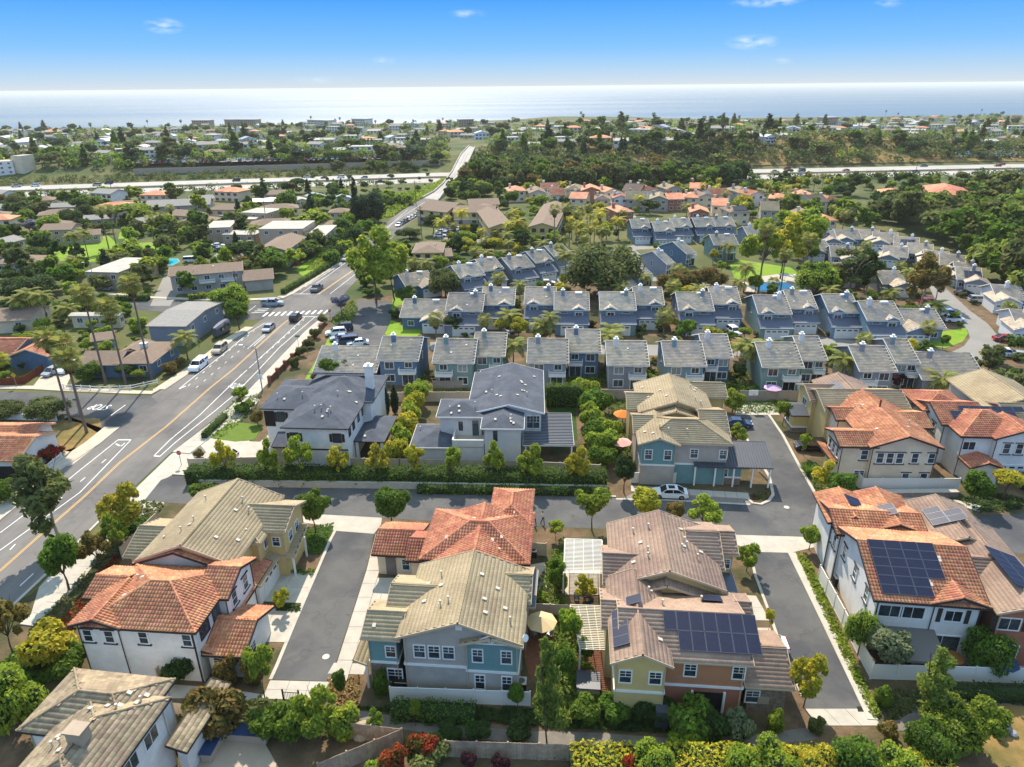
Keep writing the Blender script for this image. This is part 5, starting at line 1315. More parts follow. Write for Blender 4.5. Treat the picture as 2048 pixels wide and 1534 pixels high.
H.window(f,'F',.45,4.3,1.5,1.2,'slide'); H.shutter(f,'F',.45,4.1,1.9,1.6)
H.window(f,'F',.36,.15,3.2,2.3,'door'); 
for t in (.2,.5,.8): H.window(a,'L',t,4.1,.8,1.5,'sill',trim='trim_dark')
for t in (.3,.6,.88): H.window(b1,'L',t,3.9,.8,1.5,'sill',trim='trim_dark')
O,u,n,L = a.face('F'); q = MB(); p = O + u * .38 * L; c1,c2 = p - u * 3.2 + UP * 3.1,p + u * 2.2 + UP * 3.1
q.add([c1,c2,c2 + n * 3.6 - UP * .8,c1 + n * 3.6 - UP * .8,c1 - UP * .05,c2 - UP * .05,c2 + n * 3.6 - UP * 1.05,c1 + n * 3.6 - UP * 1.05],[(0,3,2,1),(4,5,6,7),(0,1,5,4),(2,3,7,6),(1,2,6,5),(3,0,4,7)]); H.part('awning',q,'fabric_grey'); H.vents(a,4,0)
H = House('house','rose walled house with pale brown roof at the right edge, lower right','house',hb(2010,1300),rad(-7.5))
a = H.block((2000,1228),(2140,1232),(2040,1060),E2,'gy',**{**tb_,'wall': 'stucco_rose'})
c_ = H.block((1925,1172),(2030,1174),6.5,E2 - .2,'gx',**{**tb_,'wall': 'stucco_rose'})
d_ = H.block((1868,1090),(2000,1092),8.5,E2,'gy',**{**tb_,'wall': 'stucco_rose'})
H.panels(d_,0,[(0,3),(1,3)],2.5,1.2); H.panels(a,1,[(0,6),(0,6)],2.5,.8,1.0,1.7); H.window(a,'F',.2,4.3,1.8,1.3,'slide'); H.shutter(a,'F',.2,4.2,2.2,1.5); H.window(a,'F',.25,.2,2.4,2.2,'door')
H.vents(c_,3,0)

# --- H: cream terracotta, upper right
H = House('house','cream terracotta roofed house with three windows over its white fence, upper right','house',hb(1790,950),rad(-3))
tr = dict(roof='tile_terra',style='barrel',wall='stucco_cream',fascia='trim_dark',pitch=.36)
a = H.block((1741,893),(1890,896),(1822,800),E2 + .1,'gy',**tr)
l1 = H.block((1680,891),(1760,893),5.6,E2 - .1,'gx',**tr)
l2 = H.block((1672,838),(1760,840),5.0,E2,'gx',**tr)
r1 = H.block((1800,855),(1868,854),6.0,E2 - .1,'gx',**tr)
pr = H.block((1662,925),(1680,925),6.0,3.4,'shedr',**{**tr,'pitch': .3})
for t in (.15,.3,.45): H.window(a,'F',t,4.0,.85,1.5,'sill',trim='stucco_tan')
B2(H,'F',a,(.68,.93),4.1,.8,1.4,'sill',trim='trim_dark'); B2(H,'F',a,(.6,.88),.9,.85,1.5,'sill',trim='trim_dark')
H.window(l1,'F',.75,4.2,.85,1.4,'sill',trim='trim_dark'); H.window(l1,'F',.7,1.0,1.3,1.4,'hung')
for t in (.2,.5,.8): H.window(l1,'L',t,4.0,.8,1.4,'sill')
H.vents(a,4,0); H.vents(a,3,1)
q = MB(); p = a.P(a.w * .5,a.d * .6,8.2); q.tube(p,p + UP * 1.3,.14,.14,8); H.part('flue',q,'tile_terra_deck')
# --- I: tan roofed yellow house behind H
H = House('house','yellow house with a tan tile roof tucked behind the cream terracotta one, upper right','house',hb(1720,850),rad(-3))
a = H.block((1652,822),(1826,822),(1800,775),E2,'gx',**{**tt,'wall': 'stucco_yellow'})
b_ = H.block((1690,832),(1800,832),14,E2 + .05,'gy',**{**tt,'roof': 'tile_brown','wall': 'stucco_yellow'})
c_ = H.block((1622,800),(1700,800),7,E2 - .3,'gx',**{**tt,'roof': 'tile_brown','wall': 'stucco_yellow'})
H.panels(b_,0,[(0,3)],3,1.3); H.window(c_,'L',.5,3.8,1.6,1.2,'slide'); H.garage(c_,'L',.4,4.4) ; H.vents(a,3,0); H.window(a,'F',.1,4,1,1.2)
# --- J: white house with solar far right
H = House('house','white house with terracotta roof and a patchwork of blue solar panels, far upper right','house',hb(1960,950),rad(-4))
tr = dict(roof='tile_terra_red',style='barrel',wall='stucco_white',fascia='trim_dark',pitch=.36)
a = H.block((1924,872),(2080,874),(2030,815),E2,'hip',**tr)
b_ = H.block((1846,820),(1950,822),8,E2,'hip',**tr)
c_ = H.block((1885,848),(1985,850),9,E2 + .02,'gx',**tr)
f = H.block((1990,876),(2110,880),6,E2 + .05,'gy',**tr)
lo = H.block((1915,905),(2004,907),7.5,3.2,'gx',**tr)
l2 = H.block((1942,935),(2012,936),6,3.2,'gy',**tr)
H.panels(c_,0,[(0,6),(0,6),(1,7)],2.0,.8,1.5,1.0); H.window(a,'F',.12,4.2,1.6,1.2,'slide'); B2(H,'F',f,(.25,.5),4.1,.85,1.5,'sill',trim='trim_dark')
B2(H,'L',c_,(.3,.7),4.1,.8,1.4,'sill'); H.window(b_,'L',.5,4.1,.9,1.4,'sill'); H.garage(f,'F',.55,4.6)
H = House('house','tan roofed house cut by the right edge, behind the white solar one','house',hb(2060,840),rad(-4))
a = H.block((1975,818),(2120,818),12,E2,'gy',**{**tt,'wall': 'stucco_grey'}); b_ = H.block((2025,846),(2120,846),8,E2,'gx',**{**tt,'wall': 'stucco_grey'})
# --- K: small yellow garage
H = House('garage_building','small yellow garage with a dark metal gable roof at the head of the north alley','garage',hb(1605,870),rad(-3))
a = H.block((1584,830),(1632,829),(1630,803),3.4,'gx',roof='metal_dark',style='plain',wall='stucco_yellow',wall2='stone',zb=1.0,pitch=.3,fascia='trim_dark'); H.window(a,'L',.5,1.0,1.6,1.6,'slide')
# --- L: tan roofs, teal and yellow
H = House('house','yellow house with a pale tan gable roof behind the teal fronted carport house','house',hb(1350,850),GA)
a = H.block((1277,822),(1430,827),(1389,768),E2 + .3,'gy',**{**tt,'wall': 'stucco_yellow','pitch': .34})
x = H.block((1385,794),(1455,792),6.5,E2,'gx',**{**tt,'wall': 'stucco_yellow'}); y_ = H.block((1254,818),(1310,818),7,E2,'gx',**{**tt,'wall': 'stucco_yellow'})
md = H.block((1278,842),(1425,842),8,E2 - .4,'gy',**{**tt,'wall': 'stucco_yellow','pitch': .32}); H.vents(a,5,1); H.vents(a,4,0)
H = House('house','teal and grey house with a dark metal carport on white posts','house',hb(1370,950),GA)
a = H.block((1285,884),(1466,886),(1452,833),E2 + .2,'hip',**{**tt,'wall': 'stucco_grey','wall2': 'teal','zb': 3.2})
f = H.block((1277,888),(1361,888),9,E2 + .15,'gy',**{**tt,'wall': 'teal','wall2': 'stucco_grey','zb': 3.2})
lf = H.block((1267,866),(1310,866),7,E2,'gx',**tt); rg = H.block((1405,872),(1462,872),10,E2,'gx',**tt)
cp = H.block((1390,931),(1546,934),(1538,898),3.5,'shed',roof='metal_dark',style='plain',wall='teal',ov=.4,pitch=.22,fascia='metal_dark',open_=True)
cq = H.block((1396,934),(1500,936),5.0,3.2,'flat',roof='metal_dark',style='plain',wall='teal',wall2='stone',zb=1.2,ov=.9,fascia=None,caps=False)
H.posts([cp.P(cp.w * t,.4) for t in (.02,.28,.52,.76,.98)] + [cp.P(cp.w - .4,cp.d - .5)],3.3)
q = MB()
for i in range(30): s_ = i / 29; p = cp.P(cp.w * s_,0,3.52); r = cp.P(cp.w * s_,cp.d,3.52 + cp.d * .22); q.bar(p - UP * .06,r - UP * .06,.04,.1)
o = H.part('standing_seams',q,'metal_dark'); o['kind'] = 'stuff'
B2(H,'F',f,(.22,.78),4.1,.9,1.4); B2(H,'F',a,(.6,.95),4.2,.95,1.3); H.window(cq,'F',.55,1.3,1.0,1.1)
q = MB(); O,u,n,L = f.face('F'); c = O + u * .5 * L + n * .05; c.z = 7.4; q.tube(c,c + n * .08,.3,.3,12); H.part('gable_vent',q,'trim_white'); H.vents(f,3,0); H.vents(a,3,0)

# --- M: white modern farmhouse
H = House('house','white modern farmhouse with a charcoal hip roof and white chimney','house',hb(640,930),rad(-4))
ms = dict(roof='shingle_dark',style='plain',wall='stucco_white',fascia='trim_dark',pitch=.34,caps=False)
a = H.block((559,853),(696,855),(748,768),7.2,'hf',**ms)
l1 = H.block((518,815),(640,817),(560,768),7.1,'hip',**ms)
l3 = H.block((530,800),(590,800),9,6.6,'hip',**ms)
bk = H.block((590,800),(745,802),11,7.3,'hip',**ms)
po = H.block((705,880),(768,882),(790,830),3.5,'hip',**{**ms,'pitch': .3},open_=True)
H.posts([po.P(.5,.5),po.P(po.w - .5,.5),po.P(po.w - .5,po.d - .5)],3.4,.22,'stucco_white')
pe = H.block((543,893),(572,893),3,3.3,'shed',**{**ms,'pitch': .3,'wall': 'stucco_tan','ov': .1})
q = MB(); O,u,n,L = a.face('F'); c = O + n * .03 + UP * 3.2; q.bar(c,c + u * L,.08,.22); H.part('belt_trim',q,'trim_dark')
B2(H,'F',a,(.14,.84),4.6,1.1,1.3,'hung',trim='trim_dark'); H.shutter(a,'F',.14,4.6,1.2,1.3); H.shutter(a,'F',.84,4.6,1.2,1.3); H.window(a,'F',.78,1.3,1.8,1.2,'slide',trim='trim_dark')
for t in (.1,.24,.42,.58,.74): H.window(a,'R',t,4.9,.9,1.3,'thin',trim='trim_dark')
H.window(l1,'F',.3,4.6,1.0,1.5,trim='trim_dark'); H.shutter(l1,'F',.3,4.5,1.1,1.6); H.garage(l1,'F',.4,4.2)
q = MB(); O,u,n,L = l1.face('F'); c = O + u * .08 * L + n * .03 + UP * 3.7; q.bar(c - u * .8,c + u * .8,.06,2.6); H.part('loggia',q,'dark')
H.chimney(a,.98,.86,1.2,2.4,'stucco_white',True,z0=0)
H.vents(a,7,0); H.vents(a,6,1); H.vents(l1,3,0); H.vents(po,1,0)
P_,_ = bk.planes(); H.panels(bk,2,[(0,9)],3.0,2.2,1.1,1.8)
# --- N: pale grey house
H = House('house','pale grey house with a charcoal roof of many hips and a roof terrace','house',hb(980,930),rad(-2))
ns_ = dict(roof='shingle_dark',style='plain',wall='stucco_pale',fascia='trim_white',pitch=.32,caps=False)
a = H.block((944,826),(1089,824),(1089,740),7.0,'gy',**{**ns_,'pitch': .26})
f = H.block((961,855),(1048,856),13,6.9,'hf',**ns_)
l1 = H.block((872,831),(968,833),(882,796),6.9,'hip',**ns_)
sq = H.block((938,800),(1020,800),12,6.95,'hip',**ns_)
g_ = H.block((818,893),(908,893),(835,846),3.5,'hip',**ns_)
q = MB(); te = H.block((906,893),(968,893),6.2,3.4,'flat',roof='concrete',style='plain',wall='stucco_pale',ov=.0,fascia=None,caps=False)
q = MB(); A_ = [te.P(0,0,3.4),te.P(te.w,0,3.4),te.P(0,te.d,3.4)]; q.bar(A_[0],A_[1],.25,1.1); q.bar(A_[0],A_[2],.25,1.1); H.part('parapet',q,'stucco_pale')
pt = H.block((1046,888),(1148,892),(1143,834),3.4,'shed',roof='metal_roof_pale',style='plain',wall='stucco_pale',ov=.3,pitch=.06,fascia='trim_white',open_=True)
q = MB()
for i in range(22): t_ = i / 21; q.bar(pt.P(0,pt.d * t_,3.43 + pt.d * t_ * .06),pt.P(pt.w,pt.d * t_,3.43 + pt.d * t_ * .06),.14,.1)
o = H.part('roof_battens',q,'metal_dark'); o['kind'] = 'stuff'
H.posts([pt.P(.4,.3),pt.P(pt.w - .3,.3),pt.P(pt.w - .3,pt.d - .3)],3.3)
H.window(f,'F',.3,4.4,.7,1.8,'thin'); H.window(l1,'F',.5,4.2,.7,1.6,'thin'); H.window(l1,'F',.86,3.4,1.0,2.6,'thin'); 
for t in (.83,.93): H.window(a,'F',t,4.2,.9,2.0,'hung')
H.vents(a,8,1); H.vents(a,4,0); H.vents(f,5,0); H.vents(l1,5,0); H.vents(g_,1,3); H.vents(sq,3,0)
# --- O: bottom-left house
H = House('house','white house with a weathered mottled brown slate-tile roof and chimney, bottom left corner','house',hb(150,1560),rad(-8))
sl = dict(roof='tile_slate',style='slate',wall='stucco_white',fascia='trim_dark',pitch=.38)
rightx = at(349,1381,7.0)
a = H.block((-60,1640),(160,1640),(340,1392),7.0,'hip',**sl)
b_ = H.block((20,1470),(262,1474),(286,1348),6.8,'hip',**sl)
lo = H.block((330,1500),(374,1500),7,3.4,'shedr',**{**sl,'pitch': .3})
for t in (.3,.55,.8): H.window(a,'R',t,4.6,1.5,1.3,'slide')
H.window(b_,'R',.6,4.6,1.2,1.3,'slide'); H.chimney(a,.52,.5,1.2,.7,'stucco_tan',False); H.vents(a,6,2); H.vents(b_,4,1); H.vents(a,5,3)
# ================================================================ BLUE TOWNHOUSES
ORD = ['first','second','third','fourth','fifth','sixth','seventh','eighth','ninth','tenth','eleventh','twelfth','thirteenth','fourteenth','fifteenth']
CN = {'sid_blue': 'blue','sid_deep': 'deep blue','sid_grey': 'grey','sid_green': 'green','sid_teal': 'teal blue'}
sh = dict(roof='tile_grey',style='shake',fascia='trim_white',pitch=.38,ov=.5,caps=False,thick=.12)
def town(A,B,kind,col,label,ang,group,z=5.4,depth=13.0,chim=.25,flip=False,low=False,sky_=.7):
    m_ = at((A[0] + B[0]) / 2,(A[1] + B[1]) / 2,z); n = Vector((-math.sin(ang),math.cos(ang),0))
    H = House('townhouse',label,'townhouse',(m_.x + n.x * depth / 2,m_.y + n.y * depth / 2,0),ang,group)
    a = H.block(A,B,depth,z,'gx',wall=col,dx=(-.25,.25),**sh); W_ = a.w
    if chim is not None: H.chimney(a,chim,.4,.8,.6,col if RN.random() < .6 else 'sid_white')
    if sky_:
        P_,_ = a.planes(); q = MB(); c = a.P(W_ * sky_,depth * .44,a.z + depth * .44 * .4); q.box((c.x - .8,c.y - .35,c.z - .2),(c.x + .8,c.y + .35,c.z + .22)); H.part('skylight',q,'white')
    zz = z - 2.0
    if RN.random() < .08 and not low: H.panels(a,0,[(0,3),(0,3)],1.2,2.2,1.0,1.6)
    elif RN.random() < .5: H.vents(a,2,0)
    if kind == 'rear':
        if low:
            H.window(a,'F',.7,.9,1.5,1.2,'slide'); H.window(a,'F',.3,.1,1.9,2.1,'door')
        else:
            s = -1 if flip else 1; c = .5
            H.window(a,'F',c - s * .24,zz,1.6,1.3,'slide','glass_pale' if RN.random() < .4 else 'glass'); H.window(a,'F',c + s * .28,zz + .3,1.3,1.0,'slide')
            H.window(a,'F',c - s * .24,.9,1.7,1.3,'slide'); H.window(a,'F',c + s * .25,.12,2.1,2.1,'door'); H.balcony(a,'F',c + s * .26,2.7,W_ * .4)
        H.window(a,'L',.45,zz,.7,1.4,'thin'); H.window(a,'R',.5,zz,.7,1.4,'thin')
    elif kind == 'front':
        s = -1 if flip else 1
        dA = a.P(W_ * (.5 + s * .2) - 1.45,-.0); 
        b = Block(a.P(W_ * (.5 + s * .2) - 1.5,-.15),H.ux,H.uy,3.0,4.0,z + .15,'gy',.45,.3,3.0,col)
        H.small(b,'tile_grey'); H.window(b,'F',.5,zz + .1,1.5,1.15,'slide')
        H.window(a,'F',.5 - s * .25,z - 1.0,1.5,.35,'thin')
        g = Block(a.P(0,-2.6),H.ux,H.uy,W_,3.2,2.9,'shed',.42,.25,0,col); H.small(g,'shaded_roof_low')
        H.garage(g,'F',.52,min(4.9,W_ - 1.6)); H.window(a,'L',.45,zz,.6,1.2,'thin')
    elif kind == 'lowgar':
        b = Block(a.P(W_ * (.75 if not flip else .25) - 3.1,-2.8),H.ux,H.uy,6.2,8.0,z - .1,'gy',.4,.35,0,col)
        H.small(b,'tile_grey'); H.garage(b,'F',.5,4.8); H.window(a,'F',.2 if not flip else .8,.9,1.3,1.1,'slide')
    return H,a
def small(s,b,roof):
    mb = MB(); b.wall_mesh(mb,0,0); mb.build('wall',b.wall,s.root,inv=s.inv); pl,rid = b.planes(); d = MB(); out = ([],[]); fb = MB()
    for poly in pl:
        n = (poly[1] - poly[0]).cross(poly[2] - poly[0]).normalized(); n = -n if n.z < 0 else n; d.slab(poly,n,.1)
        if roof == 'tile_grey': tiles_for(poly,n,'shake',out)
    for poly in pl:
        if b.kind == 'gy':
            i = 1 if poly is pl[0] else 0; p,q_ = (poly[1],poly[2]) if poly is pl[0] else (poly[3],poly[0]); fb.bar(p - s.uy * .03 - UP * .16,q_ - s.uy * .03 - UP * .16,.05,.2)
        else: fb.bar(poly[0] - UP * .16 - s.uy * .03,poly[1] - UP * .16 - s.uy * .03,.05,.16)
    rf = d.build('roof','tile_deck' if roof == 'tile_grey' else roof,s.root,inv=s.inv); fb.build('fascia','trim_white',rf,inv=s.inv)
    if out[0]:
        V = np.concatenate(out[0]); F = np.concatenate(out[1]); V = V @ np.array(s.inv.to_3x3()).T + np.array(s.inv.translation); o = obj('roof_tiles',npmesh('roof_tiles',V,F,roof),rf); o['kind'] = 'stuff'
House.small = small
G1 = 'blue and grey townhouses of the nearest row, seen from the garden side'
G2 = 'blue and grey townhouses of the second row, seen from the garage side'
A1 = angle_of((753,721),(1794,735),5.4) ; A2 = angle_of((892,621),(1583,628),5.4)
row1 = [((625,744),(752,740),'sid_deep',3.2,1),((753,721),(835,718),'sid_deep',5.4,0),((866,725),(946,724),'sid_green',5.4,0),((946,711),(1008,710),'sid_green',5.4,0),((1056,725),(1135,723),'sid_grey',5.4,0),((1134,704),(1200,703),'sid_deep',5.4,0),
        ((1217,731),(1296,728),'sid_grey',5.4,0),((1333,731),(1411,730),'sid_teal',5.4,0),((1411,714),(1464,714),'sid_deep',5.4,0),((1528,733),(1606,733),'sid_green',5.4,0),((1606,718),(1654,719),'sid_green',5.4,0),((1722,740),(1794,742),'sid_grey',5.4,0),((1794,724),(1840,726),'sid_grey',5.4,0),((1846,756),(1975,760),'sid_grey',3.4,1)]
for i,(A,B,c,z,lo) in enumerate(row1):
    town(A,B,'rear',c,'%s townhouse with %s, %s from left in the nearest row' % (CN[c],'one storey' if lo else 'a white balcony',ORD[i]),A1,G1,z,13 if not lo else 14,.3 if i % 2 else .25,bool(i % 3 == 2),lo,0)
row2 = [((800,634),(892,633),'sid_deep',3.2,1),((892,621),(963,621),'sid_grey',5.4,0),((963,609),(1027,608),'sid_deep',5.4,0),((1050,608),(1110,608),'sid_blue',5.4,0),((1110,619),(1177,619),'sid_blue',5.4,0),((1202,619),(1271,619),'sid_green',5.4,0),((1271,609),(1327,608),'sid_deep',5.4,0),
        ((1360,620),(1427,620),'sid_grey',5.4,0),((1427,608),(1481,607),'sid_deep',5.4,0),((1519,626),(1583,627),'sid_green',5.4,0),((1583,616),(1634,616),'sid_grey',5.4,0),((1661,624),(1720,624),'sid_blue',5.4,0),((1738,640),(1806,640),'sid_teal',5.4,0),((1808,655),(1892,656),'sid_grey',3.2,1)]
for i,(A,B,c,z,lo) in enumerate(row2):
    town(A,B,'lowgar' if lo else 'front',c,'%s townhouse with %s, %s from left in the second row' % (CN[c],'a wide low garage' if lo else 'a dormer over its garage',ORD[i]),A2,G2,z,13,.75 if i % 2 else .25,bool(i % 2),bool(lo))
row3 = [((812,572),(872,566),'sid_deep',3.2,1),((921,555),(970,549),'sid_blue',5.4,0),((969,541),(1008,537),'sid_deep',5.4,0),((1022,537),(1071,533),'sid_grey',5.4,0),((1071,524),(1108,521),'sid_blue',5.4,0),((1108,512),(1146,509),'sid_green',5.4,0)]
A3 = angle_of((921,555),(1108,522),5.4)
for i,(A,B,c,z,lo) in enumerate(row3):
    town(A,B,'lowgar' if lo else 'front',c,'%s grey-roofed townhouse, %s from the left in the slanting third row' % (CN[c],ORD[i]),A3 * .8,'townhouses of the third row, set at a slant',z,12,.25,bool(i % 2),bool(lo))
row4 = [((1266,456),(1300,455),'sid_blue'),((1312,462),(1348,460),'sid_blue'),((1348,455),(1382,452),'sid_teal'),((1393,453),(1430,452),'sid_deep'),((1430,452),(1470,451),'sid_grey'),((1430,489),(1476,488),'sid_green'),((1495,470),(1540,472),'sid_grey')]
for i,(A,B,c) in enumerate(row4):
    town(A,B,'front' if i < 5 else 'rear',c,'%s grey-roofed townhouse, %s from the left in the farthest blue row' % (CN[c],ORD[i]),rad(2),'townhouses of the farthest blue row',5.4,12,.25)
# the slanting blocks in the middle
for i,(A,B,c) in enumerate([((1268,540),(1330,556),'sid_blue'),((1310,520),(1378,534),'sid_grey'),((1350,500),(1418,512),'sid_deep'),((1240,572),(1295,580),'sid_blue')]):
    town(A,B,'rear',c,'%s house, %s of the slanting group between the trees' % (CN[c],ORD[i]),rad(28),'slanting houses in the middle of the estate',4.2,14,.3)
# grey single-storey cluster on the right
cl = [(1650,478,'sid_grey',-8),(1700,476,'sid_blue',-8),(1735,476,'sid_grey',-20),(1772,482,'sid_grey',-20),(1812,492,'sid_white',-26),(1790,512,'sid_grey',-26),(1840,506,'sid_grey',-26),(1872,522,'sid_teal',-26),(1905,530,'sid_grey',-26),(1935,548,'sid_grey',-24),(1940,558,'sid_grey',-22),(1640,500,'sid_grey',0),(1688,512,'sid_grey',-14),(1700,548,'sid_grey',-4),(1790,566,'sid_grey',-4)]
for i,(u,v,c,an) in enumerate(cl):
    H,a = town((u - 24,v),(u + 24,v + 2),'lowgar',c,'low %s house with a grey roof, %s of the right hand cluster' % (CN.get(c,'white'),(ORD + ['sixteenth'])[i]),rad(an),'low grey houses round the right hand street',3.1,12,.7,bool(i % 2),True,None)
    if i in (0,4,10,12): H.panels(a,0,[(0,4),(0,4)],2.0,1.0,1.0,1.6)
for i,(A,B,z,w_) in enumerate([((1990,592),(2060,604),3.2,'sid_white'),((2030,646),(2100,660),3.2,'sid_white'),]):
    town(A,B,'lowgar',w_,['white garage house by the right edge, above the curve of the street','white house at the right edge, lower of the two by the palm','grey roofed house at the right edge beside the turning circle'][i],rad(-14),None,z,12,.5,True,True,None)

# ================================================================ OTHER BUILDINGS, MID DISTANCE
def hs(label,A,B,C,z,kind,roof,wall,style='plain',pitch=.3,angBC=False,wins=2,cat='house',name='house',ov=.4,group=None,extra=None,T0=0,wcol='trim_white',floors=1,**kw):
    if angBC: a_,b_ = at(B[0],B[1],z + T0),at(C[0],C[1],z + T0); ang = math.atan2(b_.y - a_.y,b_.x - a_.x) - math.pi / 2
    else: a_,b_ = at(A[0],A[1],z + T0),at(B[0],B[1],z + T0); ang = math.atan2(b_.y - a_.y,b_.x - a_.x)
    c = (at(A[0],A[1],z + T0) + at(B[0],B[1],z + T0)) / 2; dd = 5; c += Vector((-math.sin(ang) * dd,math.cos(ang) * dd,0))
    H = House(name,label,cat,(c.x,c.y,T0),ang,group)
    b = H.block(A,B,C,z,kind,roof=roof,style=style,wall=wall,pitch=pitch,ov=ov,caps=False,z0=-2 if T0 else 0,**kw)
    for f in range(floors):
        zz = z - 1.9 - 2.7 * f
        for i in range(wins): H.window(b,'F',(i + .5) / wins,zz,1.3,1.1,'slide',trim=wcol)
        nr = max(1,int(b.d / 5))
        for i in range(min(nr,5)): H.window(b,'R',(i + .5) / nr,zz,1.2,1.1,'slide',trim=wcol); H.window(b,'L',(i + .5) / nr,zz,1.2,1.1,'slide',trim=wcol)
    return H,b
H,b = hs('blue ranch house with a grey-brown roof behind the white rail fence',(222,728),(306,723),(359,682),3.2,'hip','shingle_brown','sid_deep',angBC=True,wins=2)
x = H.block((150,730),(238,726),8,3.1,'gx',roof='shingle_brown',style='plain',wall='sid_deep',caps=False); H.chimney(b,.45,.5,1.2,.6,'stucco_white',False)
y_ = H.block((236,704),(288,702),6,3.4,'gy',roof='shingle_brown',style='plain',wall='sid_deep',caps=False)
H,b = hs('two storey slate blue house with a wide pale flat-pitched roof',(290,652),(372,652),(447,603),4.8,'gx','shingle_grey','sid_grey',pitch=.08,angBC=True,wins=0,floors=1)
hs('long pale roofed bungalow left of the slate blue house',(136,631),(238,631),(296,624),3.2,'gx','gravel_roof','stucco_cream',pitch=.24,wins=3)
hs('tan roofed bungalow at the left edge behind the feather palms',(-50,644),(62,638),11,3.2,'gx','shingle_brown','stucco_cream',wins=2)
H,b = hs('blue house with a faded red striped roof at the left edge',(-80,706),(26,706),10,3.2,'gx','tile_terra_red','sid_deep',style='shake',wins=2); H.block((23,706),(85,717),9,3.2,'gy',roof='tile_terra_red',style='shake',wall='sid_deep',caps=False)
H,b = hs('white Spanish style house with a terracotta roof and arch at the left edge',(-90,921),(34,922),(120,862),3.4,'gx','tile_terra','stucco_white',style='barrel',wins=0,floors=0,pitch=.34)
x = H.block((-60,878),(60,880),6,3.5,'gx',roof='tile_terra',style='barrel',wall='stucco_white',caps=False)
O,u,n,L = b.face('R'); q = MB(); c = O + u * L * .25 + n * .04
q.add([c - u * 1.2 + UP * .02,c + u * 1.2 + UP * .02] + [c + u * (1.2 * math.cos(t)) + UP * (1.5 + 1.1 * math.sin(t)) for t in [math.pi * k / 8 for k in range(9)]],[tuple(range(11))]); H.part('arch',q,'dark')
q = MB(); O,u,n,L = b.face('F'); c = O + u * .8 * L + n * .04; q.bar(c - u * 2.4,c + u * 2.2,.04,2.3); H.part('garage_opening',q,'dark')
hs('small dark blue cottage with a tan roof behind the ranch house',(180,682),(228,676),6,2.8,'gx','shingle_brown','sid_deep',wins=1)
H,b = hs('long beige apartment building with brown roof and white balconies',(336,552),(486,540),10,5.4,'gx','shingle_brown','stucco_grey',wins=5,floors=2,name='apartment_building',cat='apartment building')
for t in (.2,.5,.8): H.balcony(b,'F',t,2.7,4)
H.block((486,558),(548,558),10,3.4,'gx',roof='shingle_brown',style='plain',wall='stucco_grey',caps=False); H.vents(b,3,0)
H,b = hs('two storey beige building with a russet gable roof above the slope',(509,501),(574,500),(613,473),5.6,'gy','shingle_brown','stucco_grey',angBC=True,wins=2,floors=2); H.balcony(b,'R',.3,2.7,3); H.balcony(b,'R',.7,2.7,3); H.block((508,519),(550,519),7,3.0,'gx',roof='shingle_brown',style='plain',wall='stucco_tan',caps=False)
fl = dict(kind='flat',roof='gravel_roof',wall='stucco_tan',ov=.05,angBC=True)
for i,(A,B,C,z) in enumerate([((518,457),(604,458),(630,441),6.4),((611,471),(650,471),(674,450),4.4),((408,458),(462,452),(474,440),5.5),((462,436),(506,441),(524,430),4),((486,423),(528,428),(566,417),5.5),((167,544),(238,544),(312,516),5.0),((440,470),(512,468),(530,460),3.5)]):
    hs(['large flat gravel roofed building between the tall dark trees','lower flat roofed annex with a round satellite dish wall','flat gravel roofed block left of the parking court','small flat roofed block behind the parking court','flat roofed block farthest back of its group','flat roofed tan building by the blue pool','long carport with a flat grey roof'][i],A,B,C,z,wins=3,name='flat_roofed_building',cat='building',**fl)
gen = [((0,490),(52,477),9,4.5,'gx','shingle_grey','stucco_cream'),((78,460),(142,458),10,5.4,'gx','shingle_brown','stucco_tan'),((146,472),(200,468),9,3.2,'gx','shingle_brown','stucco_tan'),((-20,528),(82,524),10,3.4,'hip','shingle_brown','stucco_grey'),((80,534),(112,530),9,3,'gx','shingle_brown','stucco_grey'),((165,440),(228,436),9,3.2,'gx','shingle_grey','stucco_tan'),
       ((280,446),(345,438),10,3.2,'gx','shingle_grey','stucco_grey'),((290,414),(420,408),14,3.2,'gx','shingle_grey','stucco_grey'),((590,402),(618,400),9,3.2,'gy','gravel_roof','stucco_cream'),((620,395),(656,392),10,3.2,'gy','metal_roof_pale','stucco_cream'),((672,398),(706,396),9,3.2,'gy','metal_roof_pale','stucco_pale'),((655,425),(700,424),9,3.2,'hip','shingle_brown','stucco_cream'),((505,404),(585,400),8,3.2,'gx','metal_roof_pale','stucco_cream'),((655,452),(695,446),9,3.2,'hip','shingle_brown','stucco_grey'),((380,400),(430,396),9,3.2,'gx','shingle_grey','stucco_cream')]
gl = ['grey roofed house at the left edge above the purple tree','two storey tan house with a brown roof above the park lawn','low tan house at the right end of the park lawn','brown hip roofed house at the left edge below the park','small brown roofed house under the purple blossom','tan house with a grey gable behind the round dark tree','grey roofed house behind the park palms','long low grey roofed school building near the freeway','white gravel roofed bungalow right of the dark spire tree','pale metal roofed bungalow near the freeway','pale metal roofed bungalow beside the tall dark tree','brown hip roofed bungalow with a boat beside it','long pale roofed shed with a blue tarpaulin','grey brown hip roofed house above the green slope','grey roofed house by the freeway slope']
for g_,l_ in zip(gen,gl): hs(l_,g_[0],g_[1],g_[2],g_[3],g_[4],g_[5],g_[6],wins=3,floors=2 if g_[3] > 5 else 1)
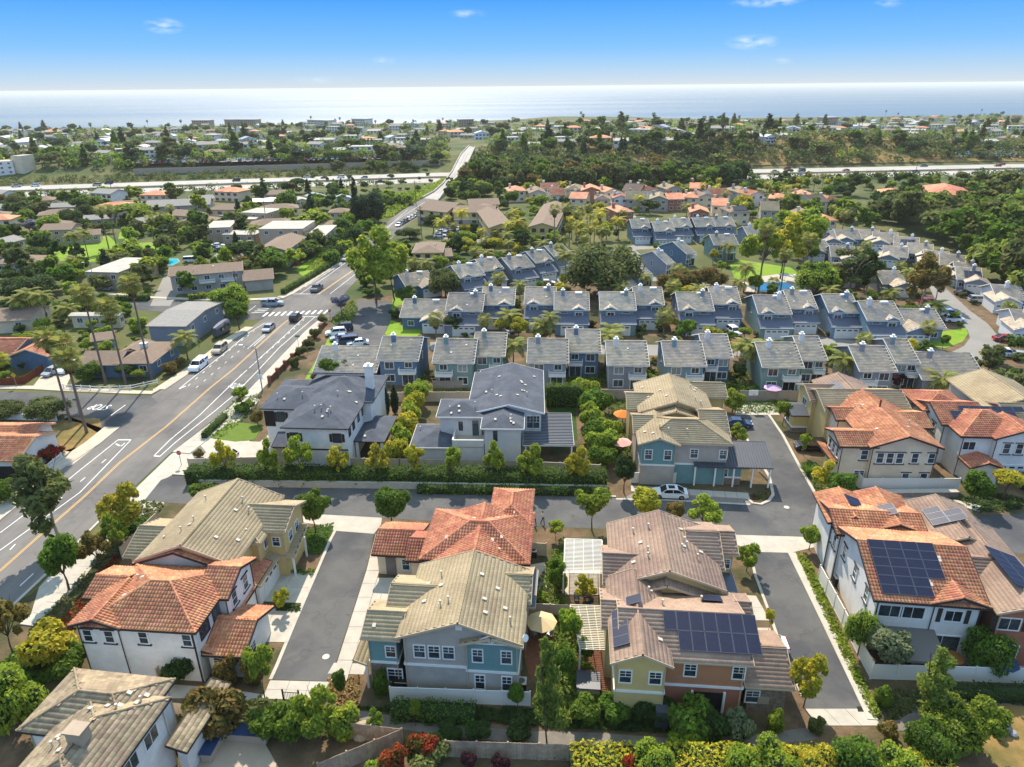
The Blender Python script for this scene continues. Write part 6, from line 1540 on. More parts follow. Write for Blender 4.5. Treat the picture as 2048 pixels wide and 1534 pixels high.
# condominiums
cnd = [((823,505),(886,504),15,5.2,'hip'),((978,455),(1029,453),48,6.4,'gy'),((1057,453),(1112,454),52,6.4,'gy'),((905,424),(990,424),12,6.2,'gx'),((893,424),(944,412),16,6,'gy'),((938,410),(1000,408),12,6,'gx'),((886,512),(906,511),10,3.4,'gx')]
cl_ = ['hip roofed brown condominium nearest the main road','long brown roofed condominium with a yellow end wall left of the palms','long brown roofed condominium right of the courtyard','brown roofed condominium behind the car park','brown gable condominium by the bend of the road','farthest brown roofed condominium','low yellow wing of the nearest condominium']
for (A,B,d,z,k),l_ in zip(cnd,cl_): H,b = hs(l_,A,B,d,z,k,'shingle_brown','stucco_yellow',wins=3,floors=2,name='condominium',cat='condominium',wcol='trim_dark',wall2='stucco_tan',zb=3.2); H.vents(b,4,1)
# Spanish roofed houses beyond the palms
sp = [(1035,382),(1076,386),(1116,390),(1145,378),(1183,381),(1155,396),(1205,398),(1242,396),(1272,398),(1252,424),(1226,384),(1262,380),(1300,380),(1318,398),(1352,398),(1380,394),(1412,394),(1445,390),(1494,384),(1400,424),(1440,410),(1482,424),(1516,390),(1540,420),(1556,396),(1600,392),(1640,404),(1665,400),(1350,378),(1395,376),(1660,440),(1620,432),(1100,376)]
for i,(u,v) in enumerate(sp):
    rf = ['tile_terra','tile_brown','tile_terra_red','tile_tan','tile_terra'][i % 5]; wl_ = ['stucco_cream','stucco_white','stucco_rose','stucco_cream','stucco_grey'][(i * 3) % 5]; k = ['hip','gy','gx'][i % 3]; z = 5.4
    nm = {'tile_terra': 'terracotta','tile_brown': 'brown','tile_terra_red': 'red','tile_tan': 'tan'}[rf]; wn_ = {'stucco_cream': 'cream','stucco_white': 'white','stucco_rose': 'rose','stucco_grey': 'grey'}[wl_]
    w_ = RN.uniform(15,22)
    H,b = hs('%s house with a %s tile %s roof beyond the palms' % (wn_,nm,{'hip': 'hip','gy': 'front gable','gx': 'long'}[k]),(u - w_,v),(u + w_,v + RN.uniform(-2,2)),RN.uniform(11,15),z,k,rf,wl_,style='flat' if rf != 'tile_terra' else 'plain',pitch=.36,wins=2,floors=2,group='Spanish tiled houses beyond the palms')
    if i in (7,21): H.panels(b,0,[(0,5),(0,5)],2,1)
    H.chimney(b,.2,.6,1,.8,wl_,False)
hs('wide red tiled hall with a low dome of roofs near the freeway, far right',(1850,388),(1950,392),30,6,'hip','tile_terra_red','stucco_cream',wins=4,name='hall',cat='hall'); hs('low house with an orange tile roof left of the red hall',(1758,386),(1812,388),14,4,'hip','tile_terra','stucco_cream',wins=2)
# white office block at the far left by the freeway
H,b = hs('white three storey office block with a tan stair tower, far left by the freeway',(-90,327),(24,322),14,14,'flat','gravel_roof','stucco_white',wins=7,floors=3,T0=-4,name='office_building',cat='office block',ov=.05)
hs('tan roofless stair tower at the right end of the white office block',(20,312),(40,312),12,17,'flat','gravel_roof','stucco_cream',wins=0,floors=0,T0=-4,name='stair_tower',cat='tower',ov=.05)

# ================================================================ FAR HOUSES ON THE COASTAL MESA
FH = []
for i,(wl_,rf,k,w_,d_,h_) in enumerate([('stucco_white','gravel_roof','gx',16,10,3.4),('stucco_cream','shingle_brown','hip',18,12,3.6),('stucco_white','shingle_grey','gx',14,11,5.6),('stucco_cream','tile_terra','hip',16,12,5.2),('sid_white','metal_roof_pale','gy',13,15,5.4),('stucco_grey','shingle_grey','gx',20,10,3.4),('stucco_white','gravel_roof','flat',16,12,6.4)]):
    b = Block(Vector((-w_ / 2,-d_ / 2,0)),Vector((1,0,0)),Vector((0,1,0)),w_,d_,h_,k,.3,.5,-3,wl_); mb = MB(); b.wall_mesh(mb,0,0); rb = MB()
    for poly in b.planes()[0]:
        n = (poly[1] - poly[0]).cross(poly[2] - poly[0]).normalized(); n = -n if n.z < 0 else n; rb.slab(poly,n,.25)
    wb = MB()
    for f in range(2 if h_ > 5 else 1):
        for s_ in range(4): x_ = -w_ / 2 + w_ * (s_ + .5) / 4; wb.box((x_ - 1.0,-d_ / 2 + .42,h_ - 2.2 - f * 2.7),(x_ + 1.0,-d_ / 2 + .52,h_ - .9 - f * 2.7))
    FH.append((mb.mesh('wall',wl_),rb.mesh('roof',rf),wb.mesh('windows','glass'),['flat-roofed white','brown-roofed cream','grey-roofed white','terracotta-roofed cream','pale metal-roofed white','long grey-roofed','white box-like'][i]))
def far_house(u,v,k,group,sc=1.0,place='on the wooded coastal mesa',nm='coastal_house'):
    p = on(u,v); t = FH[k]; r = thing(nm,'%s house %s' % (t[3],place),'house',p,RN.uniform(-.5,.5),group); r.scale = (sc,) * 3
    obj('wall',t[0],r); obj('roof',t[1],r); obj('windows',t[2],r)['kind'] = 'stuff'; return p
FARP = []
for i in range(520):
    u = RN.uniform(-40,2090); v0 = np.interp(u,[0,500,1000,1500,2048],[268,252,248,246,232]); v1 = np.interp(u,[0,700,960,1100,1500,1700,2048],[322,316,300,296,292,262,300])
    v = v0 + (v1 - v0) * RN.random() ** 1.25
    if 880 < u < 980 and v > 285: continue
    p = on(u,v)
    if any((p - q).length < 14 for q in FARP) or len(FARP) > 288: continue
    FARP.append(p); place = 'on the wooded coastal mesa, %s' % ('left side' if u < 700 else 'middle' if u < 1400 else 'right side')
    far_house(u,v,RN.choice([0,0,1,2,2,3,4,5,6]),'houses on the coastal mesa',RN.uniform(.8,1.15),place)
LEFTH = []
for i in range(190):
    u,v = RN.uniform(-20,700),RN.uniform(398,476); p = on(u,v)
    if any((p - q).length < 19 for q in LEFTH) or any((p - Vector((sum(a[0] for a in P_) / len(P_),sum(a[1] for a in P_) / len(P_),p.z))).length < 16 for P_ in AVOID) or 120 < u < 250 and v > 450: continue
    if u > 560 + (476 - v) * 2.4: continue
    LEFTH.append(p); k = RN.choice([1,1,5,2,1,5,3]); far_house(u,v,k,'houses of the left hand neighbourhood',RN.uniform(.8,1.0),'of the left neighbourhood, %s the freeway' % ('near' if v < 420 else 'away from'),'bungalow'); AVOID.append([(p.x - 7,p.y - 6),(p.x + 7,p.y - 6),(p.x + 7,p.y + 6),(p.x - 7,p.y + 6)])
for (u0,u1,v,l_) in [(385,420,248,'left of the two long tan blocks on the coastal skyline'),(450,514,246,'longer of the two tan blocks on the coastal skyline'),(616,658,248,'white many-balconied block on the skyline'),(704,734,246,'tan flat topped block on the skyline right of the white one'),(918,948,248,'pink terracotta topped villa on the skyline'),(1648,1676,244,'pale columned building on the skyline, right')]:
    p0,p1 = on(u0,v + 6),on(u1,v + 6); w_ = (p1 - p0).length; r = thing('skyline_building',l_,'building',p0,math.atan2(p1.y - p0.y,p1.x - p0.x)); q = MB(); q.box((0,0,-6),(w_,16,11)); q.build('wall','stucco_tan' if 'white' not in l_ else 'stucco_white',r)
    q = MB()
    for f in range(3):
        for s_ in range(int(w_ / 4)): q.box((s_ * 4 + .8,-.1,f * 3.4 + 1),(s_ * 4 + 3.2,.1,f * 3.4 + 3))
    q.build('windows','glass',r)['kind'] = 'stuff'; q = MB(); q.box((-1,-1,11),(w_ + 1,17,11.6)); q.build('roof','gravel_roof',r)
# ================================================================ PLANTING
NOM = dict(round=.74,broad=.8,airy=.74,euc=.8,umbrella=.95,dome=1.05,conifer=.42,pine=.5,cypress=.2,shrub=1.0,spiky=1.0)
def height_at(p,v):
    d = ray(0,v)            # the ray through row v over the column of p
    lo,hi = 0.0,60.0
    for _ in range(24):
        m = (lo + hi) / 2; q = Vector((p.x,p.y,p.z + m)); cp,sp = math.cos(PITCH),math.sin(PITCH); dz = q.z - CAMH
        f = q.y * cp - dz * sp; up = q.y * sp + dz * cp; c,s = math.cos(ROLL),math.sin(ROLL); yy = s * q.x / f + c * up / f
        if 767 - yy * FPX > v: lo = m
        else: hi = m
    return (lo + hi) / 2
def depth_of(p): return p.y * math.cos(PITCH) - (p.z - CAMH) * math.sin(PITCH)
COLW = {'leaf_mid': 'green','leaf_dark': 'dark green','leaf_lime': 'lime green','leaf_yellow': 'yellow-green','leaf_olive': 'olive','leaf_rust': 'russet','leaf_grey': 'grey-green','leaf_gold': 'golden','leaf_purple': 'purple blossoming','leaf_red': 'red flowering','leaf_plum': 'plum coloured','leaf_hedge': 'green','leaf_blue': 'dark blue-green','leaf_pine': 'soft green','leaf_palm': 'green'}
KINDW = dict(round=('round_tree','clipped round tree','tree'),broad=('broadleaf_tree','bushy tree','tree'),airy=('young_tree','light crowned tree','tree'),euc=('eucalyptus_tree','eucalyptus','tree'),umbrella=('spreading_tree','flat topped spreading tree','tree'),dome=('domed_tree','broad domed tree','tree'),conifer=('conifer_tree','pointed conifer','tree'),pine=('pine_tree','slender pine','tree'),cypress=('cypress_tree','narrow cypress','tree'),shrub=('shrub','shrub','shrub'),spiky=('spiky_plant','spiky plant','plant'))
LM = [((300,1200),'white terracotta roofed house'),((430,1060),'big tan roofed yellow house'),((150,1450),'slate tiled house'),((610,1200),'left alley'),((900,1080),'red tiled cream house'),((910,1250),'grey and teal house'),((1330,1080),'wide brown roof'),((1400,1280),'orange and yellow house'),((1600,1250),'right alley'),((1830,1200),'white house with the solar array'),((1800,900),'cream terracotta house'),((1990,880),'far right white house'),((1370,880),'teal house with the carport'),((1560,900),'north alley'),((620,830),'white farmhouse'),((980,820),'pale grey many-hipped house'),((850,1000),'near street'),((1100,1470),'bottom footpath'),((1700,1010),'street parking bay'),((250,730),'blue ranch house'),((370,620),'slate blue house'),((50,900),'Spanish style house'),((180,800),'side street on the left'),((560,630),'crosswalk'),((440,530),'beige apartment block'),((560,480),'russet gabled building'),((240,530),'flat roofed pool building'),((200,500),'park lawn'),((120,450),'two storey tan house'),((560,450),'gravel roofed blocks'),((640,400),'bungalows by the freeway'),((740,600),'estate entrance'),((700,700),'deep blue end house'),((900,700),'green townhouse'),((1100,700),'middle of the nearest blue row'),((1370,700),'teal blue townhouse'),((1560,700),'green pair of townhouses'),((1760,710),'grey pair of townhouses'),((960,590),'left end of the second blue row'),((1240,590),'middle of the second blue row'),((1600,600),'right end of the second blue row'),((1550,570),'estate pool'),((1370,520),'slanting houses'),((1340,450),'farthest blue row'),((860,480),'nearest condominium'),((1040,420),'long condominiums'),((1900,670),'grass island'),((1950,590),'curving street'),((1800,500),'grey house cluster'),((2030,740),'pond at the right edge'),((1200,390),'left Spanish tiled houses'),((1450,390),'right Spanish tiled houses'),((1750,400),'low orange tiled house'),((1900,390),'red tiled hall'),((930,340),'road bridge'),((300,370),'left stretch of freeway'),((650,350),'middle stretch of freeway'),((1650,350),'right stretch of freeway'),((1300,320),'brown bank beyond the freeway')]
USED = {}
def relate(u,v):
    best = sorted(LM,key=lambda k: (k[0][0] - u) ** 2 + ((k[0][1] - v) * 1.4) ** 2)[:2]
    (a,b),n1 = best[0]; dx,dy = u - a,(v - b) * 1.4
    r = ('left of' if dx < 0 else 'right of') if abs(dx) > abs(dy) else ('in front of' if dy > 0 else 'behind')
    return '%s the %s' % (r,n1),'towards the %s' % best[1][1]
def uniq(base,u,v,size='',grp=''):
    r,r2 = relate(u,v)
    for l in (base + ' ' + r,(size + ' ' if size else '') + base + ' ' + r,base + ' ' + r + ' ' + r2,(size + ' ' if size else '') + base + ' ' + r + ' ' + r2):
        if l not in USED and len(l.split()) <= 16: USED[l] = 1; return l
    l = (size + ' ' if size else '') + base + ' ' + r + grp
    return l
def tree(kind,leaf,u,vb,vt,wpx=None,label=None,far=False,z=0):
    p = at(u,vb,z) if vb > 395 else on(u,vb); h = max(.5,height_at(p,vt)); w = 1.0
    if wpx: w = max(.35,min(2.6,wpx * depth_of(p) / FPX / (h * NOM[kind])))
    nm,wd,cat = KINDW[kind]
    size = 'tall' if h > 11 else 'big' if h > 8 else 'small' if h < 3.2 else 'medium'
    label = label or uniq(COLW[leaf] + ' ' + wd,u,vb,size)
    return plant(nm,label,cat,kind,leaf,p,h,w,far=far,single=far,group='planting of the neighbourhood' if label in USED and False else None)
for a in [('euc','leaf_olive',120,1085,918,150,'tall open eucalyptus leaning over the main road, lower left'),('airy','leaf_yellow',257,1072,964,84),('airy','leaf_lime',235,1112,1028,52),('airy','leaf_rust',200,1140,1058,60),('broad','leaf_mid',138,1182,1070,78),('euc','leaf_dark',118,1110,1070,30),('airy','leaf_rust',28,1312,1180,90),('shrub','leaf_yellow',105,1338,1240,100),('shrub','leaf_mid',150,1345,1290,80),('shrub','leaf_dark',85,1330,1290,60),
          ('dome','leaf_lime',40,1470,1322,120),('shrub','leaf_mid',20,1440,1380,70),('round','leaf_mid',632,1062,980,60,'neatly clipped round tree at the top of the left alley'),('round','leaf_mid',785,1052,976,76,'wide round tree where the near street meets the red tiled porch'),('airy','leaf_lime',1184,1062,966,76),('round','leaf_yellow',1290,1044,974,58),('round','leaf_rust',1350,1046,1004,40),('airy','leaf_lime',1405,1064,992,68),('airy','leaf_lime',1492,1142,1082,50),('round','leaf_lime',1617,1100,1050,38),
          ('airy','leaf_yellow',1536,1262,1214,24),('airy','leaf_yellow',568,1222,1172,34),('airy','leaf_yellow',1606,1414,1298,70),('airy','leaf_lime',530,1400,1275,60),('round','leaf_mid',684,1400,1338,30),('shrub','leaf_mid',766,1388,1336,36),('round','leaf_dark',875,1372,1344,26),('shrub','leaf_rust',440,1455,1366,110),('shrub','leaf_olive',400,1450,1390,70),('airy','leaf_lime',640,1480,1365,90),('shrub','leaf_mid',600,1478,1400,90),('shrub','leaf_lime',690,1470,1410,70),
          ('shrub','leaf_mid',540,1470,1410,80),('airy','leaf_lime',752,1470,1418,32),('airy','leaf_lime',832,1452,1396,30),('shrub','leaf_red',850,1516,1462,60),('shrub','leaf_olive',862,1526,1484,86),('shrub','leaf_red',790,1550,1492,60),('shrub','leaf_lime',760,1560,1515,50),('shrub','leaf_dark',960,1478,1440,50),('shrub','leaf_dark',900,1470,1445,50),('shrub','leaf_dark',1040,1474,1444,50),('shrub','leaf_rust',398,916,896,20),('shrub','leaf_plum',940,1536,1500,32),('shrub','leaf_plum',1000,1540,1508,36),
          ('pine','leaf_pine',1095,1488,1268,78,'slender soft pine rising in front of the footpath, bottom centre'),('round','leaf_mid',1034,1415,1370,36),('shrub','leaf_rust',460,1368,1306,50),('shrub','leaf_dark',365,1366,1304,60),('shrub','leaf_rust',508,1362,1310,44),
          ('airy','leaf_lime',1140,1306,1210,56),('broad','leaf_mid',1124,1370,1290,60),('airy','leaf_yellow',1168,1210,1150,46),('airy','leaf_mid',1110,1200,1110,40),('shrub','leaf_lime',1080,1206,1176,36),('shrub','leaf_lime',1122,1180,1120,30),('airy','leaf_lime',1112,1080,1040,36),('broad','leaf_mid',1170,1330,1280,40),
          ('shrub','leaf_mid',1380,1470,1396,90),('shrub','leaf_dark',1420,1468,1410,70),('shrub','leaf_grey',1474,1478,1412,56),('shrub','leaf_lime',1550,1462,1416,36),('shrub','leaf_olive',1632,1464,1434,34),('shrub','leaf_rust',1770,1474,1442,40),('shrub','leaf_mid',1760,1410,1366,36),('shrub','leaf_lime',1366,1500,1452,60),('broad','leaf_dark',1320,1440,1400,60),('shrub','leaf_mid',1160,1440,1392,70),('shrub','leaf_mid',1230,1440,1396,70),('shrub','leaf_dark',1280,1440,1392,50),
          ('broad','leaf_grey',1764,1344,1254,92,'grey-green olive tree at the corner of the white patio fence'),('dome','leaf_lime',1716,1310,1208,62),('dome','leaf_mid',1962,1342,1242,86),('shrub','leaf_yellow',1996,1336,1292,36),('pine','leaf_pine',1852,1440,1298,90,'soft pine standing before the white patio fence, lower right'),('dome','leaf_lime',1900,1490,1400,110),('dome','leaf_mid',1845,1520,1430,90),('broad','leaf_lime',1960,1500,1410,80),
          ('dome','leaf_lime',1530,1600,1484,110),('dome','leaf_yellow',1610,1600,1490,100),('dome','leaf_mid',1700,1600,1480,120),('dome','leaf_lime',1780,1610,1490,110),('dome','leaf_lime',1480,1590,1490,80),('dome','leaf_lime',1300,1570,1470,80),('shrub','leaf_rust',1308,1570,1500,40),('shrub','leaf_red',1262,1560,1500,50),('spiky','leaf_plum',1384,1530,1490,40),('spiky','leaf_plum',1436,1530,1488,36),
          ('round','leaf_mid',1676,1014,944,60),('round','leaf_mid',1944,1010,944,62),('umbrella','leaf_yellow',2006,1000,935,60),('airy','leaf_yellow',1640,990,918,50),('spiky','leaf_mid',1614,950,912,40),('airy','leaf_lime',1472,896,846,38),('broad','leaf_dark',1248,986,914,46),('airy','leaf_lime',1564,852,796,34),('dome','leaf_lime',1464,824,776,44),('airy','leaf_lime',1606,912,864,26),('shrub','leaf_mid',412,1002,960,60),('shrub','leaf_hedge',280,1075,1036,50),
          ('cypress','leaf_blue',750,836,764,18),('cypress','leaf_blue',773,832,768,18),('cypress','leaf_blue',791,828,768,16),('airy','leaf_lime',486,818,770,34),('dome','leaf_rust',516,850,818,28),('shrub','leaf_mid',492,822,800,40),('shrub','leaf_gold',1268,770,716,52),('spiky','leaf_gold',1270,764,712,50),('broad','leaf_plum',640,764,740,38),('broad','leaf_mid',664,765,716,44),('broad','leaf_dark',690,764,722,36),('shrub','leaf_rust',738,766,738,34),('airy','leaf_lime',842,792,758,50)]:
    tree(*a)
for i,(u,c,vt,w_) in enumerate([(457,'leaf_yellow',872,46),(540,'leaf_lime',874,38),(607,'leaf_lime',864,56),(683,'leaf_yellow',886,44),(758,'leaf_gold',886,46),(832,'leaf_yellow',884,44),(907,'leaf_lime',888,42),(988,'leaf_lime',880,40),(1060,'leaf_lime',884,54),(1152,'leaf_yellow',890,50)]):
    tree('airy',c,u,962 + (u - 457) * .012,vt,w_,label='%s crowned street tree above the long hedge, %s from the left' % ({'leaf_yellow': 'yellow-green','leaf_gold': 'golden','leaf_lime': 'lime'}[c],ORD[i]))
for i,(u,v) in enumerate([(838,812),(830,832),(822,852),(815,874),(806,900),(798,925)]): tree('shrub','leaf_yellow' if i % 2 else 'leaf_lime',u,v,v - 60,46,label='tall yellow-green bush between the farmhouse and grey house, %s from the back' % ORD[i])
for i,(u,v) in enumerate([(1168,800),(1176,826),(1184,852),(1190,880),(1196,908),(1206,936),(1212,880),(1196,822),(1216,905)]): tree('shrub',['leaf_lime','leaf_mid'][i % 2],u,v,v - 52,54,label='%s bush of the tall screen right of the grey house, %s' % (['lime','green'][i % 2],ORD[i]))
hedge('tall dark clipped hedge behind the back lawn of the grey house',[at(1092,812),at(1158,812)],1.6,4.2,'leaf_mid')
hedge('long green hedge above the near street, upper tier',[at(380,962),at(800,966),at(1212,972)],2.6,2.3,'leaf_hedge',.2,22)
hedge('low dark hedge below the retaining wall of the near street',[at(835,985),at(1210,990)],1.0,1.2,'leaf_hedge',.15,26)
wall_run('low concrete retaining wall below the long hedge',[at(400,972),at(800,977),at(1215,984)],1.0,.3,'kerb',cap='concrete')
hedge('clipped hedge along the white fence before the grey and teal house',[at(785,1432),at(952,1440)],1.5,1.5,'leaf_hedge',.14,40)
hedge('long yellow-green hedge along the bottom edge',[at(1140,1545),at(1560,1550),at(1900,1570)],2.4,2.2,'leaf_yellow',.2,34)
hedge('dark low hedge under the white patio fence, lower right',[at(1868,1392),at(2100,1400)],1.4,1.2,'leaf_dark',.15,30)
hedge('dark clipped hedge beside the grass rectangle of the farmhouse',[at(408,878),at(452,836)],.9,1.1,'leaf_hedge',.13,34)
hedge('trimmed dark hedge under the cream house fence',[at(1712,992),at(1762,996)],1.4,1.0,'leaf_dark',.13,34)
hedge('green hedge behind the slate blue house',[at(232,603),at(300,600)],1.6,1.6,'leaf_mid',.2,20)
hedge('green hedge strip behind the apartment lawn',[at(378,600),at(470,590)],1.6,1.4,'leaf_lime',.2,20)
hedge('ivy covered fence line climbing beside the main road',[at(566,590),at(630,552),at(686,518)],1.2,1.6,'leaf_hedge',.2,22)
hedge('trimmed hedge row of the deep blue end house garden',[at(770,768),at(850,764)],1.2,1.2,'leaf_lime',.15,26)
hedge('dark green bank hedge above the freeway, centre left',[on(650,331),on(705,331)],5,9,'leaf_mid',.6,5)
# ground cover and beds
def cov(label,pts,n,m,size=.28,h=.35,name='ground_cover'): cover(name,label,px(pts),n,m,size,h)
cov('mixed low planting between the main road and the first houses',[(60,1260),(130,1190),(240,1062),(262,1010),(290,1000),(330,1010),(250,1100),(200,1180),(150,1260),(60,1330)],2600,'leaf_olive')
cov('red flowering ground cover on the slope by the main road',[(120,1250),(200,1150),(232,1110),(240,1130),(190,1200),(140,1270)],1500,'leaf_red',.22,.6)
cov('low green planting left of the first houses',[(0,1330),(60,1290),(140,1290),(120,1350),(0,1420)],1800,'leaf_mid',.3,.7)
cov('planting in front of the slate tiled house and path',[(300,1440),(520,1400),(720,1440),(700,1480),(560,1470),(380,1480)],3600,'leaf_olive',.3,.6)
cov('dark planting beside the footpath, upper side',[(700,1416),(1120,1420),(1500,1440),(1500,1462),(1376,1470),(1040,1452),(760,1424)],4200,'leaf_dark',.26,.6)
cov('green planting between footpath and bottom hedge',[(720,1470),(1040,1500),(1376,1508),(1640,1490),(1700,1520),(1400,1540),(1100,1520),(800,1500)],3400,'leaf_olive',.26,.45)
cov('planting around the corner bed of the street',[(1496,996),(1522,1004),(1540,990),(1530,984)],260,'leaf_olive',.2,.5)
cov('shrubby planting of the street corner, right',[(1602,925),(1622,925),(1712,985),(1700,1006),(1664,1004),(1632,984)],1300,'leaf_mid',.22,.6)
cov('planting of the right street corner garden',[(1915,1000),(1980,985),(2060,1000),(2040,1020),(1960,1026)],1300,'leaf_dark',.22,.5)
cov('roadside verge plants along the right alley',[(1592,1108),(1612,1108),(1760,1430),(1745,1440),(1660,1260)],1800,'leaf_lime',.22,.45)
cov('plants along the grass strips of the left alley',[(606,1056),(668,1046),(660,1066),(640,1110),(604,1108)],700,'leaf_mid',.2,.25)
cov('low shrubs between the driveways of the left alley',[(556,1210),(604,1212),(600,1224),(552,1222)],260,'leaf_dark',.2,.5)
cov('planting beside the first driveway of the left alley',[(540,1134),(632,1140),(626,1152),(540,1146)],300,'leaf_mid',.2,.5)
cov('bed of shrubs right of the left alley',[(655,1356),(722,1352),(716,1430),(655,1400)],800,'dry',.2,.2)
cov('garden plants between the two centre houses',[(1060,1190),(1128,1070),(1130,1200),(1210,1400),(1100,1420),(1100,1230)],2400,'leaf_mid',.24,.8)
cov('garden of the teal house behind its tall screen',[(1215,800),(1262,800),(1270,920),(1225,930)],1400,'leaf_mid',.24,.7)
cov('garden plants at the head of the north alley',[(1460,806),(1580,800),(1580,824),(1470,828)],900,'leaf_hedge',.24,.7)
cov('planting left of the white farmhouse',[(400,870),(470,800),(520,790),(500,830),(440,880)],900,'leaf_mid',.22,.6)
cov('dark slope planting below the right patio fence',[(1740,1380),(1870,1380),(1840,1420),(1780,1440)],500,'leaf_olive',.22,.3)
cov('shrubs beside the wall along the estate entrance',[(664,640),(706,600),(716,620),(690,668),(672,668)],1600,'leaf_mid',.3,1.2)
cov('green bank between the apartments and the main road',[(610,540),(676,478),(712,470),(716,488),(640,540)],4200,'leaf_lime',.4,.8)
cov('green valley slope beside the far road',[(760,400),(860,372),(900,352),(870,384),(820,410),(780,436),(740,440)],5200,'leaf_lime',.8,1.6)
cov('yellow-green garden strip behind the nearest blue row',[(860,772),(1080,770),(1084,800),(860,800)],900,'leaf_lime',.25,.6)
cov('gardens behind the middle of the nearest blue row',[(1100,740),(1500,745),(1500,790),(1100,770)],4200,'leaf_mid',.3,1.0)
cov('gardens behind the right end of the nearest blue row',[(1500,760),(1960,760),(1980,800),(1500,800)],3600,'leaf_mid',.3,.8)

def inpoly(x,y,P_):
    c = False; j = len(P_) - 1
    for i in range(len(P_)):
        xi,yi = P_[i][0],P_[i][1]; xj,yj = P_[j][0],P_[j][1]
        if (yi > y) != (yj > y) and x < (xj - xi) * (y - yi) / ((yj - yi) or 1e-9) + xi: c = not c
        j = i
    return c
AVB = [(min(p[0] for p in P_),max(p[0] for p in P_),min(p[1] for p in P_),max(p[1] for p in P_),P_) for P_ in AVOID]
def blocked(p,m=.6):
    for x0,x1,y0,y1,P_ in AVB:
        if x0 - m < p.x < x1 + m and y0 - m < p.y < y1 + m:
            if inpoly(p.x,p.y,P_): return True
            for i in range(len(P_)):
                a,b = P_[i - 1],P_[i]; dx,dy = b[0] - a[0],b[1] - a[1]; L = dx * dx + dy * dy
                if L < 1e-6: continue
                t = max(0,min(1,((p.x - a[0]) * dx + (p.y - a[1]) * dy) / L))
                if (a[0] + dx * t - p.x) ** 2 + (a[1] + dy * t - p.y) ** 2 < m * m: return True
    return False
BYK = dict(broad=[],shrub=[]); LIM = dict(broad=255,shrub=190); MASS = {}
def scatter(poly,n,mix,hr,wr=(.85,1.3),m=1.0,far=False,gap=1.5,group=None):
    us,vs = [q[0] for q in poly],[q[1] for q in poly]; got = []; tries = 0
    while len(got) < n and tries < n * 14:
        tries += 1; u,v = RN.uniform(min(us),max(us)),RN.uniform(min(vs),max(vs))
        if not inpoly(u,v,poly): continue
        p = on(u,v)
        if blocked(p,m) or any((p.x - q.x) ** 2 + (p.y - q.y) ** 2 < gap * gap for q in got): continue
        got.append(p); k,leaf = RN.choice(mix); h = RN.uniform(*hr); nm,wd,cat = KINDW.get(k,(None,) * 3) if k != 'palm' else ('palm_tree','palm','tree')
        size = 'tall' if h > 9 else 'big' if h > 6.5 else 'small' if h < 1.6 else 'medium'
        if k == 'palm': palm(uniq('%s palm' % RN.choice(['slim','shaggy','feathery','upright']),u,v,size),p,h,RN.choice(['fan','feather']),RN.uniform(.9,1.3),leaf,nf=16,detail=False,group=group)
        elif k in ('broad','shrub') and len(BYK[k]) > LIM[k]: MASS.setdefault(leaf,[]).append((make_kind(k,leaf,3,True)[RN.randrange(2)][0],p,h,RN.uniform(*wr)))
        else: BYK[k].append(1) if k in BYK else None; plant(nm,uniq(COLW[leaf] + ' ' + wd,u,v,size,{'eucalyptus wood at the right edge': ' in the edge wood','trees before the right stretch of freeway': ' on the verge'}.get(group,'')),cat,k,leaf,p,h,RN.uniform(*wr),group=group,far=far,single=far)
g_ = lambda ks,ls: [(k,l) for k in ks for l in ls]
# left residential area
scatter([(0,400),(700,380),(760,440),(690,470),(560,560),(330,600),(0,600)],210,g_(['broad','dome','airy','euc'],['leaf_mid','leaf_dark','leaf_lime','leaf_olive']) + [('broad','leaf_rust'),('conifer','leaf_blue'),('umbrella','leaf_dark')],(3.5,9),m=1.2,far=True,gap=4,group='trees of the left hand neighbourhood')
scatter([(0,400),(700,380),(760,440),(690,470),(560,560),(330,600),(0,700)],70,g_(['shrub'],['leaf_mid','leaf_dark','leaf_lime','leaf_olive','leaf_yellow']),(1.2,3.2),m=.8,far=True,gap=2,group='garden shrubs of the left hand neighbourhood')
scatter([(0,600),(300,600),(300,770),(110,730),(0,770)],60,g_(['shrub','broad','airy'],['leaf_mid','leaf_dark','leaf_lime']),(1.5,4.5),m=.8,gap=2,group='garden trees round the left hand bungalows')
# roadside and estate
scatter([(700,440),(780,400),(840,400),(800,440),(720,540),(640,560)],40,g_(['broad','dome'],['leaf_mid','leaf_dark','leaf_lime']),(3,7),m=1.5,far=True,gap=3,group='trees along the main road')
scatter([(780,560),(960,480),(1500,440),(1950,560),(2000,690),(1960,800),(1500,790),(1080,760),(640,760),(640,700),(780,620)],190,g_(['shrub'],['leaf_mid','leaf_dark','leaf_lime','leaf_olive','leaf_rust']),(1.0,2.6),m=.5,far=True,gap=1.6,group='garden shrubs of the blue townhouse estate')
scatter([(780,560),(960,480),(1500,440),(1950,560),(2000,690),(1960,780),(1500,780),(1080,760),(860,760),(780,620)],130,g_(['broad','airy'],['leaf_mid','leaf_lime','leaf_dark','leaf_yellow']) + [('palm','leaf_palm')] * 5,(3,6),m=.7,gap=2.6,group='small trees of the blue townhouse estate')
scatter([(890,440),(1010,455),(1250,440),(1250,500),(1100,500),(900,520)],46,[('palm','leaf_palm'),('palm','leaf_gold')] * 2 + [('broad','leaf_yellow'),('broad','leaf_lime'),('euc','leaf_dark')],(4,9),m=1,gap=3.5,group='palms and trees behind the blue townhouses')
scatter([(1000,368),(1700,372),(1700,446),(1250,430),(1000,430)],110,[('palm','leaf_palm'),('palm','leaf_gold')] + g_(['broad','dome'],['leaf_mid','leaf_lime','leaf_yellow','leaf_dark']),(4,8),m=1,far=True,gap=4,group='trees among the Spanish tiled houses')
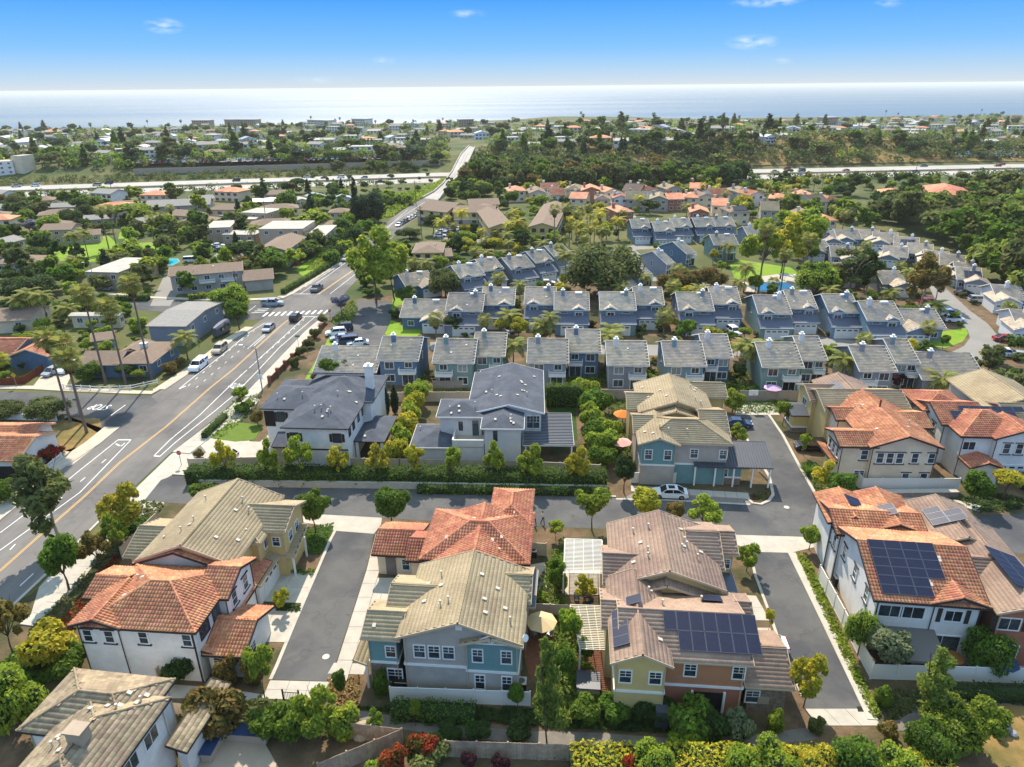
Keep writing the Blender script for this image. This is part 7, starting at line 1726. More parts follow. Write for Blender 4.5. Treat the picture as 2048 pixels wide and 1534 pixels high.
scatter([(1560,430),(1700,440),(1760,460),(1700,470),(1560,500)],26,[('palm','leaf_palm')] + g_(['broad','euc'],['leaf_mid','leaf_lime','leaf_olive']),(5,11),m=1,far=True,gap=4,group='trees round the grey house cluster')
scatter([(1760,400),(1900,395),(2090,400),(2090,620),(1990,590),(1960,530),(1850,480),(1760,450)],95,g_(['euc','euc','broad','dome'],['leaf_dark','leaf_olive','leaf_mid','leaf_pine','leaf_olive']),(8,15),m=1.5,far=True,gap=5,group='eucalyptus wood at the right edge')
scatter([(1960,700),(2090,700),(2090,800),(1990,800)],16,g_(['shrub','airy'],['leaf_mid','leaf_olive']),(2,5),m=1,gap=3,group='planting by the pond at the right edge')
# belt of trees before the freeway, right of the bridge
scatter([(890,366),(990,372),(1010,400),(960,402),(890,398)],26,g_(['broad','dome','euc'],['leaf_dark','leaf_mid','leaf_olive','leaf_lime']),(4,9),m=.8,far=True,gap=4,group='trees between the bridge and the condominiums')
scatter([(728,560),(790,500),(860,490),(860,540),(800,600),(740,600)],26,g_(['broad','shrub'],['leaf_mid','leaf_dark','leaf_lime']),(2,6),m=.8,far=True,gap=3,group='trees between the main road and the third blue row')
scatter([(880,430),(1130,430),(1130,500),(900,520)],40,g_(['shrub','broad'],['leaf_mid','leaf_lime','leaf_yellow']),(1.5,5),m=.6,far=True,gap=2.5,group='garden planting round the condominiums')
scatter([(560,350),(880,352),(860,380),(740,430),(640,400)],40,g_(['shrub','broad'],['leaf_mid','leaf_olive','leaf_dark']),(1.5,5),m=.8,far=True,gap=3,group='scrub and trees between the bungalows and the freeway')
scatter([(935,372),(960,345),(1490,356),(1500,372),(1000,384)],150,g_(['euc','broad','dome'],['leaf_dark','leaf_olive','leaf_mid','leaf_blue','leaf_olive']) + [('broad','leaf_rust')],(9,15),m=1,far=True,gap=6,group='dark tree belt before the freeway')
scatter([(1500,366),(2090,362),(2090,395),(1760,395),(1500,376)],60,g_(['euc','broad'],['leaf_dark','leaf_olive','leaf_mid','leaf_lime']),(4,8),m=1,far=True,gap=7,group='trees before the right stretch of freeway')
for lf,items in MASS.items():
    Vs,Fs,Ms,n_ = [],[],[],0
    for me,p,h,w in items:
        k = len(me.vertices); v = np.empty(k * 3,np.float32); me.vertices.foreach_get('co',v); f = np.empty(len(me.loops),np.int32); me.loops.foreach_get('vertex_index',f); mi = np.empty(len(me.polygons),np.int32); me.polygons.foreach_get('material_index',mi)
        Vs.append(v.reshape(-1,3) * (h * w,h * w,h) + np.array(p)); Fs.append(f.reshape(-1,4) + n_); Ms.append(mi); n_ += k
    o = obj('distant_planting',npmesh('distant_planting',np.concatenate(Vs),np.concatenate(Fs),[lf,'leaf_core'],np.concatenate(Ms))); tag(o,'%s bushes and small trees massed between the farther houses' % COLW[lf],'planting',kind='stuff')
# special mid trees
for a in [('dome','leaf_olive',1204,590,458,140,'huge brownish olive domed tree in the middle of the estate'),('airy','leaf_lime',790,600,470,76),('airy','leaf_lime',752,606,444,104,'very tall light green tree at the estate entrance by the main road'),('dome','leaf_olive',892,596,520,60),('airy','leaf_purple',684,632,584,40),('dome','leaf_lime',466,632,552,70),('broad','leaf_mid',480,660,600,50),('dome','leaf_rust',1340,590,532,52),('dome','leaf_rust',1378,588,528,56),('dome','leaf_rust',1420,584,526,60),('dome','leaf_lime',1636,590,508,82,'dense bright lime domed tree right of the estate pool'),('euc','leaf_olive',1700,590,496,96),('euc','leaf_dark',1732,590,500,80),('euc','leaf_rust',1838,622,508,96),('euc','leaf_rust',1868,610,530,60),('airy','leaf_lime',1520,560,426,84),('airy','leaf_yellow',1560,558,420,84),('airy','leaf_lime',1606,550,414,76),('broad','leaf_dark',820,640,610,40),('umbrella','leaf_lime',266,446,402,80,'flat topped bright green tree behind the park lawn'),('dome','leaf_dark',60,600,540,96),('dome','leaf_dark',145,446,410,44),('dome','leaf_dark',180,440,404,44),('airy','leaf_purple',64,470,436,44),('broad','leaf_purple',112,476,446,40),('shrub','leaf_purple',42,540,522,34),('conifer','leaf_blue',626,452,378,30,'dark spire-like tree beside the gravel roofed blocks'),('conifer','leaf_blue',714,445,348,24,'tall thin dark tree left of the dense dark clump'),('dome','leaf_blue',742,446,366,66,'dense very dark green tree mass by the main road'),('dome','leaf_blue',720,446,400,40),('conifer','leaf_dark',530,400,352,26),('euc','leaf_dark',1700,392,348,50),('dome','leaf_olive',30,420,384,50),('dome','leaf_mid',180,762,716,54,'bushy light green tree by the white rail fence'),('shrub','leaf_rust',340,748,720,30),('shrub','leaf_rust',360,734,712,26),('dome','leaf_olive',22,836,792,60),('dome','leaf_olive',94,838,788,78),('shrub','leaf_red',92,922,888,50),('shrub','leaf_red',66,950,912,50),('shrub','leaf_red',110,910,890,40),('shrub','leaf_mid',18,1000,952,50),('dome','leaf_dark',820,478,452,50),('broad','leaf_dark',866,470,420,40),('conifer','leaf_blue',925,395,358,22),('broad','leaf_dark',900,400,372,26),('airy','leaf_grey',820,640,612,46),('euc','leaf_olive',1975,752,690,60),('airy','leaf_plum',1790,780,742,40)]:
    tree(*a)
for i,(u,v,r_) in enumerate([(645,648,10),(633,676,14),(619,696,16),(605,712,14),(592,734,14)]): tree('round' if False else 'shrub','leaf_olive',u,v,v - 20 - r_ * .3,22,label='clipped ball shrub by the pillared wall along the main road, %s from the top' % ORD[i])
# palms
PL = [(212,768,576,'fan','tall fan palm inside the white rail fence, left of the three'),(252,768,602,'fan','shortest fan palm of the three inside the white rail fence'),(304,760,556,'fan','tallest fan palm of the three, by the street corner'),(141,844,664,'fan','fan palm on the dry verge, leftmost of three'),(168,848,676,'fan','fan palm on the dry verge, middle of three'),(174,866,704,'fan','fan palm on the dry verge, nearest the road'),
      (52,650,596,'feather','leftmost feather palm of the group by the tan bungalow'),(72,646,582,'feather','second feather palm of the group by the tan bungalow'),(98,650,586,'feather','third feather palm of the group by the tan bungalow'),(140,646,612,'feather','low feather palm right of the tan bungalow'),(8,755,708,'fan','fan palm at the left edge by the yellow diamond sign'),(376,718,668,'feather','small feather palm at the blue ranch house corner'),
      (1027,745,684,'feather','broad feather palm between the nearest townhouses and grey roof'),(1020,668,626,'feather','feather palm between the blue rows, left'),(1085,678,646,'feather','feather palm between the blue rows beside the blue pair'),(1222,684,656,'feather','feather palm in front of the green second row pair'),(1488,752,686,'feather','left feather palm of the pair by the lilac umbrella'),(1508,752,688,'feather','right feather palm of the pair by the lilac umbrella'),(1680,770,712,'feather','left feather palm before the grey townhouses'),(1715,772,716,'feather','right feather palm before the grey townhouses'),(1878,790,752,'feather','bushy feather palm by the low grey end house'),(2012,640,606,'fan','fan palm by the right edge garage'),
      (1516,590,452,'fan','very tall fan palm left of the estate pool'),(1560,590,500,'fan','tall palm at the edge of the estate pool'),(1605,580,470,'fan','tall palm right of the estate pool'),(1487,585,530,'feather','feather palm left of the estate pool deck'),(1130,572,506,'feather','feather palm left of the huge russet tree'),(1118,540,490,'fan','fan palm at the end of the slanting row'),
      (158,528,468,'feather','feather palm left on the park lawn'),(178,520,462,'feather','feather palm right on the park lawn'),(218,498,414,'fan','slim fan palm leaning over the park lawn'),(236,505,412,'fan','second slim fan palm by the park lawn'),(312,500,430,'fan','fan palm above the park slope'),(330,480,424,'fan','fan palm behind the park slope'),(350,470,410,'fan','fan palm right of the park slope'),(154,550,516,'feather','low dark feather palm beside the flat pool building'),
      (486,470,446,'feather','feather palm by the gravel roofed block'),(512,490,452,'feather','second feather palm by the gravel roofed block'),(470,530,500,'feather','feather palm in the apartment parking court'),(494,528,486,'feather','taller feather palm in the apartment parking court'),(925,478,420,'feather','yellow feather palm left in the condominium court'),(884,482,440,'feather','yellow feather palm by the condominium cars'),(1036,490,440,'feather','feather palm at the yellow condominium end'),(1108,500,412,'fan','tall palm at the right end of the condominiums'),(1130,490,408,'fan','tall palm behind the right condominium'),(1152,486,420,'fan','palm nearest the terracotta houses, centre')]
for (u,vb,vt,k,l_) in PL:
    p = at(u,vb); h = height_at(p,vt) - (.8 if k == 'feather' else 1.2); h = max(1.5,h); d = depth_of(p)
    palm(l_,p,h,k,(1.3 if h > 12 else 1.1) if k == 'fan' else (1.25 if d < 190 else 1.35),'leaf_palm' if 'yellow' not in l_ else 'leaf_gold',nf=28 if k == 'fan' else 22,detail=d < 235)
# far trees on the mesa
NF = dict(broad=0,palm=0,conifer=0,euc=0)
def mesa_v(u): return np.interp(u,[0,500,1000,1500,1700,2048],[264,252,246,246,240,228]),np.interp(u,[0,300,700,900,960,1100,1500,1700,1850,2048],[345,340,330,325,312,312,322,318,318,318])
FARP2 = [(q.x,q.y) for q in FARP]
def free_far(p,r=9): return all((p.x - a) ** 2 + (p.y - b - 2) ** 2 > r * r for a,b in FARP2)
place3 = lambda u: 'left part' if u < 650 else 'middle part' if u < 1300 else 'right part'
for i in range(760):
    u = RN.uniform(-30,2080); a,b = mesa_v(u); v = a + (b - a) * RN.random() ** 1.3
    if 895 < u < 965 and v > 285: continue
    p = on(u,v)
    if not free_far(p,7) or abs(p.y - float(yf(p.x))) < 52: continue
    k = RN.choices(['broad','euc','conifer','palm'],[6,3,1,1.6])[0]
    if NF[k] >= {'broad': 200,'euc': 60,'conifer': 60,'palm': 90}[k]: continue
    NF[k] += 1; d = p.length; leaf = RN.choice(['leaf_mid','leaf_dark','leaf_dark','leaf_olive','leaf_olive','leaf_blue'])
    if k == 'palm': palm('slim palm among the coastal houses, %s of the mesa' % place3(u),p,RN.uniform(9,17),'fan',1.25,'leaf_dark',nf=12,group='palms on the coastal mesa',detail=False)
    else:
        h = RN.uniform(6,13) if k != 'conifer' else RN.uniform(11,20); nm,wd,cat = KINDW[k]
        plant({'broad': 'mesa_tree','euc': 'mesa_eucalyptus','conifer': 'mesa_conifer'}[k],'%s %s among the coastal houses, %s of the mesa' % (COLW[leaf],wd,place3(u)),cat,k,leaf,p,h,RN.uniform(1.0,1.7),group='trees on the coastal mesa',far=True,single=True)
# the rest of the wood on the mesa and the freeway banks reads as one mass
def wood(name,label,pts_fn,n,leaf,hr,seed,q=46):
    g = np.random.default_rng(seed); Vs = []; N = 0
    for i in range(n):
        p = pts_fn()
        if p is None: continue
        h = RN.uniform(*hr); w = h * RN.uniform(.45,.7); B = [(0,0,h * .55,w,w,h * .42),(w * .5,0,h * .5,w * .6,w * .6,h * .35),(-w * .4,w * .3,h * .62,w * .6,w * .6,h * .3)]
        V,F = leaves(q,B,h * .2,.75,seed=int(g.integers(1e6)),up=.4); Vs.append(V + np.array(p)); N += len(V)
    V = np.concatenate(Vs); F = np.arange(len(V)).reshape(-1,4); o = obj(name,npmesh(name,V,F,leaf)); o['kind'] = 'stuff'; o['label'] = label; o['category'] = 'woodland'
def mesa_pt():
    u = RN.uniform(-60,2110); a,b = mesa_v(u); v = a + (b - a) * RN.random() ** 1.2; p = on(u,v)
    if u > 1080 and v > 281 and RN.random() < .7: return None
    if (895 < u < 965 and p.y < 760) or abs(p.y - float(yf(p.x))) < 46 or not free_far(p,8): return None
    return p
for i,(lf,n_) in enumerate([('leaf_mid',620),('leaf_dark',420),('leaf_olive',620),('leaf_blue',260),('leaf_lime',200)]): wood('woodland','%s mass of trees between the coastal houses' % COLW[lf],mesa_pt,n_,lf,(3.5,8),i)
def bank_pt(o0,o1,x0,x1):
    def f():
        x = RN.uniform(x0,x1); y = float(yf(x)) + RN.uniform(o0,o1)
        if -62 < x < -28 and y < 640: return None
        return Vector((x,y,float(T(x,y))))
    return f
wood('woodland','dark scrub on the near bank of the freeway',bank_pt(-60,-34,-420,520),520,'leaf_dark',(1.5,4.5),21,30)
wood('woodland','dry scrub and trees on the far bank of the freeway',bank_pt(42,100,-60,520),420,'leaf_olive',(2.5,8),22,40)
wood('woodland','dark trees on the far bank of the freeway',bank_pt(38,70,-30,520),170,'leaf_dark',(3,8),23,40)
wood('woodland','scrub between the freeway and the tan sound wall',bank_pt(32,50,-430,-64),420,'leaf_olive',(1.2,3.5),26,30)
wood('woodland','dark bushes between the freeway and the lots',bank_pt(31,48,-430,-64),200,'leaf_dark',(1.5,4),27,30)
scatter([(600,332),(880,300),(900,318),(872,345),(620,345)],40,g_(['broad','dome'],['leaf_dark','leaf_mid','leaf_olive']),(4,9),m=1,far=True,gap=6,group='trees left of the bridge top')
wood('woodland','low planting in the freeway median',bank_pt(-3,3,-420,520),260,'leaf_olive',(.8,1.8),24,16)

# ================================================================ VEHICLES
def rdir(u,v,m=0):
    best = None
    for a,b in zip(cy,cy[1:]):
        if min(a[0],b[0]) - 30 <= u <= max(a[0],b[0]) + 60: best = (a,b)
    a,b = best or ((560,653),(420,776)); p,q = at(*a),at(*b); d = (q - p) if q.y > p.y else (p - q); return math.atan2(d.y,d.x)
RA = rdir(500,700)
def C(kind,col,label,u,v,ang,**k): return car(kind,col,label,at(u,v,.03),ang,**k)
C('sedan','car_white','white sedan with a dark sunroof parked on the near street',1339,992,math.pi + GA,sun=True)
C('suv','car_black','black estate car with a glass roof on the driveway by the north alley',1620,898,math.pi - rad(5),name='parked_suv')
C('sedan','car_silver','silver sedan driving towards the camera below the crosswalk',538,660,RA + math.pi,name='moving_car')
C('suv','car_black','black suv driving up to the crosswalk',592,640,RA,name='moving_suv')
C('pickup','car_silver','pale pickup with a shell crossing the junction',546,611,rad(2),name='pickup_truck',shell=True)
C('pickup','car_grey','grey and black pickup coming down to the junction',634,581,RA + math.pi - rad(4),name='pickup_truck')
C('suv','car_silver','silver suv coming down the hill above the junction',691,521,RA + math.pi - rad(6),name='moving_suv')
C('pickup','car_white','white pickup with a shell parked at the left kerb',398,736,RA + math.pi,name='pickup_truck',shell=True)
C('suv','car_beige','beige suv parked at the left kerb behind the white pickup',440,703,RA + math.pi,name='parked_suv')
C('compact','car_silver','silver blue compact on the driveway of the blue house',106,748,RA + math.pi - rad(10))
C('suv','car_white','white suv on the driveway beside the silver compact',137,742,RA + math.pi - rad(10),name='parked_suv')
for i,(u,v,k,c) in enumerate([(686,660,'suv','car_navy'),(672,670,'suv','car_white'),(682,680,'sedan','car_silver'),(694,688,'van','car_blue'),(716,690,'sedan','car_white')]): C(k,c,'%s %s in the angled bays by the estate entrance, %s from the top' % (c[4:],{'suv': 'suv','sedan': 'sedan','van': 'van'}[k],ORD[i]),u,v,math.pi + rad(16),group='cars in the angled bays')
C('sedan','car_white','white car half hidden beside the stone walled garage, right alley',1524,1296,math.pi + GA)
C('sedan','car_blue','blue car in the shade beside the yellow house, north alley',1474,852,GA)
C('suv','car_navy','dark suv cut by the right edge',2046,968,rad(80),name='parked_suv'); C('compact','car_silver','pale blue car behind the wall of the farmhouse drive',448,918,math.pi + GA)
C('suv','car_silver','silver suv on a driveway in the flat roofed building court',223,578,rad(82),name='parked_suv'); C('van','car_white','white camper van by the blue pool',384,524,rad(10),name='parked_van')
C('suv','car_white','white suv on the drive between the blue rows',1467,668,rad(-80),name='parked_suv')
for i,(u,v,k,c,a) in enumerate([(1857,609,'suv','car_red',-6),(1876,620,'pickup','car_silver',-6),(1898,632,'suv','car_white',-8),(1908,643,'suv','car_white',-8),(1928,590,'sedan','car_black',-8),(1956,604,'suv','car_silver',-8),(1896,562,'suv','car_white',6),(1770,506,'suv','car_white',10),(1776,514,'sedan','car_silver',24),(1716,482,'suv','car_white',14),(1736,488,'suv','car_navy',24),(2010,712,'suv','car_white',-20),(2040,716,'sedan','car_silver',-20),(2010,682,'sedan','car_red',-10)]): C(k,c,'%s %s parked along the right hand estate street, %s' % (c[4:],k,ORD[i]),u,v,rad(a),group='cars along the right hand estate street')
for i,(u,v,a) in enumerate([(1072,570,2),(1094,569,2),(1325,512,10),(1310,516,10),(1012,662,-60),(860,572,10),(1160,412,20)]): C('sedan','car_white' if i % 2 else 'car_silver','%s car on the drives between the rear rows, %s from the left list' % (['silver','white'][i % 2],ORD[i]) if False else uniq('%s car' % ['silver','white'][i % 2],u,v),u,v,rad(a))
RA2 = math.atan2((at(870,408) - at(790,452)).y,(at(870,408) - at(790,452)).x)
for i in range(10):
    t = i / 9; u,v = 798 + t * 58,452 - t * 34; C('sedan',RN.choice(['car_white','car_silver','car_grey','car_black']),'car parked at the left kerb of the far road, %s from the near end' % ORD[i],u,v,RA2 + math.pi,group='cars parked along the far road',far=True)
C('sedan','car_white','white car driving down the far road past the parked row',850,424,RA2 + math.pi,far=True,name='moving_car')
p = (LA[2] + RB[2]) / 2; car('sedan','car_black','black car alone on the road bridge',Vector((p.x + 1,p.y,2.6)),RA2,far=True,name='moving_car')
for i,(u,v) in enumerate([(884,466),(892,470),(898,462),(908,468),(915,460),(922,466),(930,462),(936,470),(948,452),(958,476),(912,452),(903,474),(880,474),(926,474),(962,468)]): C('suv' if i % 2 else 'sedan',['car_white','car_silver','car_blue','car_grey'][i % 4],'car in the condominium car park',u,v,rad(80 if i % 3 else 10),group='cars in the condominium car park',far=True)
for i,(u,v) in enumerate([(424,497),(432,500),(440,502),(436,494),(404,512),(445,438),(455,436),(410,438)]): C('sedan',['car_white','car_black','car_silver'][i % 3],'car in the apartment parking court',u,v,rad(20),group='cars in the apartment parking court',far=True)
FWC = []
for i in range(64):
    x = RN.uniform(-380,420); side = RN.choice([-1,1]); off = side * RN.choice([8.5,16.5,24.5]); y = float(yf(x)) + off
    if any(abs(x - a) < 9 and abs(y - b) < 3 for a,b in FWC) or -58 < x < -35: continue
    FWC.append((x,y)); an = math.atan2(float(yf(x + 5)) - float(yf(x - 5)),10) + (math.pi if side > 0 else 0); k = RN.choice(['sedan','suv','van','pickup'])
    c = RN.choice(['car_white','car_silver','car_grey','car_black','car_navy','car_beige','car_red']); car(k,c,'%s %s on the %s carriageway of the freeway' % (c[4:],k,'far' if side > 0 else 'near'),Vector((x,y,-2.41)),an,group='traffic on the freeway',far=True,name='freeway_car')
# sales lot packed with cars beyond the freeway
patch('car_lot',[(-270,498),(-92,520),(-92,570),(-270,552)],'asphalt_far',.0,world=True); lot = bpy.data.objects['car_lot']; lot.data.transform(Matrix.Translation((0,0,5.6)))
lp = at(150,350,2.4),at(560,344,2.4)
n = 0
for r in range(5):
    for c_ in range(46):
        if RN.random() < .16: continue
        x = -262 + c_ * 3.7 + RN.uniform(-.3,.3); y = 502 + r * 10.5 + (x + 262) * .11; n += 1
        col_ = RN.choice(['car_white','car_silver','car_grey','car_black','car_navy','car_red','car_blue','car_white'])
        car(RN.choice(['sedan','suv','compact']),col_,'%s car in the packed sales lot beyond the freeway' % col_[4:],Vector((x,y,5.62)),rad(90 + RN.uniform(-4,4)),group='cars in the sales lot beyond the freeway',far=True,name='lot_car')
for u,v in [(1915 + 9 * (i % 15) + RN.uniform(-2,2),300 + 5 * (i // 15)) for i in range(60)]: p = on(u,v); car('suv',RN.choice(['car_white','car_silver','car_grey']),'car in the crowded lot beyond the freeway, far right',p + UP * .05,rad(90),group='cars in the far right lot',far=True,name='lot_car')
# silver caravan
r = thing('travel_trailer','rounded silver travel trailer parked beside the slate blue house','caravan',at(444,668,.03),RA + math.pi); q = MB()
prof = [(-1.15,.5),(-1.2,1.6),(-1.0,2.3),(-.5,2.7),(.5,2.7),(1.0,2.3),(1.2,1.6),(1.15,.5)]
for i in range(6):
    s0,s1 = [(.72,.9,1,1,.9,.72,.5)[j] for j in (i,i + 1)]; x0,x1 = [-3.4 + 6.8 * j / 6 for j in (i,i + 1)]; a = [(x0,y * s0,.5 + (z - .5) * (.85 + .15 * s0)) for y,z in prof]; b = [(x1,y * s1,.5 + (z - .5) * (.85 + .15 * s1)) for y,z in prof]; q.add(a + b,[(j,j + 1,8 + j + 1,8 + j) for j in range(7)] + [(7,0,8,15)]); 
    if i == 0: q.add(a,[tuple(range(8))])
    if i == 5: q.add(b,[tuple(range(7,-1,-1))])
q.build('body','solar_frame',r)
for x in (-1.8,0,1.6): q = MB(); q.box((x - .5,-1.23,1.4),(x + .5,1.23,2.0)); q.build('window','car_glass',r)
q = MB(); q.box((-3.46,-.7,1.3),(-3.36,.7,2.0)); q.build('rear_window','car_glass',r)
for s_ in (-1,1): w = obj('wheel',car_parts('suv')['wheel'],r); w.location = (-.2,s_ * 1.0,.34)

# ================================================================ FENCES AND WALLS
F = lambda label,pts,h,**k: fence(label,px(pts),h,**k)
F('white vinyl panel fence in front of the grey and teal house',[(782,1402),(1060,1412)],1.7,m='fence_white')
F('weathered board fence along the bottom edge, centre',[(893,1514),(1140,1522)],1.9,kind='board',m='fence_wood'); F('weathered board fence slanting down to the bottom edge',[(806,1490),(640,1560)],1.9,kind='board',m='fence_wood'); F('weathered board fence behind the lime shrubs, bottom left of centre',[(686,1476),(806,1490)],1.9,kind='board',m='fence_wood')
F('tan board fence behind the slate tiled house',[(338,1434),(404,1440)],1.8,kind='board',m='fence_tan')
F('long white vinyl fence beside the right alley',[(1636,1158),(1740,1356)],1.9,m='fence_white',pw=2.6); F('white vinyl fence in front of the patio, lower right',[(1740,1358),(2100,1368)],1.8,m='fence_white',pw=2.4)
F('cream vinyl fence below the cream terracotta house',[(1706,962),(1722,982),(1914,982)],2.0,m='fence_white',pw=2.6); F('white vinyl fence below the teal fronted house',[(1262,966),(1350,967)],1.7,m='fence_white')
F('cream vinyl fence between the grey house and the blue row',[(752,804),(945,803)],1.9,m='fence_tan'); F('grey vinyl fence behind the north alley head',[(1478,802),(1628,802)],2.0,m='fence_grey'); F('grey fence panels behind the teal house garden',[(1200,800),(1264,800)],2.0,m='fence_grey')
F('low cream wall of panels by the farmhouse drive',[(378,932),(520,928)],1.2,m='fence_tan',pw=3); F('cream fence above the street hedge',[(560,934),(800,938),(1040,942),(1200,950)],1.7,m='fence_tan',pw=2.6); F('tan fence left of the big tan roof',[(246,1120),(318,1048)],1.8,m='fence_tan'); F('cream fence between the white house and its path',[(318,1366),(345,1326)],1.7,m='fence_tan'); F('tan fence between the gardens of the two centre houses',[(1062,1110),(1092,1112)],1.8,m='fence_tan'); F('garden fence between the patios of the centre houses',[(1060,1232),(1140,1236)],1.7,m='fence_tan')
F('white rail fence round the corner garden of the blue ranch house',[(128,778),(200,782),(262,780),(316,768)],1.0,kind='rail',m='white',pw=2.0,ph=.05)
F('white picket fence below the Spanish style house',[(60,972),(125,918)],1.1,kind='picket',m='white',pw=2.2,ph=.05); F('brown timber fence beside the drive of the blue house',[(0,772),(50,768),(88,742)],1.5,kind='board',m='wood_red')
F('orange-brown timber fence above the green bank',[(592,532),(616,512)],1.8,kind='board',m='wood_red',pw=2); F('grey garden fence behind the low green townhouse yard',[(866,778),(952,776)],1.6,m='fence_grey'); F('white fence round the garden with the lilac umbrella',[(1528,782),(1622,784)],1.5,m='white')
F('dark boundary fence along the far side of the blue rows',[(1000,700),(1080,700)],1.4,m='fence_grey')
wall_run('white wall in front of the Spanish style house garden',[at(0,838),at(78,840),at(114,842)],1.1,.3,'stucco_white'); wall_run('low stone retaining wall under the cream house fence',[at(1762,994),at(1912,992)],.9,.8,'stone',cap='kerb')
# pillared wall along the road
r = thing('pillar_wall','brick pillared wall with low planting along the main road','wall',at(540,760),0); a0 = at(540,760)
ptsw = [at(540,768),at(585,722),at(630,676),at(652,650)]; tot = sum((b - a).length for a,b in zip(ptsw,ptsw[1:])); k = 0
for a,b in zip(ptsw,ptsw[1:]):
    n_ = max(1,int((b - a).length / 3.4)); d = (b - a) / n_
    for i in range(n_):
        p = a + d * i - a0; q = MB(); q.box((p.x - .28,p.y - .28,0),(p.x + .28,p.y + .28,1.7)); q.build('pillar','brick',r); q = MB(); q.bar(p + d * .08 + UP * .1,p + d * .92 + UP * .1,.12,1.15); q.build('panel','wood_brown',r)
# ================================================================ STREET FURNITURE
def pole_thing(name,label,cat,u,v,h,parts,r_=.07,m='pole',z=0):
    p = at(u,v); t = thing(name,label,cat,p,0); q = MB(); q.tube((0,0,0),(0,0,h),r_ * 1.2,r_,8); q.build('pole',m,t)
    for nm,fn,mm in parts: q = MB(); fn(q); q.build(nm,mm,t)
    return t
pole_thing('street_lamp','tall street lamp with a long arm over the main road','street lamp',525,782,8.5,[('arm',lambda q: q.tube((0,0,8.3),(-2.6,.6,8.9),.05,.04,6),'pole'),('lamp_head',lambda q: q.box((-3.2,.45,8.82),(-2.5,.8,8.98)),'white'),('road_sign',lambda q: q.box((-.4,-.1,2.4),(.4,-.06,3.4)),'sign_white')],.1)
pole_thing('street_lamp','pale lamp post by the flat roofed building on the left','street lamp',193,582,8,[('arm',lambda q: q.tube((0,0,7.9),(-1.6,0,8.2),.05,.04,6),'pole'),('lamp_head',lambda q: q.box((-2.2,-.15,8.1),(-1.5,.15,8.25)),'white')])
def octo(q,z,r=.38):
    q.tube((0,-.03,z),(0,-.06,z),r,r,8)
def stop_sign(label,u,v):
    t = pole_thing('stop_sign',label,'stop sign',u,v,2.3,[('sign_plate',lambda q: octo(q,2.1),'sign_red')],.04)
    word('STOP',None,0,.56,.2,'sign_white',None,'lettering',t,Matrix.Translation(at(u,v) + Vector((0,-.075,2.1))) @ Matrix.Rotation(rad(90),4,'X'))
bpy.context.view_layer.update()
stop_sign('red stop sign at the mouth of the near street',363,930); stop_sign('red stop sign at the estate entrance by the crosswalk',661,638)
pole_thing('street_sign','green street name sign right of the main road','sign',598,698,3.2,[('sign_plate',lambda q: q.box((-.5,-.03,2.7),(.5,.03,3.15)),'sign_green')],.04)
pole_thing('street_sign','blue green street name sign on the left corner verge','sign',160,832,3.4,[('sign_plate',lambda q: q.box((-.5,-.03,2.95),(.5,.03,3.25)),'sign_green')],.04)
def dia(q): q.add([(0,-.03,1.9),(.55,-.03,2.45),(0,-.03,3.0),(-.55,-.03,2.45)],[(0,1,2,3)]); q.add([(0,.0,1.9),(.55,.0,2.45),(0,.0,3.0),(-.55,.0,2.45)],[(3,2,1,0)])
pole_thing('warning_sign','yellow diamond warning sign beside the side street','sign',34,774,3.0,[('sign_plate',dia,'sign_yellow')],.05)
for i,(u,v,h) in enumerate([(843,470,11),(832,408,11),(480,618,10),(534,452,12),(228,402,12),(576,330,12),(1827,366,12),(876,330,10),(700,372,10)]):
    pole_thing('utility_pole','wooden utility pole ' + ['between the parked row and the condominiums','at the bend of the far road','beside the lime tree by the crosswalk','among the gravel roofed blocks','beside the left stretch of freeway','beyond the freeway, centre left','by the red tiled hall near the freeway','at the top of the road bridge','behind the bungalows by the freeway'][i],'utility pole',u,v,h,[('crossarm',lambda q,h=h: q.box((-1.1,-.06,h - .9),(1.1,.06,h - .75)),'pole_wood')],.13,'pole_wood')
pole_thing('basketball_hoop','basketball hoop standing on the pad at the head of the north alley','basketball hoop',1501,816,3.2,[('backboard',lambda q: q.box((-.8,-.5,2.6),(.8,-.45,3.6)),'white'),('rim',lambda q: q.tube((0,-.9,2.95),(0,-.9,3.0),.24,.24,10,cap=False),'sign_red')],.08)
slab_area([(1470,830),(1560,830),(1545,806),(1476,806)],3,2,pname='court_pad')
# umbrellas, pergolas and garden things
def umbrella(label,u,v,m,r_=1.5,z=2.5):
    p = at(u,v,z) ; p.z = 0; t = thing('patio_umbrella',label,'umbrella',p); q = MB(); q.tube((0,0,0),(0,0,z + .25),.03,.03,6); q.build('pole','pole',t)
    for i in range(8):
        a,b = 2 * math.pi * i / 8,2 * math.pi * (i + 1) / 8; q = MB(); A_,B_ = (r_ * math.cos(a),r_ * math.sin(a),z - .35),(r_ * math.cos(b),r_ * math.sin(b),z - .35)
        q.add([(0,0,z + .25),A_,B_,(0,0,z + .22),(A_[0],A_[1],A_[2] - .03),(B_[0],B_[1],B_[2] - .03)],[(0,1,2),(5,4,3),(1,4,5,2)]); q.build('canopy_panel',m,t)
umbrella('tan patio umbrella over a dining set, between the centre houses',1083,1238,'fabric_tan',1.6); umbrella('orange patio umbrella in the teal house garden',1246,824,'fabric_orange',1.6); umbrella('pink patio umbrella by the dark fence of the teal house',1243,880,'fabric_pink',1.6); umbrella('lilac patio umbrella behind a green townhouse',1546,772,'fabric_lilac',1.6)
for i,(u,v) in enumerate([(1571,547),(1590,550),(1494,565),(1505,569)]): umbrella('cream pool umbrella, %s' % ['left of the pair behind the pool','right of the pair behind the pool','upper one left of the pool','lower one left of the pool'][i],u,v,'fabric_cream',1.8)
umbrella('dark blue umbrella on the rose house patio',2010,1318,'fabric_navy',1.3)
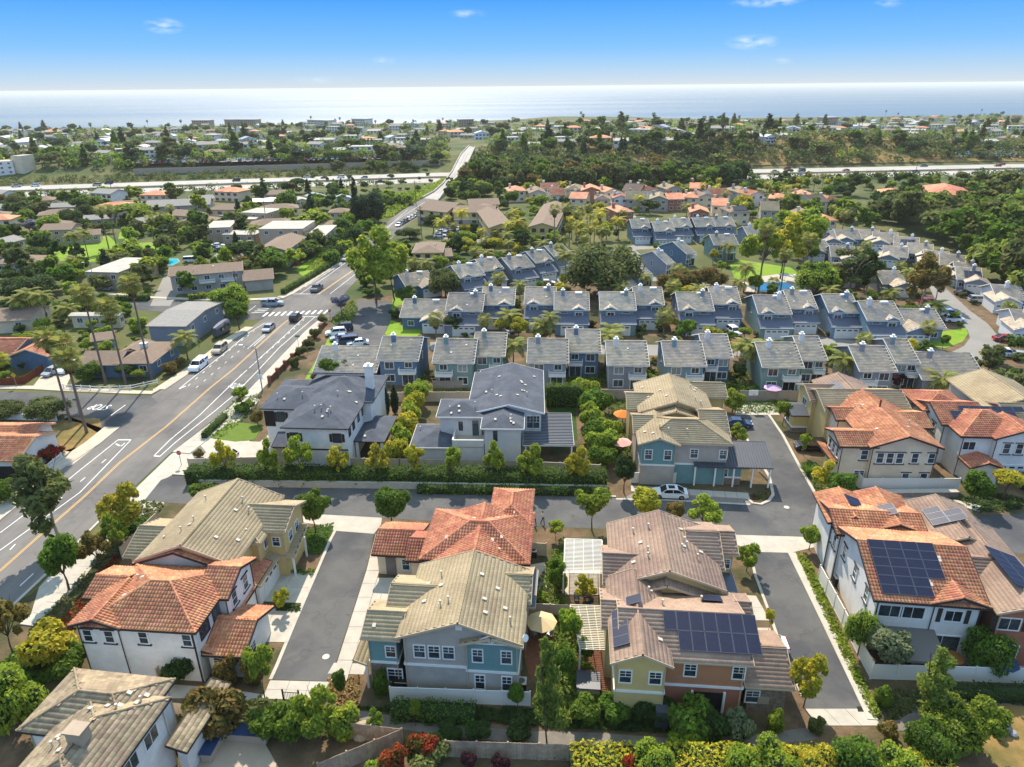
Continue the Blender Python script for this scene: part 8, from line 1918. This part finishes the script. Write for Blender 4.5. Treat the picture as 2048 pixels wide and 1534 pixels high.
def pergola(label,pts,z,n,m='white',posts=True):
    A_,B_,C_,D_ = [at(u,v,z) for u,v in pts]; t = thing('pergola',label,'pergola',(A_.x,A_.y,0)); o = Vector((A_.x,A_.y,0)); q = MB()
    for i in range(5): s_ = i / 4; q.bar(A_.lerp(B_,s_) - o - UP * .15,D_.lerp(C_,s_) - o - UP * .15,.08,.15)
    q.build('rafters',m,t); q = MB()
    for i in range(n): s_ = i / (n - 1); q.bar(A_.lerp(D_,s_) - o + UP * .01,B_.lerp(C_,s_) - o + UP * .01,.07,.05)
    x = q.build('slats',m,t); x['kind'] = 'stuff'
    for c in (A_,B_,C_,D_): q = MB(); p = c - o; q.box((p.x - .08,p.y - .08,0),(p.x + .08,p.y + .08,z - .15)); q.build('post',m,t)
pergola('white slatted pergola left of the wide brown roof',[(1127,1146),(1207,1147),(1204,1080),(1130,1078)],2.9,27); pergola('cream slatted pergola left of the orange and yellow house',[(1160,1298),(1214,1300),(1204,1212),(1141,1210)],2.9,27,'fabric_cream')
def tableset(label,u,v,m='wood_table',r_=.8,nc=4,cm='dark'):
    p = at(u,v); t = thing('patio_table',label,'table',p); q = MB(); q.tube((0,0,.7),(0,0,.76),r_,r_,14); q.build('tabletop',m,t); q = MB(); q.tube((0,0,0),(0,0,.7),.08,.05,6); q.build('leg','dark',t)
    for i in range(nc):
        a = 2 * math.pi * (i + .5) / nc; c = thing('patio_chair','%s chair at the %s' % (['near','left','far','right','corner'][i % 5],label.split(' beside')[0].split(' under')[0]),'chair',p + Vector((math.cos(a),math.sin(a),0)) * (r_ + .45),a)
        q = MB(); q.box((-.25,-.25,.4),(.25,.25,.46)); q.build('seat',cm,c); q = MB(); q.box((.2,-.25,.46),(.27,.25,.95)); q.build('backrest',cm,c)
        for x_ in (-.22,.22):
            for y_ in (-.22,.22): q = MB(); q.box((x_ - .02,y_ - .02,0),(x_ + .02,y_ + .02,.4)); q.build('leg',cm,c)
tableset('round brown table under the tan umbrella',1083,1262,'dark',.7,4,'metal_roof_pale'); tableset('round orange wooden table on the right patio',1902,1326,'wood_table',1.0,4); tableset('square-topped wooden table on the white house patio',1822,1322,'wood_red',.7,4); tableset('small garden table on the slatted patio',1170,1200,'dark',.5,3,'fabric_navy')
def boxthing(name,label,cat,u,v,sx,sy,sz,m,parts=(),ang=GA):
    t = thing(name,label,cat,at(u,v),ang); q = MB(); q.box((-sx / 2,-sy / 2,0),(sx / 2,sy / 2,sz)); q.build('body',m,t)
    for nm,a,b,mm in parts: q = MB(); q.box(a,b); q.build(nm,mm,t)
    return t
for u,v,l_ in [(1066,1112,'air conditioner behind the red tiled cream house'),(1043,1376,'air conditioner at the corner of the grey and teal house')]:
    t = boxthing('air_conditioner',l_,'air conditioner',u,v,.9,.9,.9,'dark'); q = MB(); q.box((-.48,-.48,.9),(.48,.48,.94)); q.build('top_cover','vent',t); q = MB(); q.tube((0,0,.945),(0,0,.96),.34,.34,14); q.build('fan_guard','metal_dark',t)
boxthing('outdoor_kitchen','outdoor kitchen counter with a dark blue cover, bottom left patio','kitchen counter',486,1476,4.6,.9,1.0,'stucco_tan',[('countertop',(-2.45,-.6,1.0),(2.45,.6,1.1),'bin_blue'),('return_counter',(-2.4,-2.6,0),(-1.5,-.4,1.0),'stucco_tan'),('return_top',(-2.5,-2.7,1.0),(-1.4,-.6,1.1),'bin_blue')])
boxthing('covered_grill','black covered grill beside the front wall of the grey house','grill',804,1372,1.6,.8,1.1,'dark',[('handle',(-.6,-.45,.8),(.6,-.4,.85),'vent')]); boxthing('spa_tub','pale spa tub on the shaded patio by the yellow wall','spa',1176,1374,2.1,2.1,.8,'stucco_tan',[('spa_cover',(-1.1,-1.1,.8),(1.1,1.1,.92),'metal_dark')]); boxthing('spa_tub','white covered spa behind the green townhouse','spa',1590,776,2.6,2.2,.9,'stucco_grey',[('spa_cover',(-1.35,-1.15,.9),(1.35,1.15,1.0),'metal_roof_pale')])
for i,(u,v) in enumerate([(1664,1146),(1672,1170)]): boxthing('wheeled_bin','black wheeled bin behind the right alley fence, %s' % ['upper','lower'][i],'bin',u,v,.65,.75,1.05,'dark',[('lid',(-.36,-.42,1.05),(.36,.42,1.14),'metal_dark')])
boxthing('wheeled_bin','blue bin on the kerb by the grass island','bin',1852,694,.65,.75,1.05,'bin_blue',[('lid',(-.36,-.42,1.05),(.36,.42,1.14),'metal_dark')])
boxthing('mail_station','grey mailbox cluster with a small white roof at the street corner','mailbox',1700,1010,.9,.5,1.3,'metal_roof_pale',[('roof',(-.8,-.6,1.9),(.8,.6,2.0),'white'),('post',(-.7,-.05,0),(-.6,.05,1.9),'white'),('post',(.6,-.05,0),(.7,.05,1.9),'white')])
t = thing('satellite_dish','white satellite dish at the right eave of the grey and teal house','satellite dish',at(1047,1284,6.6)); q = MB(); q.tube((0,0,0),(.1,0,.5),.03,.03,6); q.build('arm','pole',t); q = MB(); q.tube((.12,-.05,.5),(.2,-.12,.55),.3,.34,12); q.build('dish','white',t)
t = thing('garden_gate','dark iron garden gate at the lower end of the left alley','gate',at(584,1404),GA)
for x_ in (-.75,.75): q = MB(); q.box((x_ - .06,-.06,0),(x_ + .06,.06,1.5)); q.build('post','dark',t)
q = MB()
for i in range(9): x_ = -.6 + i * .15; q.box((x_ - .015,-.015,.15),(x_ + .015,.015,1.2))
q.box((-.66,-.02,.15),(.66,.02,.2)); q.box((-.66,-.02,1.15),(.66,.02,1.2)); q.build('leaf','dark',t)
def rock(label,u,v,s_,m='rock',fl=.6):
    q = MB(); q.sphere((0,0,s_ * fl * .4),(s_,s_ * .8,s_ * fl),9,6); g = random.Random(int(u)); q.v = [(x * g.uniform(.85,1.12),y * g.uniform(.85,1.12),z) for x,y,z in q.v]; o = q.build('boulder',m,smooth=False); o.location = at(u,v); tag(o,label,'boulder')
rock('tan flat boulder beside the footpath end, left',725,1460,.9); rock('tan boulder just below the flat one by the footpath',722,1474,.8); rock('grey boulder in the bed by the street mouth',470,948,.7,'rock_grey'); rock('pale boulder in the bed left of the grey one',396,944,.5)
t = thing('rock_sculpture','pale stone tortoise-like rock sculpture on the dry ground, lower right corner','sculpture',at(1990,1446),rad(70))
q = MB(); q.sphere((0,0,.45),(1.5,1.1,.75),12,8); q.build('shell','rock_grey',t); q = MB(); q.sphere((-1.7,.1,.45),(.5,.4,.38),8,6); q.build('head','rock',t)
for x_,y_ in ((-.9,1.1),(-.9,-1.1),(1.0,1.0),(1.0,-1.0)): q = MB(); q.sphere((x_,y_,.18),(.45,.4,.22),8,5); q.build('leg','rock_grey',t)
patch('dry_ground',[(1960,1430),(2000,1410),(2200,1420),(2200,1560),(2020,1560),(1960,1500)],'dry',.04); patch('pond',[(1990,760),(2010,742),(2100,738),(2200,760),(2120,790),(2020,780)],[M['pool_water']],.05) if False else None
q = MB(); P_ = px([(1996,752),(2014,738),(2100,734),(2200,752),(2120,780),(2026,768)]); q.add([(p.x,p.y,.05) for p in P_],[tuple(range(6))]); o = q.build('pond_water','glass'); o['kind'] = 'structure'
if o.data.polygons[0].normal.z < 0: o.data.flip_normals()
# ================================================================ PEOPLE
def person(label,p,ang,top,legs,hair='dark',stride=.25,seed=0):
    t = thing('person',label,'person',p,ang)
    J = [(0,0,.95),(0,0,1.2),(0,0,1.42),(0,0,1.5),(.02,0,1.58),(.03,0,1.68),(0,.1,.92),(stride,.1,.5),(stride * .8,.1,.08),(stride * .8 + .18,.11,.04),(0,-.1,.92),(-stride * .5,-.1,.5),(-stride * 1.4,-.1,.12),(-stride * 1.4 + .16,-.11,.05),(0,.19,1.38),(-.1,.25,1.1),(.06,.25,.88),(0,-.19,1.38),(.1,-.25,1.1),(.28,-.22,.92)]
    Rr = [.15,.13,.15,.06,.085,.09,.1,.07,.05,.04,.1,.07,.05,.04,.065,.05,.04,.065,.05,.04]
    E_ = [(0,1),(1,2),(2,3),(3,4),(4,5),(0,6),(6,7),(7,8),(8,9),(0,10),(10,11),(11,12),(12,13),(2,14),(14,15),(15,16),(2,17),(17,18),(18,19)]
    me = bpy.data.meshes.new('body'); me.from_pydata(J,E_,[]); o = obj('body',me,t); me.materials.append(M[top]); me.materials.append(M[legs]); me.materials.append(M['skin'])
    md = o.modifiers.new('s','SKIN'); 
    for i,v in enumerate(me.skin_vertices[0].data): v.radius = (Rr[i],Rr[i]); v.use_root = (i == 0)
    o.modifiers.new('d','SUBSURF').levels = 1
    bpy.context.view_layer.update(); dg = bpy.context.evaluated_depsgraph_get(); m2 = bpy.data.meshes.new_from_object(o.evaluated_get(dg)); o.modifiers.clear(); o.data = m2; m2.name = 'body'
    for pl in m2.polygons: z = pl.center.z; pl.material_index = 1 if z < .93 and abs(pl.center.y) < .2 else (2 if z > 1.47 or (abs(pl.center.y) > .2 and z < 1.15) else 0)
    q = MB(); q.sphere((.0,0,1.7),(.11,.1,.1),8,6); q.build('hair',hair,t)
person('person in a pale shirt and dark trousers walking on the near street',at(1085,1046,.03),rad(20),'cloth_pale','cloth_dark'); person('person in dark clothes beside the one in the pale shirt',at(1068,1048,.03),rad(10),'cloth_dark','cloth_dark')

# ================================================================ AIR
q = MB(); q.box((-62000,-400,-90),(62000,62000,53.5)); o = q.build('haze','dark'); o['kind'] = 'stuff'; o['label'] = 'thin sea haze over the whole neighbourhood'
hm = bpy.data.materials.new('haze'); hm.use_nodes = True; hn = hm.node_tree.nodes; hn.clear(); ho = hn.new('ShaderNodeOutputMaterial'); hv = hn.new('ShaderNodeVolumePrincipled')
hv.inputs['Color'].default_value = (.9,.87,.82,1); hv.inputs['Density'].default_value = .00007; hv.inputs['Anisotropy'].default_value = .1; hm.node_tree.links.new(hv.outputs[0],ho.inputs['Volume']); o.data.materials[0] = hm
